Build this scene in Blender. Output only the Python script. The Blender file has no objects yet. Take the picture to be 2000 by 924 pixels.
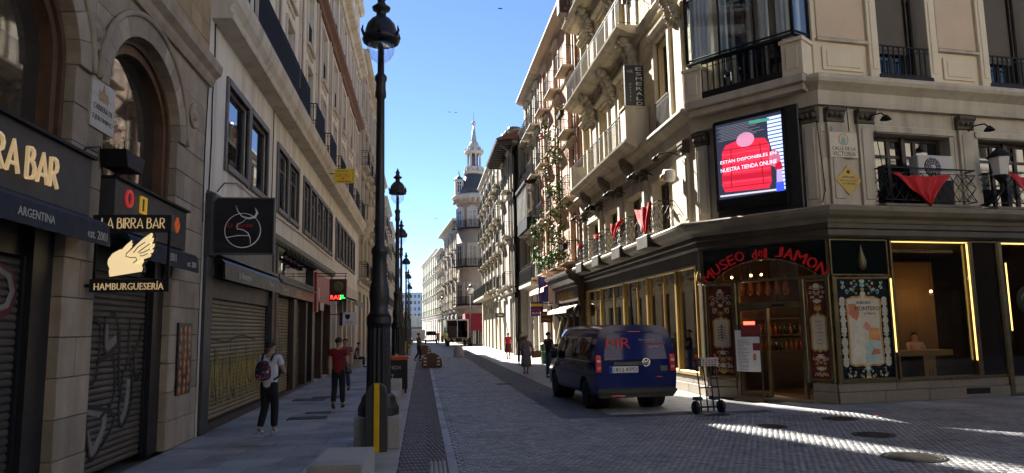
import bpy, bmesh, math, random
import numpy as np
from mathutils import Matrix, Vector
random.seed(7)
scene = bpy.context.scene
R = math.radians
PI = math.pi

# ------------------------------------------------------------------ camera
CAM_H, FOC = 1.85, 1400.0            # eye height, focal length in photo pixels (photo is 2000 wide)
YAW, PITCH, ROLL = 0.125438, 0.127930, 0.0165
_fw = Vector((math.sin(YAW)*math.cos(PITCH), math.cos(YAW)*math.cos(PITCH), math.sin(PITCH)))
_rt = Vector((math.cos(YAW), -math.sin(YAW), 0)); _up = _rt.cross(_fw)
_c, _s = math.cos(ROLL), math.sin(ROLL)
_rt, _up = _rt*_c - _up*_s, _up*_c + _rt*_s
cam = bpy.data.cameras.new('camera'); camo = bpy.data.objects.new('camera', cam)
scene.collection.objects.link(camo); scene.camera = camo
m3 = Matrix((_rt, _up, -_fw)).transposed()
camo.matrix_world = Matrix.Translation((0, 0, CAM_H)) @ m3.to_4x4()
cam.sensor_fit = 'HORIZONTAL'; cam.sensor_width = 36; cam.lens = 36*FOC/2000
cam.clip_start = 0.1; cam.clip_end = 2000

# ------------------------------------------------------------------ light
SUN_AZ, SUN_EL = R(20), R(35.5)     # azimuth measured from the street axis towards the left
sd = Vector((-math.sin(SUN_AZ)*math.cos(SUN_EL), math.cos(SUN_AZ)*math.cos(SUN_EL), math.sin(SUN_EL)))
w = bpy.data.worlds.new('World'); scene.world = w; w.use_nodes = True
nt = w.node_tree; bg = nt.nodes['Background']
sky = nt.nodes.new('ShaderNodeTexSky'); sky.sky_type = 'NISHITA'; sky.sun_disc = False
sky.sun_elevation = SUN_EL; sky.sun_rotation = -SUN_AZ; sky.altitude = 4000
sky.air_density = 0.75; sky.dust_density = 0.25; sky.ozone_density = 3.6
nt.links.new(sky.outputs[0], bg.inputs['Color']); bg.inputs['Strength'].default_value = 0.054
sun = bpy.data.lights.new('sun', 'SUN'); sun.energy = 5.0; sun.angle = R(0.5); sun.color = (1, .95, .86)
suno = bpy.data.objects.new('sun', sun); scene.collection.objects.link(suno)
suno.rotation_euler = sd.to_track_quat('Z', 'Y').to_euler(); suno.location = sd*200
scene.view_settings.view_transform = 'Standard'; scene.view_settings.look = 'None'
scene.view_settings.gamma = 1; scene.view_settings.exposure = 2.5
scene.cycles.max_bounces = 8; scene.cycles.diffuse_bounces = 6; scene.cycles.glossy_bounces = 4
scene.cycles.transparent_max_bounces = 12; scene.cycles.caustics_reflective = False; scene.cycles.caustics_refractive = False
scene.cycles.use_denoising = True

# ------------------------------------------------------------------ materials
MATS = {}
def M(name, col, col2=None, nscale=3.0, rough=.8, metal=0., bump=0., bscale=30., spec=.4, rnd=0., island=0., streak=0., emit=None, estr=0., coat=0., dirt=0., alpha=1., spots=0.):
    if name in MATS: return MATS[name]
    m = bpy.data.materials.new(name); m.use_nodes = True; t = m.node_tree; N, L = t.nodes, t.links
    b = N['Principled BSDF']; b.inputs['Roughness'].default_value = rough; b.inputs['Metallic'].default_value = metal
    b.inputs['Specular IOR Level'].default_value = spec; b.inputs['Coat Weight'].default_value = coat
    b.inputs['Coat Roughness'].default_value = .05; b.inputs['Alpha'].default_value = alpha
    c = (*col, 1); b.inputs['Base Color'].default_value = c
    geo = N.new('ShaderNodeNewGeometry'); out = None
    def mixc(fac, a, bcol, mode='MIX'):
        x = N.new('ShaderNodeMix'); x.data_type = 'RGBA'; x.blend_type = mode
        if isinstance(fac, float): x.inputs[0].default_value = fac
        else: L.new(fac, x.inputs[0])
        for k, v in ((6, a), (7, bcol)):
            if isinstance(v, tuple): x.inputs[k].default_value = v
            else: L.new(v, x.inputs[k])
        return x.outputs[2]
    cur = c
    def noise(scale, detail=5, stretch=None):
        n = N.new('ShaderNodeTexNoise'); n.inputs['Scale'].default_value = scale; n.inputs['Detail'].default_value = detail
        if stretch:
            v = N.new('ShaderNodeVectorMath'); v.operation = 'MULTIPLY'; v.inputs[1].default_value = stretch
            L.new(geo.outputs['Position'], v.inputs[0]); L.new(v.outputs[0], n.inputs['Vector'])
        else: L.new(geo.outputs['Position'], n.inputs['Vector'])
        return n.outputs['Fac']
    def ramp(x, a, bb):
        r = N.new('ShaderNodeMapRange'); r.inputs[1].default_value = a; r.inputs[2].default_value = bb; L.new(x, r.inputs[0]); return r.outputs[0]
    if col2: cur = mixc(ramp(noise(nscale), .32, .68), cur, (*col2, 1))
    if streak:
        f = ramp(noise(1.0, 4, (2.2, 2.2, .18)), .45, .8)
        mm = N.new('ShaderNodeMath'); mm.operation = 'MULTIPLY'; mm.inputs[1].default_value = streak; L.new(f, mm.inputs[0])
        cur = mixc(mm.outputs[0], cur, (col[0]*.35, col[1]*.33, col[2]*.3, 1))
    if dirt:
        f = ramp(noise(.9, 7), .5, .75)
        mm = N.new('ShaderNodeMath'); mm.operation = 'MULTIPLY'; mm.inputs[1].default_value = dirt; L.new(f, mm.inputs[0])
        cur = mixc(mm.outputs[0], cur, (.02, .018, .016, 1))
    if spots:
        vo = N.new('ShaderNodeTexVoronoi'); vo.inputs['Scale'].default_value = 3.2; L.new(geo.outputs['Position'], vo.inputs['Vector'])
        sr = N.new('ShaderNodeMapRange'); sr.inputs[1].default_value = .09; sr.inputs[2].default_value = .06; sr.inputs[4].default_value = spots; L.new(vo.outputs['Distance'], sr.inputs[0])
        cur = mixc(sr.outputs[0], cur, (.05, .048, .046, 1))
    for amt, kind in ((rnd, 0), (island, 1)):
        if amt:
            if kind == 0:
                oi = N.new('ShaderNodeObjectInfo'); src = oi.outputs['Random']
            else: src = geo.outputs['Random Per Island']
            r = N.new('ShaderNodeMapRange'); r.inputs[3].default_value = 1-amt; r.inputs[4].default_value = 1+amt*.6; L.new(src, r.inputs[0])
            cm = N.new('ShaderNodeCombineColor')
            for k in range(3): L.new(r.outputs[0], cm.inputs[k])
            cur = mixc(1.0, cur, cm.outputs[0], 'MULTIPLY')
    if not isinstance(cur, tuple): L.new(cur, b.inputs['Base Color'])
    if rough > .12 and rough < .95:
        rr = N.new('ShaderNodeMapRange'); rr.inputs[3].default_value = max(.05, rough-.12); rr.inputs[4].default_value = min(1, rough+.12)
        L.new(noise(nscale*2.3), rr.inputs[0]); L.new(rr.outputs[0], b.inputs['Roughness'])
    if bump:
        bn = N.new('ShaderNodeBump'); bn.inputs['Strength'].default_value = bump; bn.inputs['Distance'].default_value = .02
        L.new(noise(bscale, 8), bn.inputs['Height']); L.new(bn.outputs[0], b.inputs['Normal'])
    if emit:
        b.inputs['Emission Color'].default_value = (*emit, 1); b.inputs['Emission Strength'].default_value = estr
    MATS[name] = m; return m

def clear_glass(name, tint=(.9, .93, .92), fac=.12, wav=0.0):
    if name in MATS: return MATS[name]
    m = bpy.data.materials.new(name); m.use_nodes = True; t = m.node_tree; N, L = t.nodes, t.links
    N.remove(N['Principled BSDF']); o = N['Material Output']
    tr = N.new('ShaderNodeBsdfTransparent'); tr.inputs[0].default_value = (*tint, 1)
    gl = N.new('ShaderNodeBsdfGlossy'); gl.inputs['Roughness'].default_value = .015; gl.inputs[0].default_value = (1, 1, 1, 1)
    fr = N.new('ShaderNodeFresnel'); ge = N.new('ShaderNodeNewGeometry'); io = N.new('ShaderNodeMapRange'); io.inputs[3].default_value = 1.5; io.inputs[4].default_value = 1/1.5; L.new(ge.outputs['Backfacing'], io.inputs[0]); L.new(io.outputs[0], fr.inputs[0])
    a = N.new('ShaderNodeMath'); a.operation = 'ADD'; a.inputs[1].default_value = fac; L.new(fr.outputs[0], a.inputs[0]); a.use_clamp = True
    mx = N.new('ShaderNodeMixShader'); L.new(a.outputs[0], mx.inputs[0]); L.new(tr.outputs[0], mx.inputs[1]); L.new(gl.outputs[0], mx.inputs[2])
    if wav:
        g = N.new('ShaderNodeNewGeometry'); n = N.new('ShaderNodeTexNoise'); n.inputs['Scale'].default_value = 1.3; L.new(g.outputs['Position'], n.inputs['Vector'])
        bn = N.new('ShaderNodeBump'); bn.inputs['Strength'].default_value = wav; L.new(n.outputs['Fac'], bn.inputs['Height']); L.new(bn.outputs[0], gl.inputs['Normal'])
    L.new(mx.outputs[0], o.inputs[0]); MATS[name] = m; return m

STONE = M('grey_stone', (.40, .335, .255), (.29, .24, .185), 2.2, .85, bump=.5, bscale=18, rnd=.22, streak=.5)
STONE2 = M('yellow_ashlar', (.42, .31, .185), (.34, .25, .15), 2.0, .85, bump=.4, bscale=20, rnd=.16, streak=.2)
CREAM = M('cream_render', (.76, .72, .65), (.68, .645, .575), 1.3, .85, bump=.2, bscale=25, streak=.6)
CREAMT = M('cream_trim', (.62, .57, .48), (.53, .485, .41), 1.6, .85, bump=.2, bscale=25, streak=.65)
REDP = M('brown_pilaster', (.20, .105, .08), (.15, .085, .065), 2, .8, bump=.2)
IRON = M('black_iron', (.010, .010, .011), (.016, .015, .014), 6, .55, 0, spec=.18)
BLACK = M('black_paint', (.012, .013, .016), (.02, .02, .023), 3, .4, bump=.05, spec=.4)
CHAR = M('charcoal_panel', (.03, .032, .036), (.045, .045, .05), 2, .5, spec=.4)
GREYP = M('grey_green_panel', (.12, .125, .115), (.10, .10, .093), 2, .5, streak=.3)
NAVY = M('navy_awning', (.012, .016, .03), (.018, .022, .036), 4, .75, bump=.2, bscale=50)
WOOD = M('weathered_wood', (.13, .068, .038), (.075, .04, .024), 5, .55, bump=.3, bscale=40, streak=.3)
DWOOD = M('dark_wood', (.035, .02, .014), (.05, .028, .018), 5, .5, bump=.1)
GLASS = M('window_glass', (.012, .014, .017), None, rough=.02, spec=.9)
GLASS2 = M('old_window_glass', (.03, .033, .036), (.015, .015, .017), .8, rough=.07, spec=.8, bump=.02, bscale=2)
SLAT = M('shutter_slat', (.12, .105, .09), (.085, .075, .066), 2.5, .55, .4, rnd=.12, streak=.4)
SLATY = M('yellowed_shutter_slat', (.22, .19, .12), (.16, .14, .09), 2.0, .6, .2, rnd=.1, streak=.3)
GRAF = M('graffiti_black', (.008, .008, .009), None, rough=.6)
GRAFW = M('graffiti_pale', (.22, .21, .2), (.16, .15, .15), 4, .6)
GRAFY = M('graffiti_yellow', (.30, .24, .06), (.2, .16, .05), 4, .6)
GRAFR = M('graffiti_maroon', (.10, .015, .02), None, rough=.6)
GRANITE = M('granite', (.42, .41, .39), (.33, .32, .30), 60, .75, bump=.25, bscale=90, rnd=.1, dirt=.35)
SLAB = M('granite_paving', (.34, .345, .355), (.28, .283, .29), 50, .62, bump=.2, bscale=70, rnd=.24, dirt=.7, spots=.7)
SLABR = M('pale_granite_paving', (.34, .33, .31), (.27, .26, .25), 50, .6, bump=.15, bscale=70, rnd=.12, dirt=.3)
COB = M('cobble_stone', (.28, .28, .285), (.20, .20, .205), 3, .5, bump=.2, bscale=60, island=.26, dirt=.5, spec=.5)
JOINT = M('dark_joint_sand', (.085, .083, .08), (.055, .054, .053), 6, .85, bump=.5, bscale=60)
CHANB = M('brown_channel_paver', (.165, .135, .125), (.125, .105, .10), 4, .65, bump=.2, island=.14, dirt=.3)
DARKST = M('dark_strip_paver', (.085, .085, .088), (.06, .06, .063), 15, .6, bump=.2, rnd=.25)
GOLD = M('gold_letter', (.75, .55, .30), None, rough=.4, emit=(1., .72, .38), estr=.05)
GOLDW = M('lit_wing_panel', (.85, .68, .40), None, rough=.4, emit=(1., .76, .40), estr=.13)
WHITEP = M('white_print', (.75, .75, .75), None, rough=.5)
PALE = M('pale_print', (.45, .45, .43), None, rough=.5)
REDPR = M('red_print', (.45, .03, .025), None, rough=.5)
LAMPI = M('lamp_iron', (.014, .014, .018), (.022, .021, .025), 8, .42, .2, bump=.1, bscale=60, spec=.5)
YEL = M('yellow_reflector', (.72, .46, .01), (.6, .38, .01), 6, .45)
JSTONE = M('corner_limestone', (.56, .50, .39), (.47, .42, .33), 1.5, .8, bump=.3, bscale=22, streak=.65)
JSTONE2 = M('corner_ashlar', (.60, .49, .29), (.50, .41, .24), 1.6, .85, bump=.3, bscale=22, rnd=.15)
JCREAM = M('corner_cream_paint', (.72, .62, .45), (.66, .565, .405), 1.2, .75, bump=.1, streak=.15)
JPINK = M('corner_buff_panel', (.62, .48, .33), (.56, .43, .30), 1.5, .8, bump=.1)
PLINTH = M('plinth_granite', (.24, .20, .15), (.18, .155, .12), 25, .6, bump=.15, bscale=60, streak=.3, rnd=.1)
FASC = M('bronze_fascia', (.085, .072, .055), (.06, .052, .04), 2, .5, .3, streak=.3)
BRASS = M('brass_trim', (.66, .46, .16), (.55, .38, .13), 1.2, .34, .65)
BRONZE = M('bronze_frame', (.20, .155, .085), (.14, .11, .06), 5, .35, .7)
BGLASS = M('black_glass_panel', (.006, .009, .008), None, rough=.06, spec=.18)
REDL = M('red_sign_letter', (.34, .012, .018), None, rough=.35, emit=(1, .03, .03), estr=.012)
TILER = M('oxblood_tile', (.13, .028, .018), (.095, .02, .014), 6, .3, spec=.25)
TILEB = M('black_tile', (.008, .013, .016), None, rough=.3, spec=.12)
CREAMTILE = M('cream_tile', (.55, .50, .38), (.48, .43, .33), 8, .35)
OCHT = M('ochre_ornament', (.50, .31, .10), (.38, .22, .08), 20, .5, spec=.2)
TEALT = M('teal_ornament', (.10, .36, .36), (.26, .46, .42), 20, .5, spec=.2)
PALET = M('pale_ornament', (.58, .54, .44), (.46, .42, .34), 20, .5, spec=.2)
REDCLOTH = M('red_shawl', (.55, .012, .015), (.42, .01, .012), 3, .7, bump=.3, bscale=14)
LED = M('warm_led', (.9, .7, .3), None, rough=.4, emit=(1., .62, .16), estr=.5)
BULB = M('warm_bulb', (.9, .7, .4), None, rough=.4, emit=(1., .55, .18), estr=6)
SHOPG = clear_glass('shop_glass', (.88, .87, .83), .0)
SHOPG2 = clear_glass('tinted_shop_glass', (.55, .52, .42), .16, .012)
GLOBE = clear_glass('lamp_globe_glass', (.90, .93, .95), .09)
BAYG = clear_glass('bay_glass', (.82, .88, .9), .1)
CURT = M('white_curtain', (.80, .82, .80), (.70, .73, .72), 3, .9, bump=.2, bscale=8)
LEAF = M('green_leaf', (.045, .12, .015), (.085, .16, .025), 9, .6, island=.4, spec=.2)
FLOWER = M('red_flower', (.50, .02, .02), None, rough=.6)
TILE_ROOF = M('roof_tile', (.20, .10, .07), (.14, .07, .05), 8, .8, bump=.4)
SLATE = M('slate_roof', (.06, .065, .08), (.045, .05, .06), 6, .5, bump=.3)
ROLLB = M('brown_roller_blind', (.105, .085, .065), (.09, .072, .055), 2, .7)

# ------------------------------------------------------------------ building helpers
COLL = scene.collection
WM = {}                                   # world matrix of every object that parents others
I4 = Matrix.Identity(4)
class Fr:                                 # a wall frame: s along the wall (viewer's right), d out of it, z up
    def __init__(s, o, t):
        s.o = Vector(o); s.t = Vector(t).normalized(); s.z = Vector((0, 0, 1)); s.n = s.t.cross(s.z)
    def p(s, a, d, z): return s.o + s.t*a + s.n*d + s.z*z
    def mat(s, a=0, d=0, z=0):
        m = Matrix((s.t, -s.n, s.z)).transposed().to_4x4(); m.translation = s.p(a, d, z); return m
W = Fr((0, 0, 0), (1, 0, 0))              # world: a = x, d = -y
def ray(px, py): return _fw + _rt*((px-1000)/FOC) - _up*((py-462)/FOC)
EYE = Vector((0, 0, CAM_H))
def gp(px, py, z=0.):
    d = ray(px, py); return EYE + d*((z-CAM_H)/d.z)
def sp(F, px, py, d=0.):                  # wall coordinates of a surveyed photo point lying on wall F
    r = ray(px, py); o = F.o + F.n*d
    P = EYE + r*((o-EYE).dot(F.n)/r.dot(F.n)); return (P-F.o).dot(F.t), P.z

class MB:
    def __init__(s): s.v = []; s.f = []; s.m = []; s.sm = []
    def add(s, vs, fs, mi=0, smooth=False):
        k = len(s.v); s.v += [tuple(x) for x in vs]; s.f += [tuple(k+i for i in f) for f in fs]
        s.m += [mi]*len(fs); s.sm += [smooth]*len(fs); return s
    def box(s, F, a0, a1, d0, d1, z0, z1, mi=0):
        P = [F.p(a, d, z) for z in (z0, z1) for d in (d0, d1) for a in (a0, a1)]
        return s.add(P, [(0, 1, 3, 2), (4, 6, 7, 5), (0, 4, 5, 1), (2, 3, 7, 6), (0, 2, 6, 4), (1, 5, 7, 3)], mi)
    def wbox(s, x0, x1, y0, y1, z0, z1, mi=0): return s.box(W, x0, x1, -y1, -y0, z0, z1, mi)
    def quad(s, a, b, c, d, mi=0): return s.add([a, b, c, d], [(0, 1, 2, 3)], mi)
    def prism(s, F, poly, d0, d1, mi=0):  # polygon in (a, z) of wall F, extruded from d0 to d1
        n = len(poly); P = [F.p(a, d0, z) for a, z in poly] + [F.p(a, d1, z) for a, z in poly]
        return s.add(P, [tuple(range(n)), tuple(range(2*n-1, n-1, -1))] + [(i, (i+1) % n, n+(i+1) % n, n+i) for i in range(n)], mi)
    def profile(s, F, prof, a0, a1, mi=0, c0=0., c1=0.):   # moulding profile [(d, z)] swept along the wall; c = mitre slope at the ends
        n = len(prof); P = [F.p(a0+c0*d, d, z) for d, z in prof] + [F.p(a1+c1*d, d, z) for d, z in prof]
        return s.add(P, [(i, (i+1) % n, n+(i+1) % n, n+i) for i in range(n)] + [tuple(range(n)), tuple(range(2*n-1, n-1, -1))], mi)
    def lathe(s, c, prof, n=16, mi=0, smooth=True, axis=(0, 0, 1), seg0=0., seg1=2*PI):
        c = Vector(c); ax = Vector(axis).normalized(); u = ax.orthogonal().normalized(); v = ax.cross(u)
        full = abs(seg1-seg0-2*PI) < 1e-6; k = n if full else n+1; P = []
        for r, h in prof:
            for i in range(k):
                a = seg0+(seg1-seg0)*i/n; P.append(c + ax*h + (u*math.cos(a)+v*math.sin(a))*r)
        fs = []
        for j in range(len(prof)-1):
            for i in range(n):
                i2 = (i+1) % k; fs.append((j*k+i, j*k+i2, (j+1)*k+i2, (j+1)*k+i))
        s.add(P, fs, mi, smooth)
        if full:
            if prof[0][0] > 1e-4: s.add(P[:k], [tuple(range(k-1, -1, -1))], mi)
            if prof[-1][0] > 1e-4: s.add(P[-k:], [tuple(range(k))], mi)
        return s
    def tube(s, pts, r, n=6, mi=0, smooth=True, cap=True):
        pts = [Vector(p) for p in pts]; P = []; m = len(pts); prev = None
        rr = r if isinstance(r, (list, tuple)) else [r]*m
        for i, p in enumerate(pts):
            d = (pts[min(i+1, m-1)]-pts[max(i-1, 0)]); d = d.normalized() if d.length > 1e-9 else Vector((0, 0, 1))
            if prev is None: u = d.orthogonal().normalized()
            else:
                u = prev - d*prev.dot(d); u = u.normalized() if u.length > 1e-6 else d.orthogonal().normalized()
            prev = u; v = d.cross(u)
            P += [p+(u*math.cos(2*PI*k/n)+v*math.sin(2*PI*k/n))*rr[i] for k in range(n)]
        fs = [(i*n+k, i*n+(k+1) % n, (i+1)*n+(k+1) % n, (i+1)*n+k) for i in range(m-1) for k in range(n)]
        s.add(P, fs, mi, smooth)
        if cap: s.add(P[:n], [tuple(range(n-1, -1, -1))], mi); s.add(P[-n:], [tuple(range(n))], mi)
        return s
    def ribbon(s, F, pts, wd, d, mi=0, th=.004):   # flat painted or cut line on wall F, pts in (a, z)
        q = [Vector(p) for p in pts]; m = len(q); L_, R_ = [], []
        for i in range(m):
            t = q[min(i+1, m-1)]-q[max(i-1, 0)]; t = t.normalized() if t.length > 1e-9 else Vector((1, 0)); n = Vector((-t.y, t.x))
            wi = wd[i] if isinstance(wd, (list, tuple)) else wd
            L_.append(q[i]+n*wi/2); R_.append(q[i]-n*wi/2)
        P = [F.p(a.x, d, a.y) for a in L_] + [F.p(a.x, d, a.y) for a in R_] + [F.p(a.x, d-th, a.y) for a in L_] + [F.p(a.x, d-th, a.y) for a in R_]
        fs = []
        for i in range(m-1):
            fs += [(i, i+1, m+i+1, m+i), (2*m+i, 3*m+i, 3*m+i+1, 2*m+i+1), (i, 2*m+i, 2*m+i+1, i+1), (m+i, m+i+1, 3*m+i+1, 3*m+i)]
        return s.add(P, fs, mi)
    def ball(s, c, r, n=10, mi=0, sq=(1, 1, 1)):
        c = Vector(c); P = []; fs = []; h = max(4, n//2)
        for j in range(h+1):
            th = PI*j/h
            for i in range(n): P.append(c+Vector((r*sq[0]*math.sin(th)*math.cos(2*PI*i/n), r*sq[1]*math.sin(th)*math.sin(2*PI*i/n), r*sq[2]*math.cos(th))))
        for j in range(h):
            for i in range(n): fs.append((j*n+i, (j+1)*n+i, (j+1)*n+(i+1) % n, j*n+(i+1) % n))
        return s.add(P, fs, mi, True)
    def mesh(s, name, mats, bev=0., fix=True, seg=1):
        me = bpy.data.meshes.new(name); me.from_pydata(s.v, [], s.f)
        for m in (mats if isinstance(mats, (list, tuple)) else [mats]): me.materials.append(m)
        me.polygons.foreach_set('material_index', s.m); me.polygons.foreach_set('use_smooth', s.sm)
        if fix or bev:
            b = bmesh.new(); b.from_mesh(me)
            bmesh.ops.remove_doubles(b, verts=b.verts, dist=1e-5)
            bmesh.ops.recalc_face_normals(b, faces=b.faces)
            if bev:
                es = [e for e in b.edges if len(e.link_faces) == 2 and e.calc_face_angle(0) > .6]
                bmesh.ops.bevel(b, geom=es, offset=bev, segments=seg, affect='EDGES', clamp_overlap=True)
            b.to_mesh(me); b.free()
        me.update(); return me
def put(name, me, parent=None, mat=None, **pr):
    o = bpy.data.objects.new(name, me); COLL.objects.link(o); mt = mat if mat is not None else I4
    if parent is not None:
        o.parent = parent; o.matrix_parent_inverse = WM[parent.name].inverted()
    o.matrix_basis = mt; WM[o.name] = mt.copy()
    for k, v in pr.items(): o[k] = v
    return o
def ob(name, mb, mats, parent=None, bev=0., mat=None, fix=True, seg=1, **pr):
    return put(name, mb.mesh(name, mats, bev, fix, seg), parent, mat, **pr)
def thing(name, label, cat, loc=(0, 0, 0), group=None, rz=0.):
    m = Matrix.Translation(loc) @ Matrix.Rotation(rz, 4, 'Z')
    o = put(name, None, None, m, label=label, category=cat); o.empty_display_size = .2
    if group: o['group'] = group
    return o
def tag(o, label, cat, group=None):
    o['label'] = label; o['category'] = cat
    if group: o['group'] = group
    return o
def struct(name, mb, mats, **k): return ob(name, mb, mats, kind='structure', **k)
def dup(o, parent=None, mat=None, **pr):           # copy a thing with its parts and sub-parts (meshes shared)
    c = o.copy(); COLL.objects.link(c)
    if parent is not None: c.parent = parent
    if mat is not None: c.matrix_basis = mat
    WM[c.name] = c.matrix_basis.copy()
    for k, v in pr.items(): c[k] = v
    for ch in list(o.children): dup(ch, c)
    return c
_tm = {}
def text_mesh(txt, ext=.0):
    cu = bpy.data.curves.new('t', 'FONT'); cu.body = txt; cu.size = 1; cu.extrude = ext; cu.resolution_u = 2
    o = bpy.data.objects.new('t', cu); me = bpy.data.meshes.new_from_object(o)
    bpy.data.objects.remove(o); bpy.data.curves.remove(cu); return me
def text(name, txt, F, a, z, h, mat, parent, d=.01, width=None, al='c', ext=.006, slant=0., rot=0.):
    me = text_mesh(txt, 0.); n = len(me.vertices); co = np.empty(n*3); me.vertices.foreach_get('co', co); co = co.reshape(-1, 3)
    x0, x1 = co[:, 0].min(), co[:, 0].max(); y0, y1 = co[:, 1].min(), co[:, 1].max()
    sy = h/(y1-y0); sx = (width/(x1-x0)) if width else sy
    X = (co[:, 0]-x0)*sx; wd = (x1-x0)*sx; X -= {'l': 0, 'c': wd/2, 'r': wd}[al]; Z = (co[:, 1]-y0)*sy - h/2
    X = X + Z*slant
    c, s_ = math.cos(rot), math.sin(rot); X, Z = X*c-Z*s_, X*s_+Z*c
    b = bmesh.new(); vs = [b.verts.new(F.p(a+x, d, z+zz)) for x, zz in zip(X, Z)]
    for p in me.polygons:
        try: b.faces.new([vs[i] for i in p.vertices])
        except ValueError: pass
    bmesh.ops.remove_doubles(b, verts=b.verts, dist=1e-5)
    if ext:
        r = bmesh.ops.extrude_face_region(b, geom=list(b.faces)); 
        bmesh.ops.translate(b, verts=[v for v in r['geom'] if isinstance(v, bmesh.types.BMVert)], vec=F.n*ext)
    bmesh.ops.recalc_face_normals(b, faces=b.faces)
    m2 = bpy.data.meshes.new(name); b.to_mesh(m2); b.free(); bpy.data.meshes.remove(me); m2.materials.append(mat)
    return put(name, m2, parent)

def wall_mesh(mb, F, s0, s1, z0, z1, ops, depth=.25, mi=0, d=0., back=True):
    """wall sheet at d with rectangular openings (a0,a1,z0,z1), reveals and a rear sheet"""
    S = sorted({s0, s1, *[v for o in ops for v in o[:2] if s0 < v < s1]}); Z = sorted({z0, z1, *[v for o in ops for v in o[2:4] if z0 < v < z1]})
    for i in range(len(S)-1):
        for j in range(len(Z)-1):
            a, zz = (S[i]+S[i+1])/2, (Z[j]+Z[j+1])/2
            if any(o[0] < a < o[1] and o[2] < zz < o[3] for o in ops): continue
            mb.quad(F.p(S[i], d, Z[j]), F.p(S[i+1], d, Z[j]), F.p(S[i+1], d, Z[j+1]), F.p(S[i], d, Z[j+1]), mi)
    for o in ops:
        if o[1] <= s0 or o[0] >= s1 or o[3] <= z0 or o[2] >= z1: continue
        a0, a1, b0, b1 = max(o[0], s0), min(o[1], s1), max(o[2], z0), min(o[3], z1)
        q = [(a0, b0), (a1, b0), (a1, b1), (a0, b1)]
        for k in range(4):
            (x, y), (x2, y2) = q[k], q[(k+1) % 4]
            mb.quad(F.p(x, d, y), F.p(x, d-depth, y), F.p(x2, d-depth, y2), F.p(x2, d, y2), mi)
_wc = {}
def window(F, a0, a1, z0, z1, parent, d=-.18, fmat=None, gmat=None, nv=2, nh=2, fw=.06, name='window', th=.06):
    """casement window: frame with mullions, and its pane as a sub-part; alike windows share meshes"""
    fmat = fmat or DWOOD; gmat = gmat or GLASS; w_, h_ = round(a1-a0, 3), round(z1-z0, 3); key = (w_, h_, fmat.name, gmat.name, nv, nh, fw, th)
    if key not in _wc:
        L0 = Fr((0, 0, 0), (1, 0, 0)); mb = MB()
        mb.box(L0, 0, fw, 0, th, 0, h_); mb.box(L0, w_-fw, w_, 0, th, 0, h_); mb.box(L0, fw, w_-fw, 0, th, 0, fw); mb.box(L0, fw, w_-fw, 0, th, h_-fw, h_)
        for i in range(1, nv): mb.box(L0, w_*i/nv-fw*.5, w_*i/nv+fw*.5, 0, th*.9, fw, h_-fw)
        for i in range(1, nh):
            zz = h_*(.72 if nh == 2 else i/nh); mb.box(L0, fw, w_-fw, 0, th*.8, zz-fw*.35, zz+fw*.35)
        g = MB(); g.box(L0, fw*.5, w_-fw*.5, .012, .02, fw*.5, h_-fw*.5)
        _wc[key] = (mb.mesh('window', fmat), g.mesh('pane', gmat))
    m = F.mat(a0, d, z0); o = put(name, _wc[key][0], parent, m); put('pane', _wc[key][1], o, m); return o
def railing(mb, F, pts, z0, z1, step=.11, bar=.012, mi=0, bot=.08, lattice=False):
    for (a, d), (a2, d2) in zip(pts, pts[1:]):
        L = math.hypot(a2-a, d2-d); n = max(1, int(L/step))
        for zz, r in ((z1, .022), (z0+bot, .014), (z1-.12, .010)):
            mb.tube([F.p(a, d, zz), F.p(a2, d2, zz)], r, 4, mi, False)
        for i in range(n+1):
            f = i/n; x, y = a+(a2-a)*f, d+(d2-d)*f
            if lattice:
                if i == n: continue
                x2, y2 = a+(a2-a)*(i+1)/n, d+(d2-d)*(i+1)/n
                mb.tube([F.p(x, y, z0+bot), F.p(x2, y2, (z0+z1)/2), F.p(x, y, z1-.12)], bar*.8, 4, mi, False)
                mb.tube([F.p(x2, y2, z0+bot), F.p(x, y, (z0+z1)/2), F.p(x2, y2, z1-.12)], bar*.8, 4, mi, False)
            else: mb.tube([F.p(x, y, z0), F.p(x, y, z1)], bar, 4, mi, False, False)
    return mb
def balcony(F, a0, a1, z, proj, parent, smat, h=1.0, step=.12, slab=.14, lattice=False, brackets=True, bar=.012, inset=.05):
    mb = MB(); mb.profile(F, [(0, z-slab), (proj-.08, z-slab), (proj-.03, z-slab*.5), (proj, z-slab*.4), (proj, z), (0, z)], a0, a1)
    if brackets:
        for x in (a0+.2, a1-.2): mb.prism(Fr(F.p(x, 0, 0), F.n), [(0, z-slab-.35), (.06, z-slab-.33), (proj*.7, z-slab), (0, z-slab)], -.06, .06)
    o = ob('balcony', mb, smat, parent)
    r = MB(); q = proj-inset; railing(r, F, [(a0+inset, 0), (a0+inset, q), (a1-inset, q), (a1-inset, 0)], z, z+h, step, bar, lattice=lattice); ob('railing', r, IRON, o); return o
def shutter(F, a0, a1, z0, z1, parent, mat=SLAT, d=-.2, pitch=.085, name='roller_shutter'):
    mb = MB(); mb.box(F, a0-.05, a0, d-.06, d+.05, z0, z1); mb.box(F, a1, a1+.05, d-.06, d+.05, z0, z1); mb.box(F, a0-.05, a1+.05, d-.09, d-.07, z0, z1)
    o = ob(name, mb, BLACK, parent); L0 = Fr((0, 0, 0), (1, 0, 0)); w_ = a1-a0; k = ('sl', round(w_, 3), mat.name, pitch)
    if k not in _wc:
        q = MB(); q.profile(L0, [(-.03, .004), (.0, .004), (.016, pitch*.3), (.016, pitch*.62), (.0, pitch*.96), (-.03, pitch*.96)], 0, w_); _wc[k] = q.mesh('slat', mat)
    n = int((z1-z0)/pitch)
    for i in range(n): put('slat', _wc[k], o, F.mat(a0, d, z0+i*pitch))
    return o
_skn = []
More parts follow.
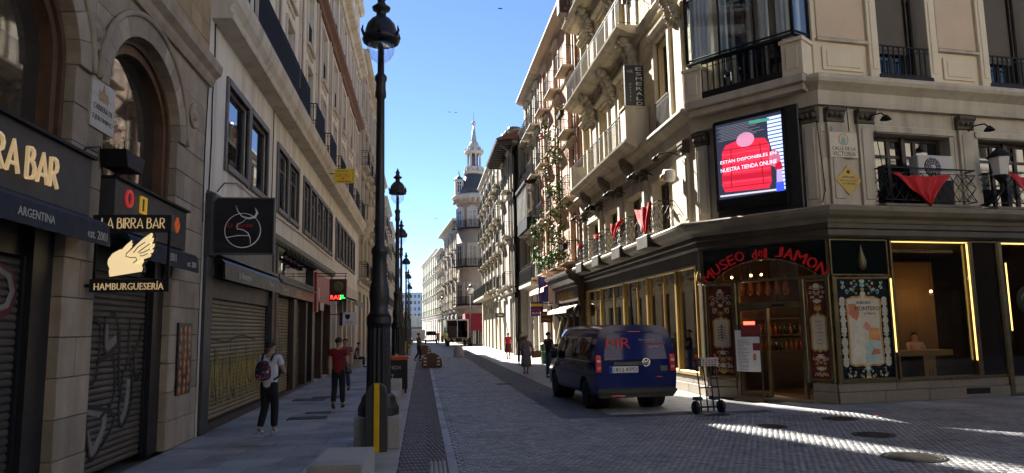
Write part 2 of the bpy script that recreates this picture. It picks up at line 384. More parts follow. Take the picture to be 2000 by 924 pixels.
def skin_mesh(verts, edges, radii, mat, sub=2, root=0, name='body'):
    me = bpy.data.meshes.new(name); me.from_pydata(verts, edges, []); sc = _skn[0] if _skn else None
    if sc is None: sc = bpy.data.scenes.new('workshop'); _skn.append(sc)
    o = bpy.data.objects.new('w', me); sc.collection.objects.link(o)
    o.modifiers.new('s', 'SKIN'); o.modifiers[0].use_smooth_shade = True
    sv = me.skin_vertices[0].data
    for i, r in enumerate(radii): sv[i].radius = (r, r) if not isinstance(r, (tuple, list)) else r; sv[i].use_root = (i == root)
    md = o.modifiers.new('u', 'SUBSURF'); md.levels = sub; md.render_levels = sub
    vl = sc.view_layers[0]; vl.update(); dg = vl.depsgraph; ev = o.evaluated_get(dg)
    m2 = bpy.data.meshes.new_from_object(ev, depsgraph=dg); m2.name = name; m2.materials.clear(); m2.materials.append(mat)
    m2.polygons.foreach_set('use_smooth', [True]*len(m2.polygons))
    bpy.data.objects.remove(o); bpy.data.meshes.remove(me); return m2
LF = Fr((-4.07, 0, 0), (0, 1, 0))          # left building line, s = Y
RF = Fr((7.45, 0, 0), (0, -1, 0))          # right building line, s = -Y
CA, CB = Vector((7.45, 18.4, 0)), Vector((9.5, 15.78, 0))
CF = Fr(CA, CB-CA); CL = (CB-CA).length    # chamfered corner of the right building
DF = Fr(CB, (.992, .125, 0))               # its side along the cross street

DECO = {'L': (.55, [[(0, 1), (0, 0), (.55, 0)]]), 'A': (.8, [[(0, 0), (.4, 1), (.8, 0)], [(.12, .28), (.68, .28)]]), 'B': (.58, [[(0, 0), (0, 1), (.25, 1), (.42, .93), (.46, .8), (.4, .68), (.2, .6), (0, .6)], [(.2, .6), (.45, .55), (.58, .38), (.56, .15), (.4, .03), (.2, 0), (0, 0)]]), 'I': (.06, [[(.03, 0), (.03, 1)]]), 'R': (.62, [[(0, 0), (0, 1), (.25, 1), (.45, .95), (.55, .78), (.5, .6), (.3, .5), (0, .48)], [(.2, .48), (.62, 0)]])}
def deco(txt, F, a_right, z, h, mat, parent, d, sx=1., th=.02, sw=.1, gap=.16):
    """thin art deco capitals, each letter an object, laid out leftwards from a_right"""
    x = a_right
    for c in reversed(txt):
        if c == ' ': x -= h*.38*sx; continue
        wd, st_ = DECO[c]; x -= wd*h*sx; m = MB()
        for k, s_ in enumerate(st_): m.ribbon(F, [(x+q[0]*h*sx, z+q[1]*h) for q in s_], sw*h, d+th+.0006*k, 0, th)
        ob('letter', m, mat, parent); x -= gap*h*sx
# ------------------------------------------------------------------ ground
def sheet(name, x0, x1, y0, y1, z, mat, **k):
    mb = MB(); mb.quad((x0, y0, z), (x1, y0, z), (x1, y1, z), (x0, y1, z)); return struct(name, mb, mat, fix=False, **k)
EARTH = M('far_asphalt', (.13, .13, .135), (.10, .10, .105), .6, .75, bump=.2)
sheet('ground', -400, 400, -60, 900, -.09, EARTH)
def setts(name, x0, x1, y0, y1, sx, sy, parent, mat, zt=0., jit=.004, inset=.010, gap=.008, bond=True, skip=None):
    """thousands of small paving stones as one real mesh"""
    nx, ny = int(round((x1-x0)/sx)), int(round((y1-y0)/sy)); rng = np.random.RandomState(3)
    I, J = np.meshgrid(np.arange(nx), np.arange(ny)); I, J = I.ravel(), J.ravel()
    cx = x0+(I+.5)*sx+np.where(J % 2, sx*.25 if bond else 0, -sx*.25 if bond else 0); cy = y0+(J+.5)*sy
    if skip is not None: k = ~skip(cx, cy); cx, cy = cx[k], cy[k]
    n = len(cx); hx, hy = sx/2-gap/2, sy/2-gap/2
    hx = hx*(1+rng.uniform(-.06, .04, n)); hy = hy*(1+rng.uniform(-.06, .04, n))
    h = zt+rng.uniform(-jit, jit, n); tx, ty = rng.uniform(-.03, .03, n), rng.uniform(-.03, .03, n)
    V = np.empty((n, 8, 3)); sg = [(-1, -1), (1, -1), (1, 1), (-1, 1)]
    for k, (a, b) in enumerate(sg):
        V[:, k, 0] = cx+a*hx; V[:, k, 1] = cy+b*hy; V[:, k, 2] = zt-.02
        V[:, k+4, 0] = cx+a*(hx-inset); V[:, k+4, 1] = cy+b*(hy-inset); V[:, k+4, 2] = h+a*hx*tx+b*hy*ty
    Q = np.array([(4, 5, 6, 7), (0, 1, 5, 4), (1, 2, 6, 5), (2, 3, 7, 6), (3, 0, 4, 7)])
    Fq = (np.arange(n)*8)[:, None, None]+Q[None]
    me = bpy.data.meshes.new(name); me.vertices.add(n*8); me.vertices.foreach_set('co', V.ravel())
    me.loops.add(n*20); me.loops.foreach_set('vertex_index', Fq.ravel().astype(np.int32)); me.polygons.add(n*5)
    me.polygons.foreach_set('loop_start', np.arange(0, n*20, 4, dtype=np.int32)); me.polygons.foreach_set('loop_total', np.full(n*5, 4, dtype=np.int32))
    me.update(calc_edges=True); me.materials.append(mat)
    return put(name, me, parent, kind='stuff')
def slabs(name, x0, x1, y0, y1, sx, sy, parent, mat, limit=280):
    nx = int(round((x1-x0)/sx)); ny = int(round((y1-y0)/sy)); sx = (x1-x0)/nx; cache = {}
    for j in range(ny):
        xs = [x0+i*sx for i in range(nx+1)] if j % 2 == 0 else [x0]+[x0+(i+.5)*sx for i in range(nx)]+[x1]
        for a, b in zip(xs, xs[1:]):
            k = round(b-a, 3)
            if k not in cache:
                mb = MB(); mb.wbox(0, b-a-.009, 0, sy-.009, -.03, 0); cache[k] = mb.mesh(name, mat, bev=.004)
            z = random.uniform(-.0025, .0015)
            put(name, cache[k], parent, Matrix.Translation((a+.003, y0+j*sy+.003, z)))
def brickmat(name, c1, c2, cm, bw, bh, mort=.01, rough=.65):
    m = bpy.data.materials.new(name); m.use_nodes = True; N, L = m.node_tree.nodes, m.node_tree.links; b = N['Principled BSDF']; b.inputs['Roughness'].default_value = rough
    g = N.new('ShaderNodeNewGeometry'); t = N.new('ShaderNodeTexBrick'); L.new(g.outputs['Position'], t.inputs['Vector'])
    for k, v in (('Color1', c1), ('Color2', c2), ('Mortar', cm)): t.inputs[k].default_value = (*v, 1)
    t.inputs['Scale'].default_value = 1; t.inputs['Mortar Size'].default_value = mort; t.inputs['Brick Width'].default_value = bw; t.inputs['Row Height'].default_value = bh
    n = N.new('ShaderNodeTexNoise'); n.inputs['Scale'].default_value = 2; L.new(g.outputs['Position'], n.inputs['Vector'])
    mx = N.new('ShaderNodeMix'); mx.data_type = 'RGBA'; mx.blend_type = 'OVERLAY'; mx.inputs[0].default_value = .5; L.new(t.outputs[0], mx.inputs[6]); L.new(n.outputs['Fac'], mx.inputs[7]); L.new(mx.outputs[2], b.inputs['Base Color'])
    bp = N.new('ShaderNodeBump'); bp.inputs['Strength'].default_value = .3; bp.inputs['Distance'].default_value = .01; L.new(t.outputs['Fac'], bp.inputs['Height']); bp.invert = True; L.new(bp.outputs[0], b.inputs['Normal']); return m
FARSLAB = brickmat('far_paving', (.34, .345, .355), (.29, .29, .30), (.09, .09, .09), .83, .6)
FARSLABR = brickmat('far_pale_paving', (.34, .33, .31), (.30, .29, .275), (.15, .15, .14), .875, .6)
FARCOB = brickmat('far_setts', (.28, .28, .285), (.2, .2, .205), (.1, .1, .1), .12, .12, .02)

lp = sheet('left_pavement', -4.07, -.33, -12, 34, -.028, JOINT)
slabs('paving_slab', -4.07, -.80, 7.6, 34, .83, .62, lp, SLAB)
sheet('far_left_pavement', -9, -.33, 34, 170, -.004, FARSLAB)
sheet('near_left_pavement', -4.07, -.80, -12, 7.6, -.004, FARSLAB)
kb = sheet('kerb_line', -.80, -.33, -12, 60, -.020, JOINT)
mb = MB(); mb.wbox(0, .455, 0, .99, -.04, .002); km = mb.mesh('kerb_stone', GRANITE, bev=.006)
for j in range(48): put('kerb_stone', km, kb, Matrix.Translation((-.793, 8+j*1.0, 0)))
rd = sheet('road', -.33, 2.85, -12, 62, -.022, JOINT)
COB.node_tree.nodes['Principled BSDF'].inputs['Specular IOR Level'].default_value = .5
setts('cobbles', .56, 2.85, 6.6, 50, .10, .10, rd, COB, jit=.0025, inset=.007, gap=.006)
sheet('far_road', -.33, 4.2, 62, 200, -.006, FARCOB)
mb = MB(); mb.quad((-.33, 50, -.008), (2.85, 50, -.008), (2.85, 62, -.008), (-.33, 62, -.008)); struct('middle_road', mb, FARCOB, fix=False)
ch = sheet('drainage_channel', -.33, .56, 6, 50, -.016, M('channel_bed', (.11, .095, .09), (.085, .075, .07), 6, .8)); setts('edge_cobbles', .48, .56, 6.6, 50, .08, .16, ch, COB, jit=.002, inset=.006)
setts('channel_pavers', -.33, .09, 6.6, 50, .06, .24, ch, CHANB, jit=.001, inset=.003, gap=.004)
setts('channel_ribs', .09, .33, 10.6, 50, .06, .24, ch, M('channel_rib', (.15, .122, .114), (.115, .097, .092), 5, .65, island=.12), zt=.004, jit=.001, inset=.012)
setts('tactile_studs', .09, .33, 6.6, 10.6, .06, .06, ch, GRANITE, zt=.006, jit=.001, inset=.016, bond=False)
mb = MB(); mb.wbox(0, .13, 0, .97, -.03, .003); km = mb.mesh('edge_stone', SLAB, bev=.005)
for j in range(42): put('edge_stone', km, ch, Matrix.Translation((.345, 7+j*.98, 0)))
st = sheet('dark_gutter_strip', 2.85, 3.95, 14.8, 62, -.018, JOINT)
setts('gutter_pavers', 2.85, 3.95, 14.8, 60, .22, .11, st, DARKST, jit=.003)
rp = sheet('right_pavement', 3.95, 8.6, 14.8, 46, -.024, JOINT)
slabs('pale_paving_slab', 3.95, 7.45, 15.4, 46, .875, .62, rp, SLABR)
sheet('far_right_pavement', 3.95, 9.5, 46, 62, -.003, FARSLABR)
sheet('end_right_pavement', 4.2, 9.5, 62, 200, -.003, FARSLABR)
cs = sheet('cross_street', 2.85, 16, 6.6, 14.8, -.026, JOINT); sheet('bounce_plaza', 2.85, 60, -12, 6.6, -.01, FARSLABR); sheet('cross_street_end', 16, 60, 6.6, 14.8, -.01, FARCOB)  # pale plaza out of view, added to bounce sunlight onto the corner facade
setts('cross_street_cobbles', 2.85, 15.5, 6.6, 14.8, .10, .10, cs, COB, jit=.0025, inset=.007, gap=.006)
fp = sheet('corner_pavement', 8.6, 60, 14.8, 18.5, -.024, JOINT)
slabs('corner_paving_slab', 7.45, 15.9, 14.8, 16.6, .94, .6, fp, SLAB)
# manhole covers and pavement hatches
MANH = M('cast_iron_cover', (.05, .045, .04), (.03, .027, .025), 8, .5, .4, bump=.3)
def manhole(x, y, r, label):
    t = thing('manhole_cover', label, 'manhole cover', (x, y, 0), 'manhole covers in the street')
    mb = MB(); mb.lathe((x, y, -.01), [(r*.86, 0), (r*.86, .016), (r*.8, .018), (r*.78, .014), (r*.3, .014), (.001, .016)], 24)
    for k in range(-4, 5):
        q = math.sqrt(max(0, (r*.74)**2-(k*r*.17)**2)); mb.wbox(x-q, x+q, y+k*r*.17-.012, y+k*r*.17+.012, .004, .010)
    ob('lid', mb, MANH, t); mb = MB(); mb.lathe((x, y, -.012), [(r*.88, 0), (r*.88, .017), (r, .017), (r, 0)], 28); ob('rim', mb, IRON, t)
for px, py, r, l in ((1785, 893, .42, 'large round iron manhole cover nearest the camera at lower right'), (1706, 849, .34, 'round manhole cover between the light streak and the pavement edge'), (1640, 818, .34, 'dark round manhole cover closest to the museum shop plinth'), (1505, 833, .3, 'small dark manhole cover beside the hand truck light patch'), (985, 750, .3, 'small round cover in the road far from the van')):
    q = gp(px, py); manhole(q.x, q.y, r, l)
HATCH = M('pavement_hatch', (.035, .036, .04), (.05, .05, .055), 10, .55, .3)
for px, py, wx, wy, l in ((600, 817, .75, .42, 'dark iron hatch in the pavement right behind the man in white'), (622, 806, .5, .22, 'narrow dark hatch just beyond the larger one on the pavement'), (605, 781, .8, .6, 'square dark hatch near the shutters beside the man in white'), (640, 776, .8, .5, 'dark hatch in front of the man in the red shirt')):
    q = gp(px, py); t = thing('pavement_hatch', l, 'hatch', (q.x, q.y, 0), 'iron hatches in the left pavement')
    mb = MB(); mb.wbox(q.x-wx/2, q.x+wx/2, q.y-wy/2, q.y+wy/2, -.005, .006); ob('lid', mb, HATCH, t, bev=.002)
    mb = MB()
    for s_ in (-1, 1): mb.wbox(q.x-wx/2-.03, q.x+wx/2+.03, q.y+s_*(wy/2+.017)-.012, q.y+s_*(wy/2+.017)+.012, -.005, .009); mb.wbox(q.x+s_*(wx/2+.017)-.012, q.x+s_*(wx/2+.017)+.012, q.y-wy/2, q.y+wy/2, -.005, .009)
    ob('frame', mb, IRON, t)

# ------------------------------------------------------------------ left: stone building with the burger bar
bb = thing('stone_building', 'dark grey stone building with arched windows over shuttered burger bar', 'building', (-4.07, 8, 0))
core = MB(); core.box(LF, -6, 13.84, -9, -.62, 0, 26); ob('wall', core, STONE, bb)
# upper yellow ashlar, course by course
def ashlar(F, a0, a1, z0, z1, bw, bh, parent, mat, d=0., depth=.5, name='stone_block', ops=(), joint=.008):
    nz = max(1, round((z1-z0)/bh)); bh = (z1-z0)/nz; cache = {}
    for j in range(nz):
        zz0, zz1 = z0+j*bh, z0+(j+1)*bh; segs = [(a0, a1)]
        for o in ops:
            if o[2] < zz1-.02 and o[3] > zz0+.02:
                ns = []
                for x, y in segs:
                    if o[1] <= x or o[0] >= y: ns.append((x, y)); continue
                    if o[0] > x+.02: ns.append((x, o[0]))
                    if o[1] < y-.02: ns.append((o[1], y))
                segs = ns
        for x, y in segs:
            cuts = [x]; c = x + bw*(.5 if j % 2 else 1)
            while c < y-bw*.3: cuts.append(c); c += bw
            cuts.append(y)
            for p, q in zip(cuts, cuts[1:]):
                k = (round(q-p, 3), round(bh, 3))
                if k not in cache:
                    mb = MB(); L0 = Fr((0, 0, 0), (1, 0, 0)); mb.box(L0, joint/2, q-p-joint/2, -depth, 0, joint/2, bh-joint/2); cache[k] = mb.mesh(name, mat, bev=.008)
                put(name, cache[k], parent, F.mat(p, d+random.uniform(-.004, .004), zz0))
piers = [(5.0, 5.25), (8.75, 9.55), (12.32, 13.83)]
def arch_z(c, hw, zs, rise, a):
    u = (a-c)/hw; return zs + rise*math.sqrt(max(0., 1-u*u)) if abs(u) < 1 else zs
AR = [(7.0, 1.75, 5.05, 1.2), (10.935, 1.385, 5.05, 1.12)]       # centre, half width, springing, rise
for a0, a1 in piers[1:]: ashlar(LF, a0, a1, 0, 5.05, a1-a0 if a1-a0 < 1 else .78, .46, bb, STONE, depth=.6)
# spandrel courses and voussoirs
ztop = 6.55
for c, hw, zs, rise in AR:
    R1, r1 = hw+.30, rise+.30; n = 13
    for i in range(n):
        t0, t1 = PI*i/n, PI*(i+1)/n; poly = []
        for tt in (t0, (t0+t1)/2, t1): poly.append((c+hw*math.cos(tt), zs+rise*math.sin(tt)))
        for tt in (t1, (t0+t1)/2, t0): poly.append((c+R1*math.cos(tt), zs+r1*math.sin(tt)))
        cx = sum(p[0] for p in poly)/6; cz = sum(p[1] for p in poly)/6
        poly = [(cx+(a-cx)*.985, cz+(z-cz)*.985) for a, z in poly]
        mb = MB(); mb.prism(LF, poly, -.55, .045); ob('voussoir', mb, STONE, bb, bev=.006)
    m = MB(); pts = [LF.p(c+(R1+.03)*math.cos(PI*i/28), .05, zs+(r1+.03)*math.sin(PI*i/28)) for i in range(29)]; m.tube(pts, .045, 6); ob('arch_moulding', m, STONE, bb)
edges = [(5.25, 7.0, 0), (7.0, 9.15, 0), (9.15, 10.935, 1), (10.935, 13.83, 1)]
nz = 3; hh = (ztop-5.05)/nz
for x0, x1, k in edges:
    c, hw, zs, rise = AR[k]; R1, r1 = hw+.31, rise+.31
    for j in range(nz):
        z0, z1 = 5.05+j*hh+.004, 5.05+(j+1)*hh-.004; side = 1 if (x0+x1)/2 > c else -1
        def arc(z):
            q = (z-zs)/r1; return c+side*R1*math.sqrt(max(0, 1-q*q)) if q < 1 else c
        inner = [(arc(z0+(z1-z0)*i/6), z0+(z1-z0)*i/6) for i in range(7)]; out = x1-.004 if side > 0 else x0+.004
        span = abs(out-inner[3][0]); cutn = max(1, round(span/.85)); prev = inner
        for q in range(cutn):
            xx = inner[3][0]+(out-inner[3][0])*(q+1)/cutn
            if q == cutn-1: xx = out
            elif (xx-max(inner, key=lambda p: side*p[0])[0])*side < .1: continue
            nxt = [(xx, z0), (xx, z1)]
            poly = [p for p in prev]+[(xx-side*.004, z1), (xx-side*.004, z0)]
            mb = MB(); mb.prism(LF, poly, -.55, random.uniform(-.003, .004)); ob('stone_block', mb, STONE, bb)
            prev = [(xx+side*.004, z0), (xx+side*.004, z1)]
for a, z in ((9.15, 5.62), (13.05, 5.72)):
    m = MB(); m.lathe(LF.p(a, .0, z), [(.23, 0), (.23, .035), (.20, .05), (.17, .03), (.10, .025), (.085, .06), (.05, .075), (.001, .08)], 22, axis=LF.n); ob('medallion', m, STONE, bb)
m = MB(); m.profile(LF, [(-.3, 6.55), (.06, 6.55), (.10, 6.62), (.12, 6.70), (.22, 6.78), (.24, 6.88), (.24, 6.95), (.02, 7.02), (-.3, 7.02)], -6, 13.93); ob('string_course', m, STONE, bb)
ashlar(LF, 5.5, 13.84, 7.02, 12.0, .62, .36, bb, STONE2, depth=.3, ops=((6.2, 7.9, 7.6, 10.6), (10.1, 11.8, 7.6, 10.6)))
for a in (6.2, 10.1): window(LF, a, a+1.7, 7.6, 10.6, bb, -.2, WOOD, GLASS2, 2, 3)
m = MB(); m.box(LF, -6, 13.84, -.6, 0, 12.0, 24); m.box(LF, -6, 5.25, -.6, 0, 0, 12); ob('upper_wall', m, STONE2, bb)
# arched upper windows with weathered timber frames
def arched_window(k, zb):
    c, hw, zs, rise = AR[k]; hw -= .0; fr = MB(); n = 26; g = MB()
    def ring(w0, w1, d0, d1):
        P0 = [(c-hw+w0, zb)]+[(c+(hw-w0)*math.cos(PI-PI*i/n), zs+(rise-w0)*math.sin(PI-PI*i/n)) for i in range(n+1)]+[(c+hw-w0, zb)]
        P1 = [(c-hw+w1, zb)]+[(c+(hw-w1)*math.cos(PI-PI*i/n), zs+(rise-w1)*math.sin(PI-PI*i/n)) for i in range(n+1)]+[(c+hw-w1, zb)]
        for i in range(len(P0)-1):
            a, b, b2, a2 = P0[i], P0[i+1], P1[i+1], P1[i]
            fr.add([LF.p(*(p[0], d1, p[1])) for p in (a, b, b2, a2)], [(0, 1, 2, 3)])
            fr.add([LF.p(p[0], dd, p[1]) for p, dd in ((a2, d1), (b2, d1), (b2, d0), (a2, d0))], [(0, 1, 2, 3)])
            fr.add([LF.p(p[0], dd, p[1]) for p, dd in ((a, d1), (b, d1), (b, d0), (a, d0))], [(0, 1, 2, 3)])
    ring(0, .09, -.5, -.12); ring(.09, .15, -.5, -.17); ring(.15, .24, -.5, -.15)
    fr.box(LF, c-hw, c+hw, -.5, -.1, zb-.1, zb)
    o = ob('window', fr, WOOD, bb)
    poly = [(c-hw+.2, zb)]+[(c+(hw-.2)*math.cos(PI-PI*i/n), zs+(rise-.2)*math.sin(PI-PI*i/n)) for i in range(n+1)]+[(c+hw-.2, zb)]
    g.prism(LF, poly, -.32, -.30); ob('pane', g, M('wavy_glass', (.035, .03, .028), (.02, .018, .016), .7, rough=.03, spec=1., bump=.03, bscale=1.4), o); return o
arched_window(0, 4.0); arched_window(1, 3.95)
# jambs around the ground openings
m = MB()
for a0, a1 in ((5.25, 8.75), (9.55, 12.32)):
    m.box(LF, a0, a0+.12, -.6, -.06, 0, 3.3); m.box(LF, a1-.42, a1, -.6, -.12, 0, 3.3); m.box(LF, a0+.12, a1-.42, -.6, -.22, 2.72, 3.3)
ob('door_surround', m, BLACK, bb)
S1 = shutter(LF, 5.37, 8.28, .05, 2.72, bb, d=-.24); S2 = shutter(LF, 9.70, 11.86, .05, 2.72, bb, d=-.24)
def graffiti(F, parent, strokes, mat, d, wd, name='graffiti'):
    m = MB()
    for k, st_ in enumerate(strokes):
        P = []; q = [Vector(p) for p in st_]
        for i in range(len(q)-1):
            p0, p1, p2, p3 = q[max(0, i-1)], q[i], q[i+1], q[min(len(q)-1, i+2)]
            for u in range(7):
                t = u/7; P.append(.5*((2*p1)+(p2-p0)*t+(2*p0-5*p1+4*p2-p3)*t*t+(3*p1-p0-3*p2+p3)*t**3))
        P.append(q[-1]); m.ribbon(F, P, wd, d+.0004*k, 0, .002)
    return ob(name, m, mat, parent, fix=False)
GD = -.22
graffiti(LF, bb, [[(9.9, 2.05), (10.3, 1.98), (10.25, 1.3), (9.95, 1.25)], [(9.85, 1.7), (10.0, 1.5), (10.02, .9), (9.9, .7)], [(10.45, 2.1), (10.5, 1.6), (10.9, 1.75), (10.8, 2.1), (10.6, 2.15)], [(10.3, 1.5), (10.75, 1.55), (10.85, 1.0), (10.45, .75)], [(10.95, 1.95), (11.0, 1.2), (11.2, .9)], [(11.15, 1.35), (11.05, .8), (11.2, .55), (11.5, .9), (11.35, 1.5), (11.2, 1.35)], [(11.3, 2.1), (11.3, 1.6), (11.6, 1.7), (11.75, 2.0)], [(11.45, 1.7), (11.6, 1.2), (11.8, 1.3)], [(10.0, .95), (10.9, .72), (10.3, .25), (10.1, .5), (10.0, .95)]], GRAF, GD, .06)
graffiti(LF, bb, [[(6.0, 2.1), (6.5, 1.9), (6.4, 1.3), (6.9, 1.2), (7.0, .5)], [(7.2, 1.85), (7.5, 1.4), (7.55, .8), (7.2, .55)], [(7.5, .75), (7.9, .7), (8.0, .4)]], GRAF, GD, .06)
graffiti(LF, bb, [[(7.2, 1.55), (7.6, 1.62), (7.85, 1.5), (7.8, 1.0)]], GRAFW, GD-.001, .26)
for q_ in ([(10.0, .92), (10.6, .74), (10.3, .34), (10.08, .6)], [(10.5, 2.0), (10.55, 1.72), (10.85, 1.8)], [(11.12, .62), (11.3, .8), (11.35, 1.2)]): graffiti(LF, bb, [q_], GRAFW, GD-.003, .13)
text('graffiti', 'PARO', LF, 8.25, 2.31, .62, GRAFR, bb, GD, 2.6, 'r', .002)
text('graffiti', 'PARO', LF, 8.20, 2.33, .5, GRAFW, bb, GD+.003, 2.45, 'r', .002)
text('graffiti', 'NEÓN', LF, 8.2, .33, .16, GRAFW, bb, GD, .9, 'r', .002)
# sign boards and awnings
def board(a0, a1, z0, z1, label, d1=.16):
    t = thing('sign_board', label, 'shop sign', (-4.07, (a0+a1)/2, z0)); m = MB(); m.box(LF, a0, a1, -.1, d1, z0, z1); ob('panel', m, CHAR, t, bev=.008)
    m = MB(); m.box(LF, a0-.02, a1+.03, -.1, d1+.05, z1, z1+.035); ob('cap', m, IRON, t); return t
t1 = board(5.0, 8.93, 3.24, 3.93, 'charcoal fascia sign with raised cream capitals ending in BAR')
ar, zb0 = sp(LF, 114, 369, .2); zb1 = sp(LF, 112, 311, .2)[1]
deco('LA BIRRA BAR', LF, ar, zb0, zb1-zb0, GOLD, t1, .17, .80, .03, .10, .22)
t2 = board(9.62, 12.42, 3.22, 3.86, 'charcoal fascia board with red circle, yellow square and orange diamond')
def outline(F, pts, wd, d, mat, parent, name): m = MB(); m.ribbon(F, pts+pts[:2], wd, d, 0, .03); return ob(name, m, mat, parent)
REDN = M('red_tube', (.5, .03, .04), None, rough=.4, emit=(1, .08, .08), estr=.04); YELN = M('yellow_tube', (.6, .4, .05), None, rough=.4, emit=(1, .6, .05), estr=.04); ORN = M('orange_tube', (.5, .1, .03), None, rough=.4, emit=(1, .2, .05), estr=.04)
outline(LF, [(10.02+.1*math.cos(k*PI/9), 3.66+.105*math.sin(k*PI/9)) for k in range(18)], .035, .19, REDN, t2, 'circle_mark')
outline(LF, [(10.42, 3.55), (10.60, 3.55), (10.60, 3.76), (10.42, 3.76)], .035, .19, YELN, t2, 'square_mark')
outline(LF, [(11.93, 3.47), (12.01, 3.58), (11.93, 3.69), (11.85, 3.58)], .03, .19, ORN, t2, 'diamond_mark')
def awning(a0, a1, z0, z1, label, words):
    t = thing('awning', label, 'awning', (-4.07, (a0+a1)/2, z0)); m = MB()
    m.profile(LF, [(.02, z1), (.30, z1-.03), (.34, z1-.08), (.36, z0), (.34, z0), (.30, z1-.10), (.02, z1-.05)], a0, a1); ob('fabric', m, NAVY, t)
    m = MB(); m.lathe(LF.p(a0-.01, .2, z1-.12), [(.07, 0), (.07, a1-a0+.02)], 10, axis=LF.t); ob('roller', m, IRON, t)
    for a, z, h, s_ in words: text('lettering', s_, LF, a, z, h, PALE, t, .355, None, 'c', .004)
awning(5.0, 9.06, 2.90, 3.22, 'folded navy awning under the BIRRA BAR fascia, lettered ARGENTINA', [(7.4, 3.02, .085, 'ARGENTINA'), (8.72, 3.0, .10, 'est. 2001')])
awning(9.66, 12.52, 2.86, 3.18, 'folded navy awning behind the hanging winged burger sign', [(11.25, 3.0, .12, '2001'), (12.15, 2.97, .09, 'est. 2001')])
# hanging sign with the winged burger
HF = Fr((-3.98, 9.28, 0), (1, 0, 0)); HF.n = Vector((0, -1, 0))
hs = thing('hanging_sign', 'black hanging sign with glowing winged burger and LA BIRRA BAR lettering', 'hanging sign', (-4.07, 9.28, 2.35))
m = MB(); m.box(HF, -.02, .90, -.05, .05, 3.11, 3.32); ob('top_board', m, BLACK, hs, bev=.006)
m = MB(); m.box(HF, -.02, .90, -.05, .05, 2.37, 2.53); ob('bottom_board', m, BLACK, hs, bev=.006)
m = MB(); m.box(HF, 0, .03, -.02, .02, 2.53, 3.11); m.box(HF, .85, .88, -.02, .02, 2.53, 3.11); m.box(HF, -.12, 0, -.015, .015, 3.18, 3.22); m.box(HF, -.12, 0, -.015, .015, 2.43, 2.47); ob('bracket', m, IRON, hs)
deco('LA BIRRA BAR', HF, .82, 3.15, .125, GOLD, hs, .05, .68, .012, .09, .2)
text('lettering', 'HAMBURGUESERÍA', HF, .44, 2.447, .105, GOLD, hs, .052, .80, 'c', .012)
bun = [(.20, 2.56), (.56, 2.62), (.57, 2.66), (.555, 2.70), (.58, 2.74), (.57, 2.80), (.50, 2.87), (.40, 2.905), (.30, 2.89), (.22, 2.84), (.175, 2.77), (.17, 2.715), (.185, 2.68), (.195, 2.66), (.19, 2.62)]
def inflate(poly, k):
    cx = sum(p[0] for p in poly)/len(poly); cz = sum(p[1] for p in poly)/len(poly); return [(cx+(a-cx)*k, cz+(z-cz)*k) for a, z in poly]
wing = [(.40, 2.80), (.42, 2.86), (.50, 2.95), (.58, 3.03), (.665, 3.095), (.672, 3.07), (.65, 3.03), (.685, 3.035), (.675, 2.99), (.655, 2.96), (.70, 2.96), (.69, 2.92), (.66, 2.895), (.69, 2.89), (.68, 2.855), (.64, 2.84), (.665, 2.83), (.65, 2.80), (.61, 2.785), (.57, 2.77), (.55, 2.74), (.50, 2.72), (.46, 2.75)]
lw = [(.33, 2.90), (.37, 2.95), (.43, 3.005), (.425, 2.975), (.44, 2.965), (.43, 2.945), (.43, 2.92), (.40, 2.90)]
m = MB(); m.prism(HF, inflate(bun, 1.10), -.05, -.005); m.prism(HF, [(a+.02, z) for a, z in inflate(wing, 1.07)], -.049, -.004); m.prism(HF, inflate(lw, 1.14), -.048, -.003); ob('logo_backing', m, BLACK, hs)
m = MB(); m.prism(HF, bun, 0, .03); ob('bun', m, GOLDW, hs); m = MB(); m.prism(HF, wing, .002, .045); ob('wing', m, GOLDW, hs); m = MB(); m.prism(HF, lw, -.01, .02); ob('small_wing', m, GOLDW, hs)
m = MB()
for q in ([(.60, 2.98), (.52, 2.92), (.47, 2.85)], [(.655, 2.96), (.58, 2.90), (.52, 2.85)], [(.66, 2.895), (.59, 2.855), (.54, 2.84)], [(.64, 2.84), (.58, 2.81), (.545, 2.81)], [(.53, 2.99), (.45, 2.90), (.39, 2.84), (.385, 2.805), (.43, 2.79), (.50, 2.79), (.515, 2.76), (.47, 2.72)]): m.ribbon(HF, q, .010, .05, 0, .004)
ob('feather_lines', m, BLACK, hs)
# street plaque of nine tiles
pq = thing('street_plaque', 'pale painted tile street plaque on the grey stone pier between arches', 'street sign', (-4.07, 9.45, 4.4)); PLQ = M('plaque_tile', (.46, .43, .36), (.38, .36, .31), 14, .4)
for i in range(3):
    for j in range(3):
        m = MB(); m.box(LF, 9.10+i*.225, 9.10+(i+1)*.225-.004, 0, .03, 4.42+j*.215, 4.42+(j+1)*.215-.004); ob('tile', m, PLQ, pq)
text('lettering', 'CARRERA DE', LF, 9.435, 4.70, .075, BLACK, pq, .031, .54, ext=.003); text('lettering', 'S.JERÓNIMO', LF, 9.435, 4.56, .10, BLACK, pq, .031, .58, ext=.003)
m = MB(); m.box(LF, 9.30, 9.56, .031, .034, 4.80, 4.92); m.prism(LF, [(9.38, 4.92), (9.48, 4.92), (9.43, 5.03)], .031, .034); ob('painted_scene', m, M('plaque_ochre', (.36, .27, .10), (.3, .12, .06), 20, .5), pq)
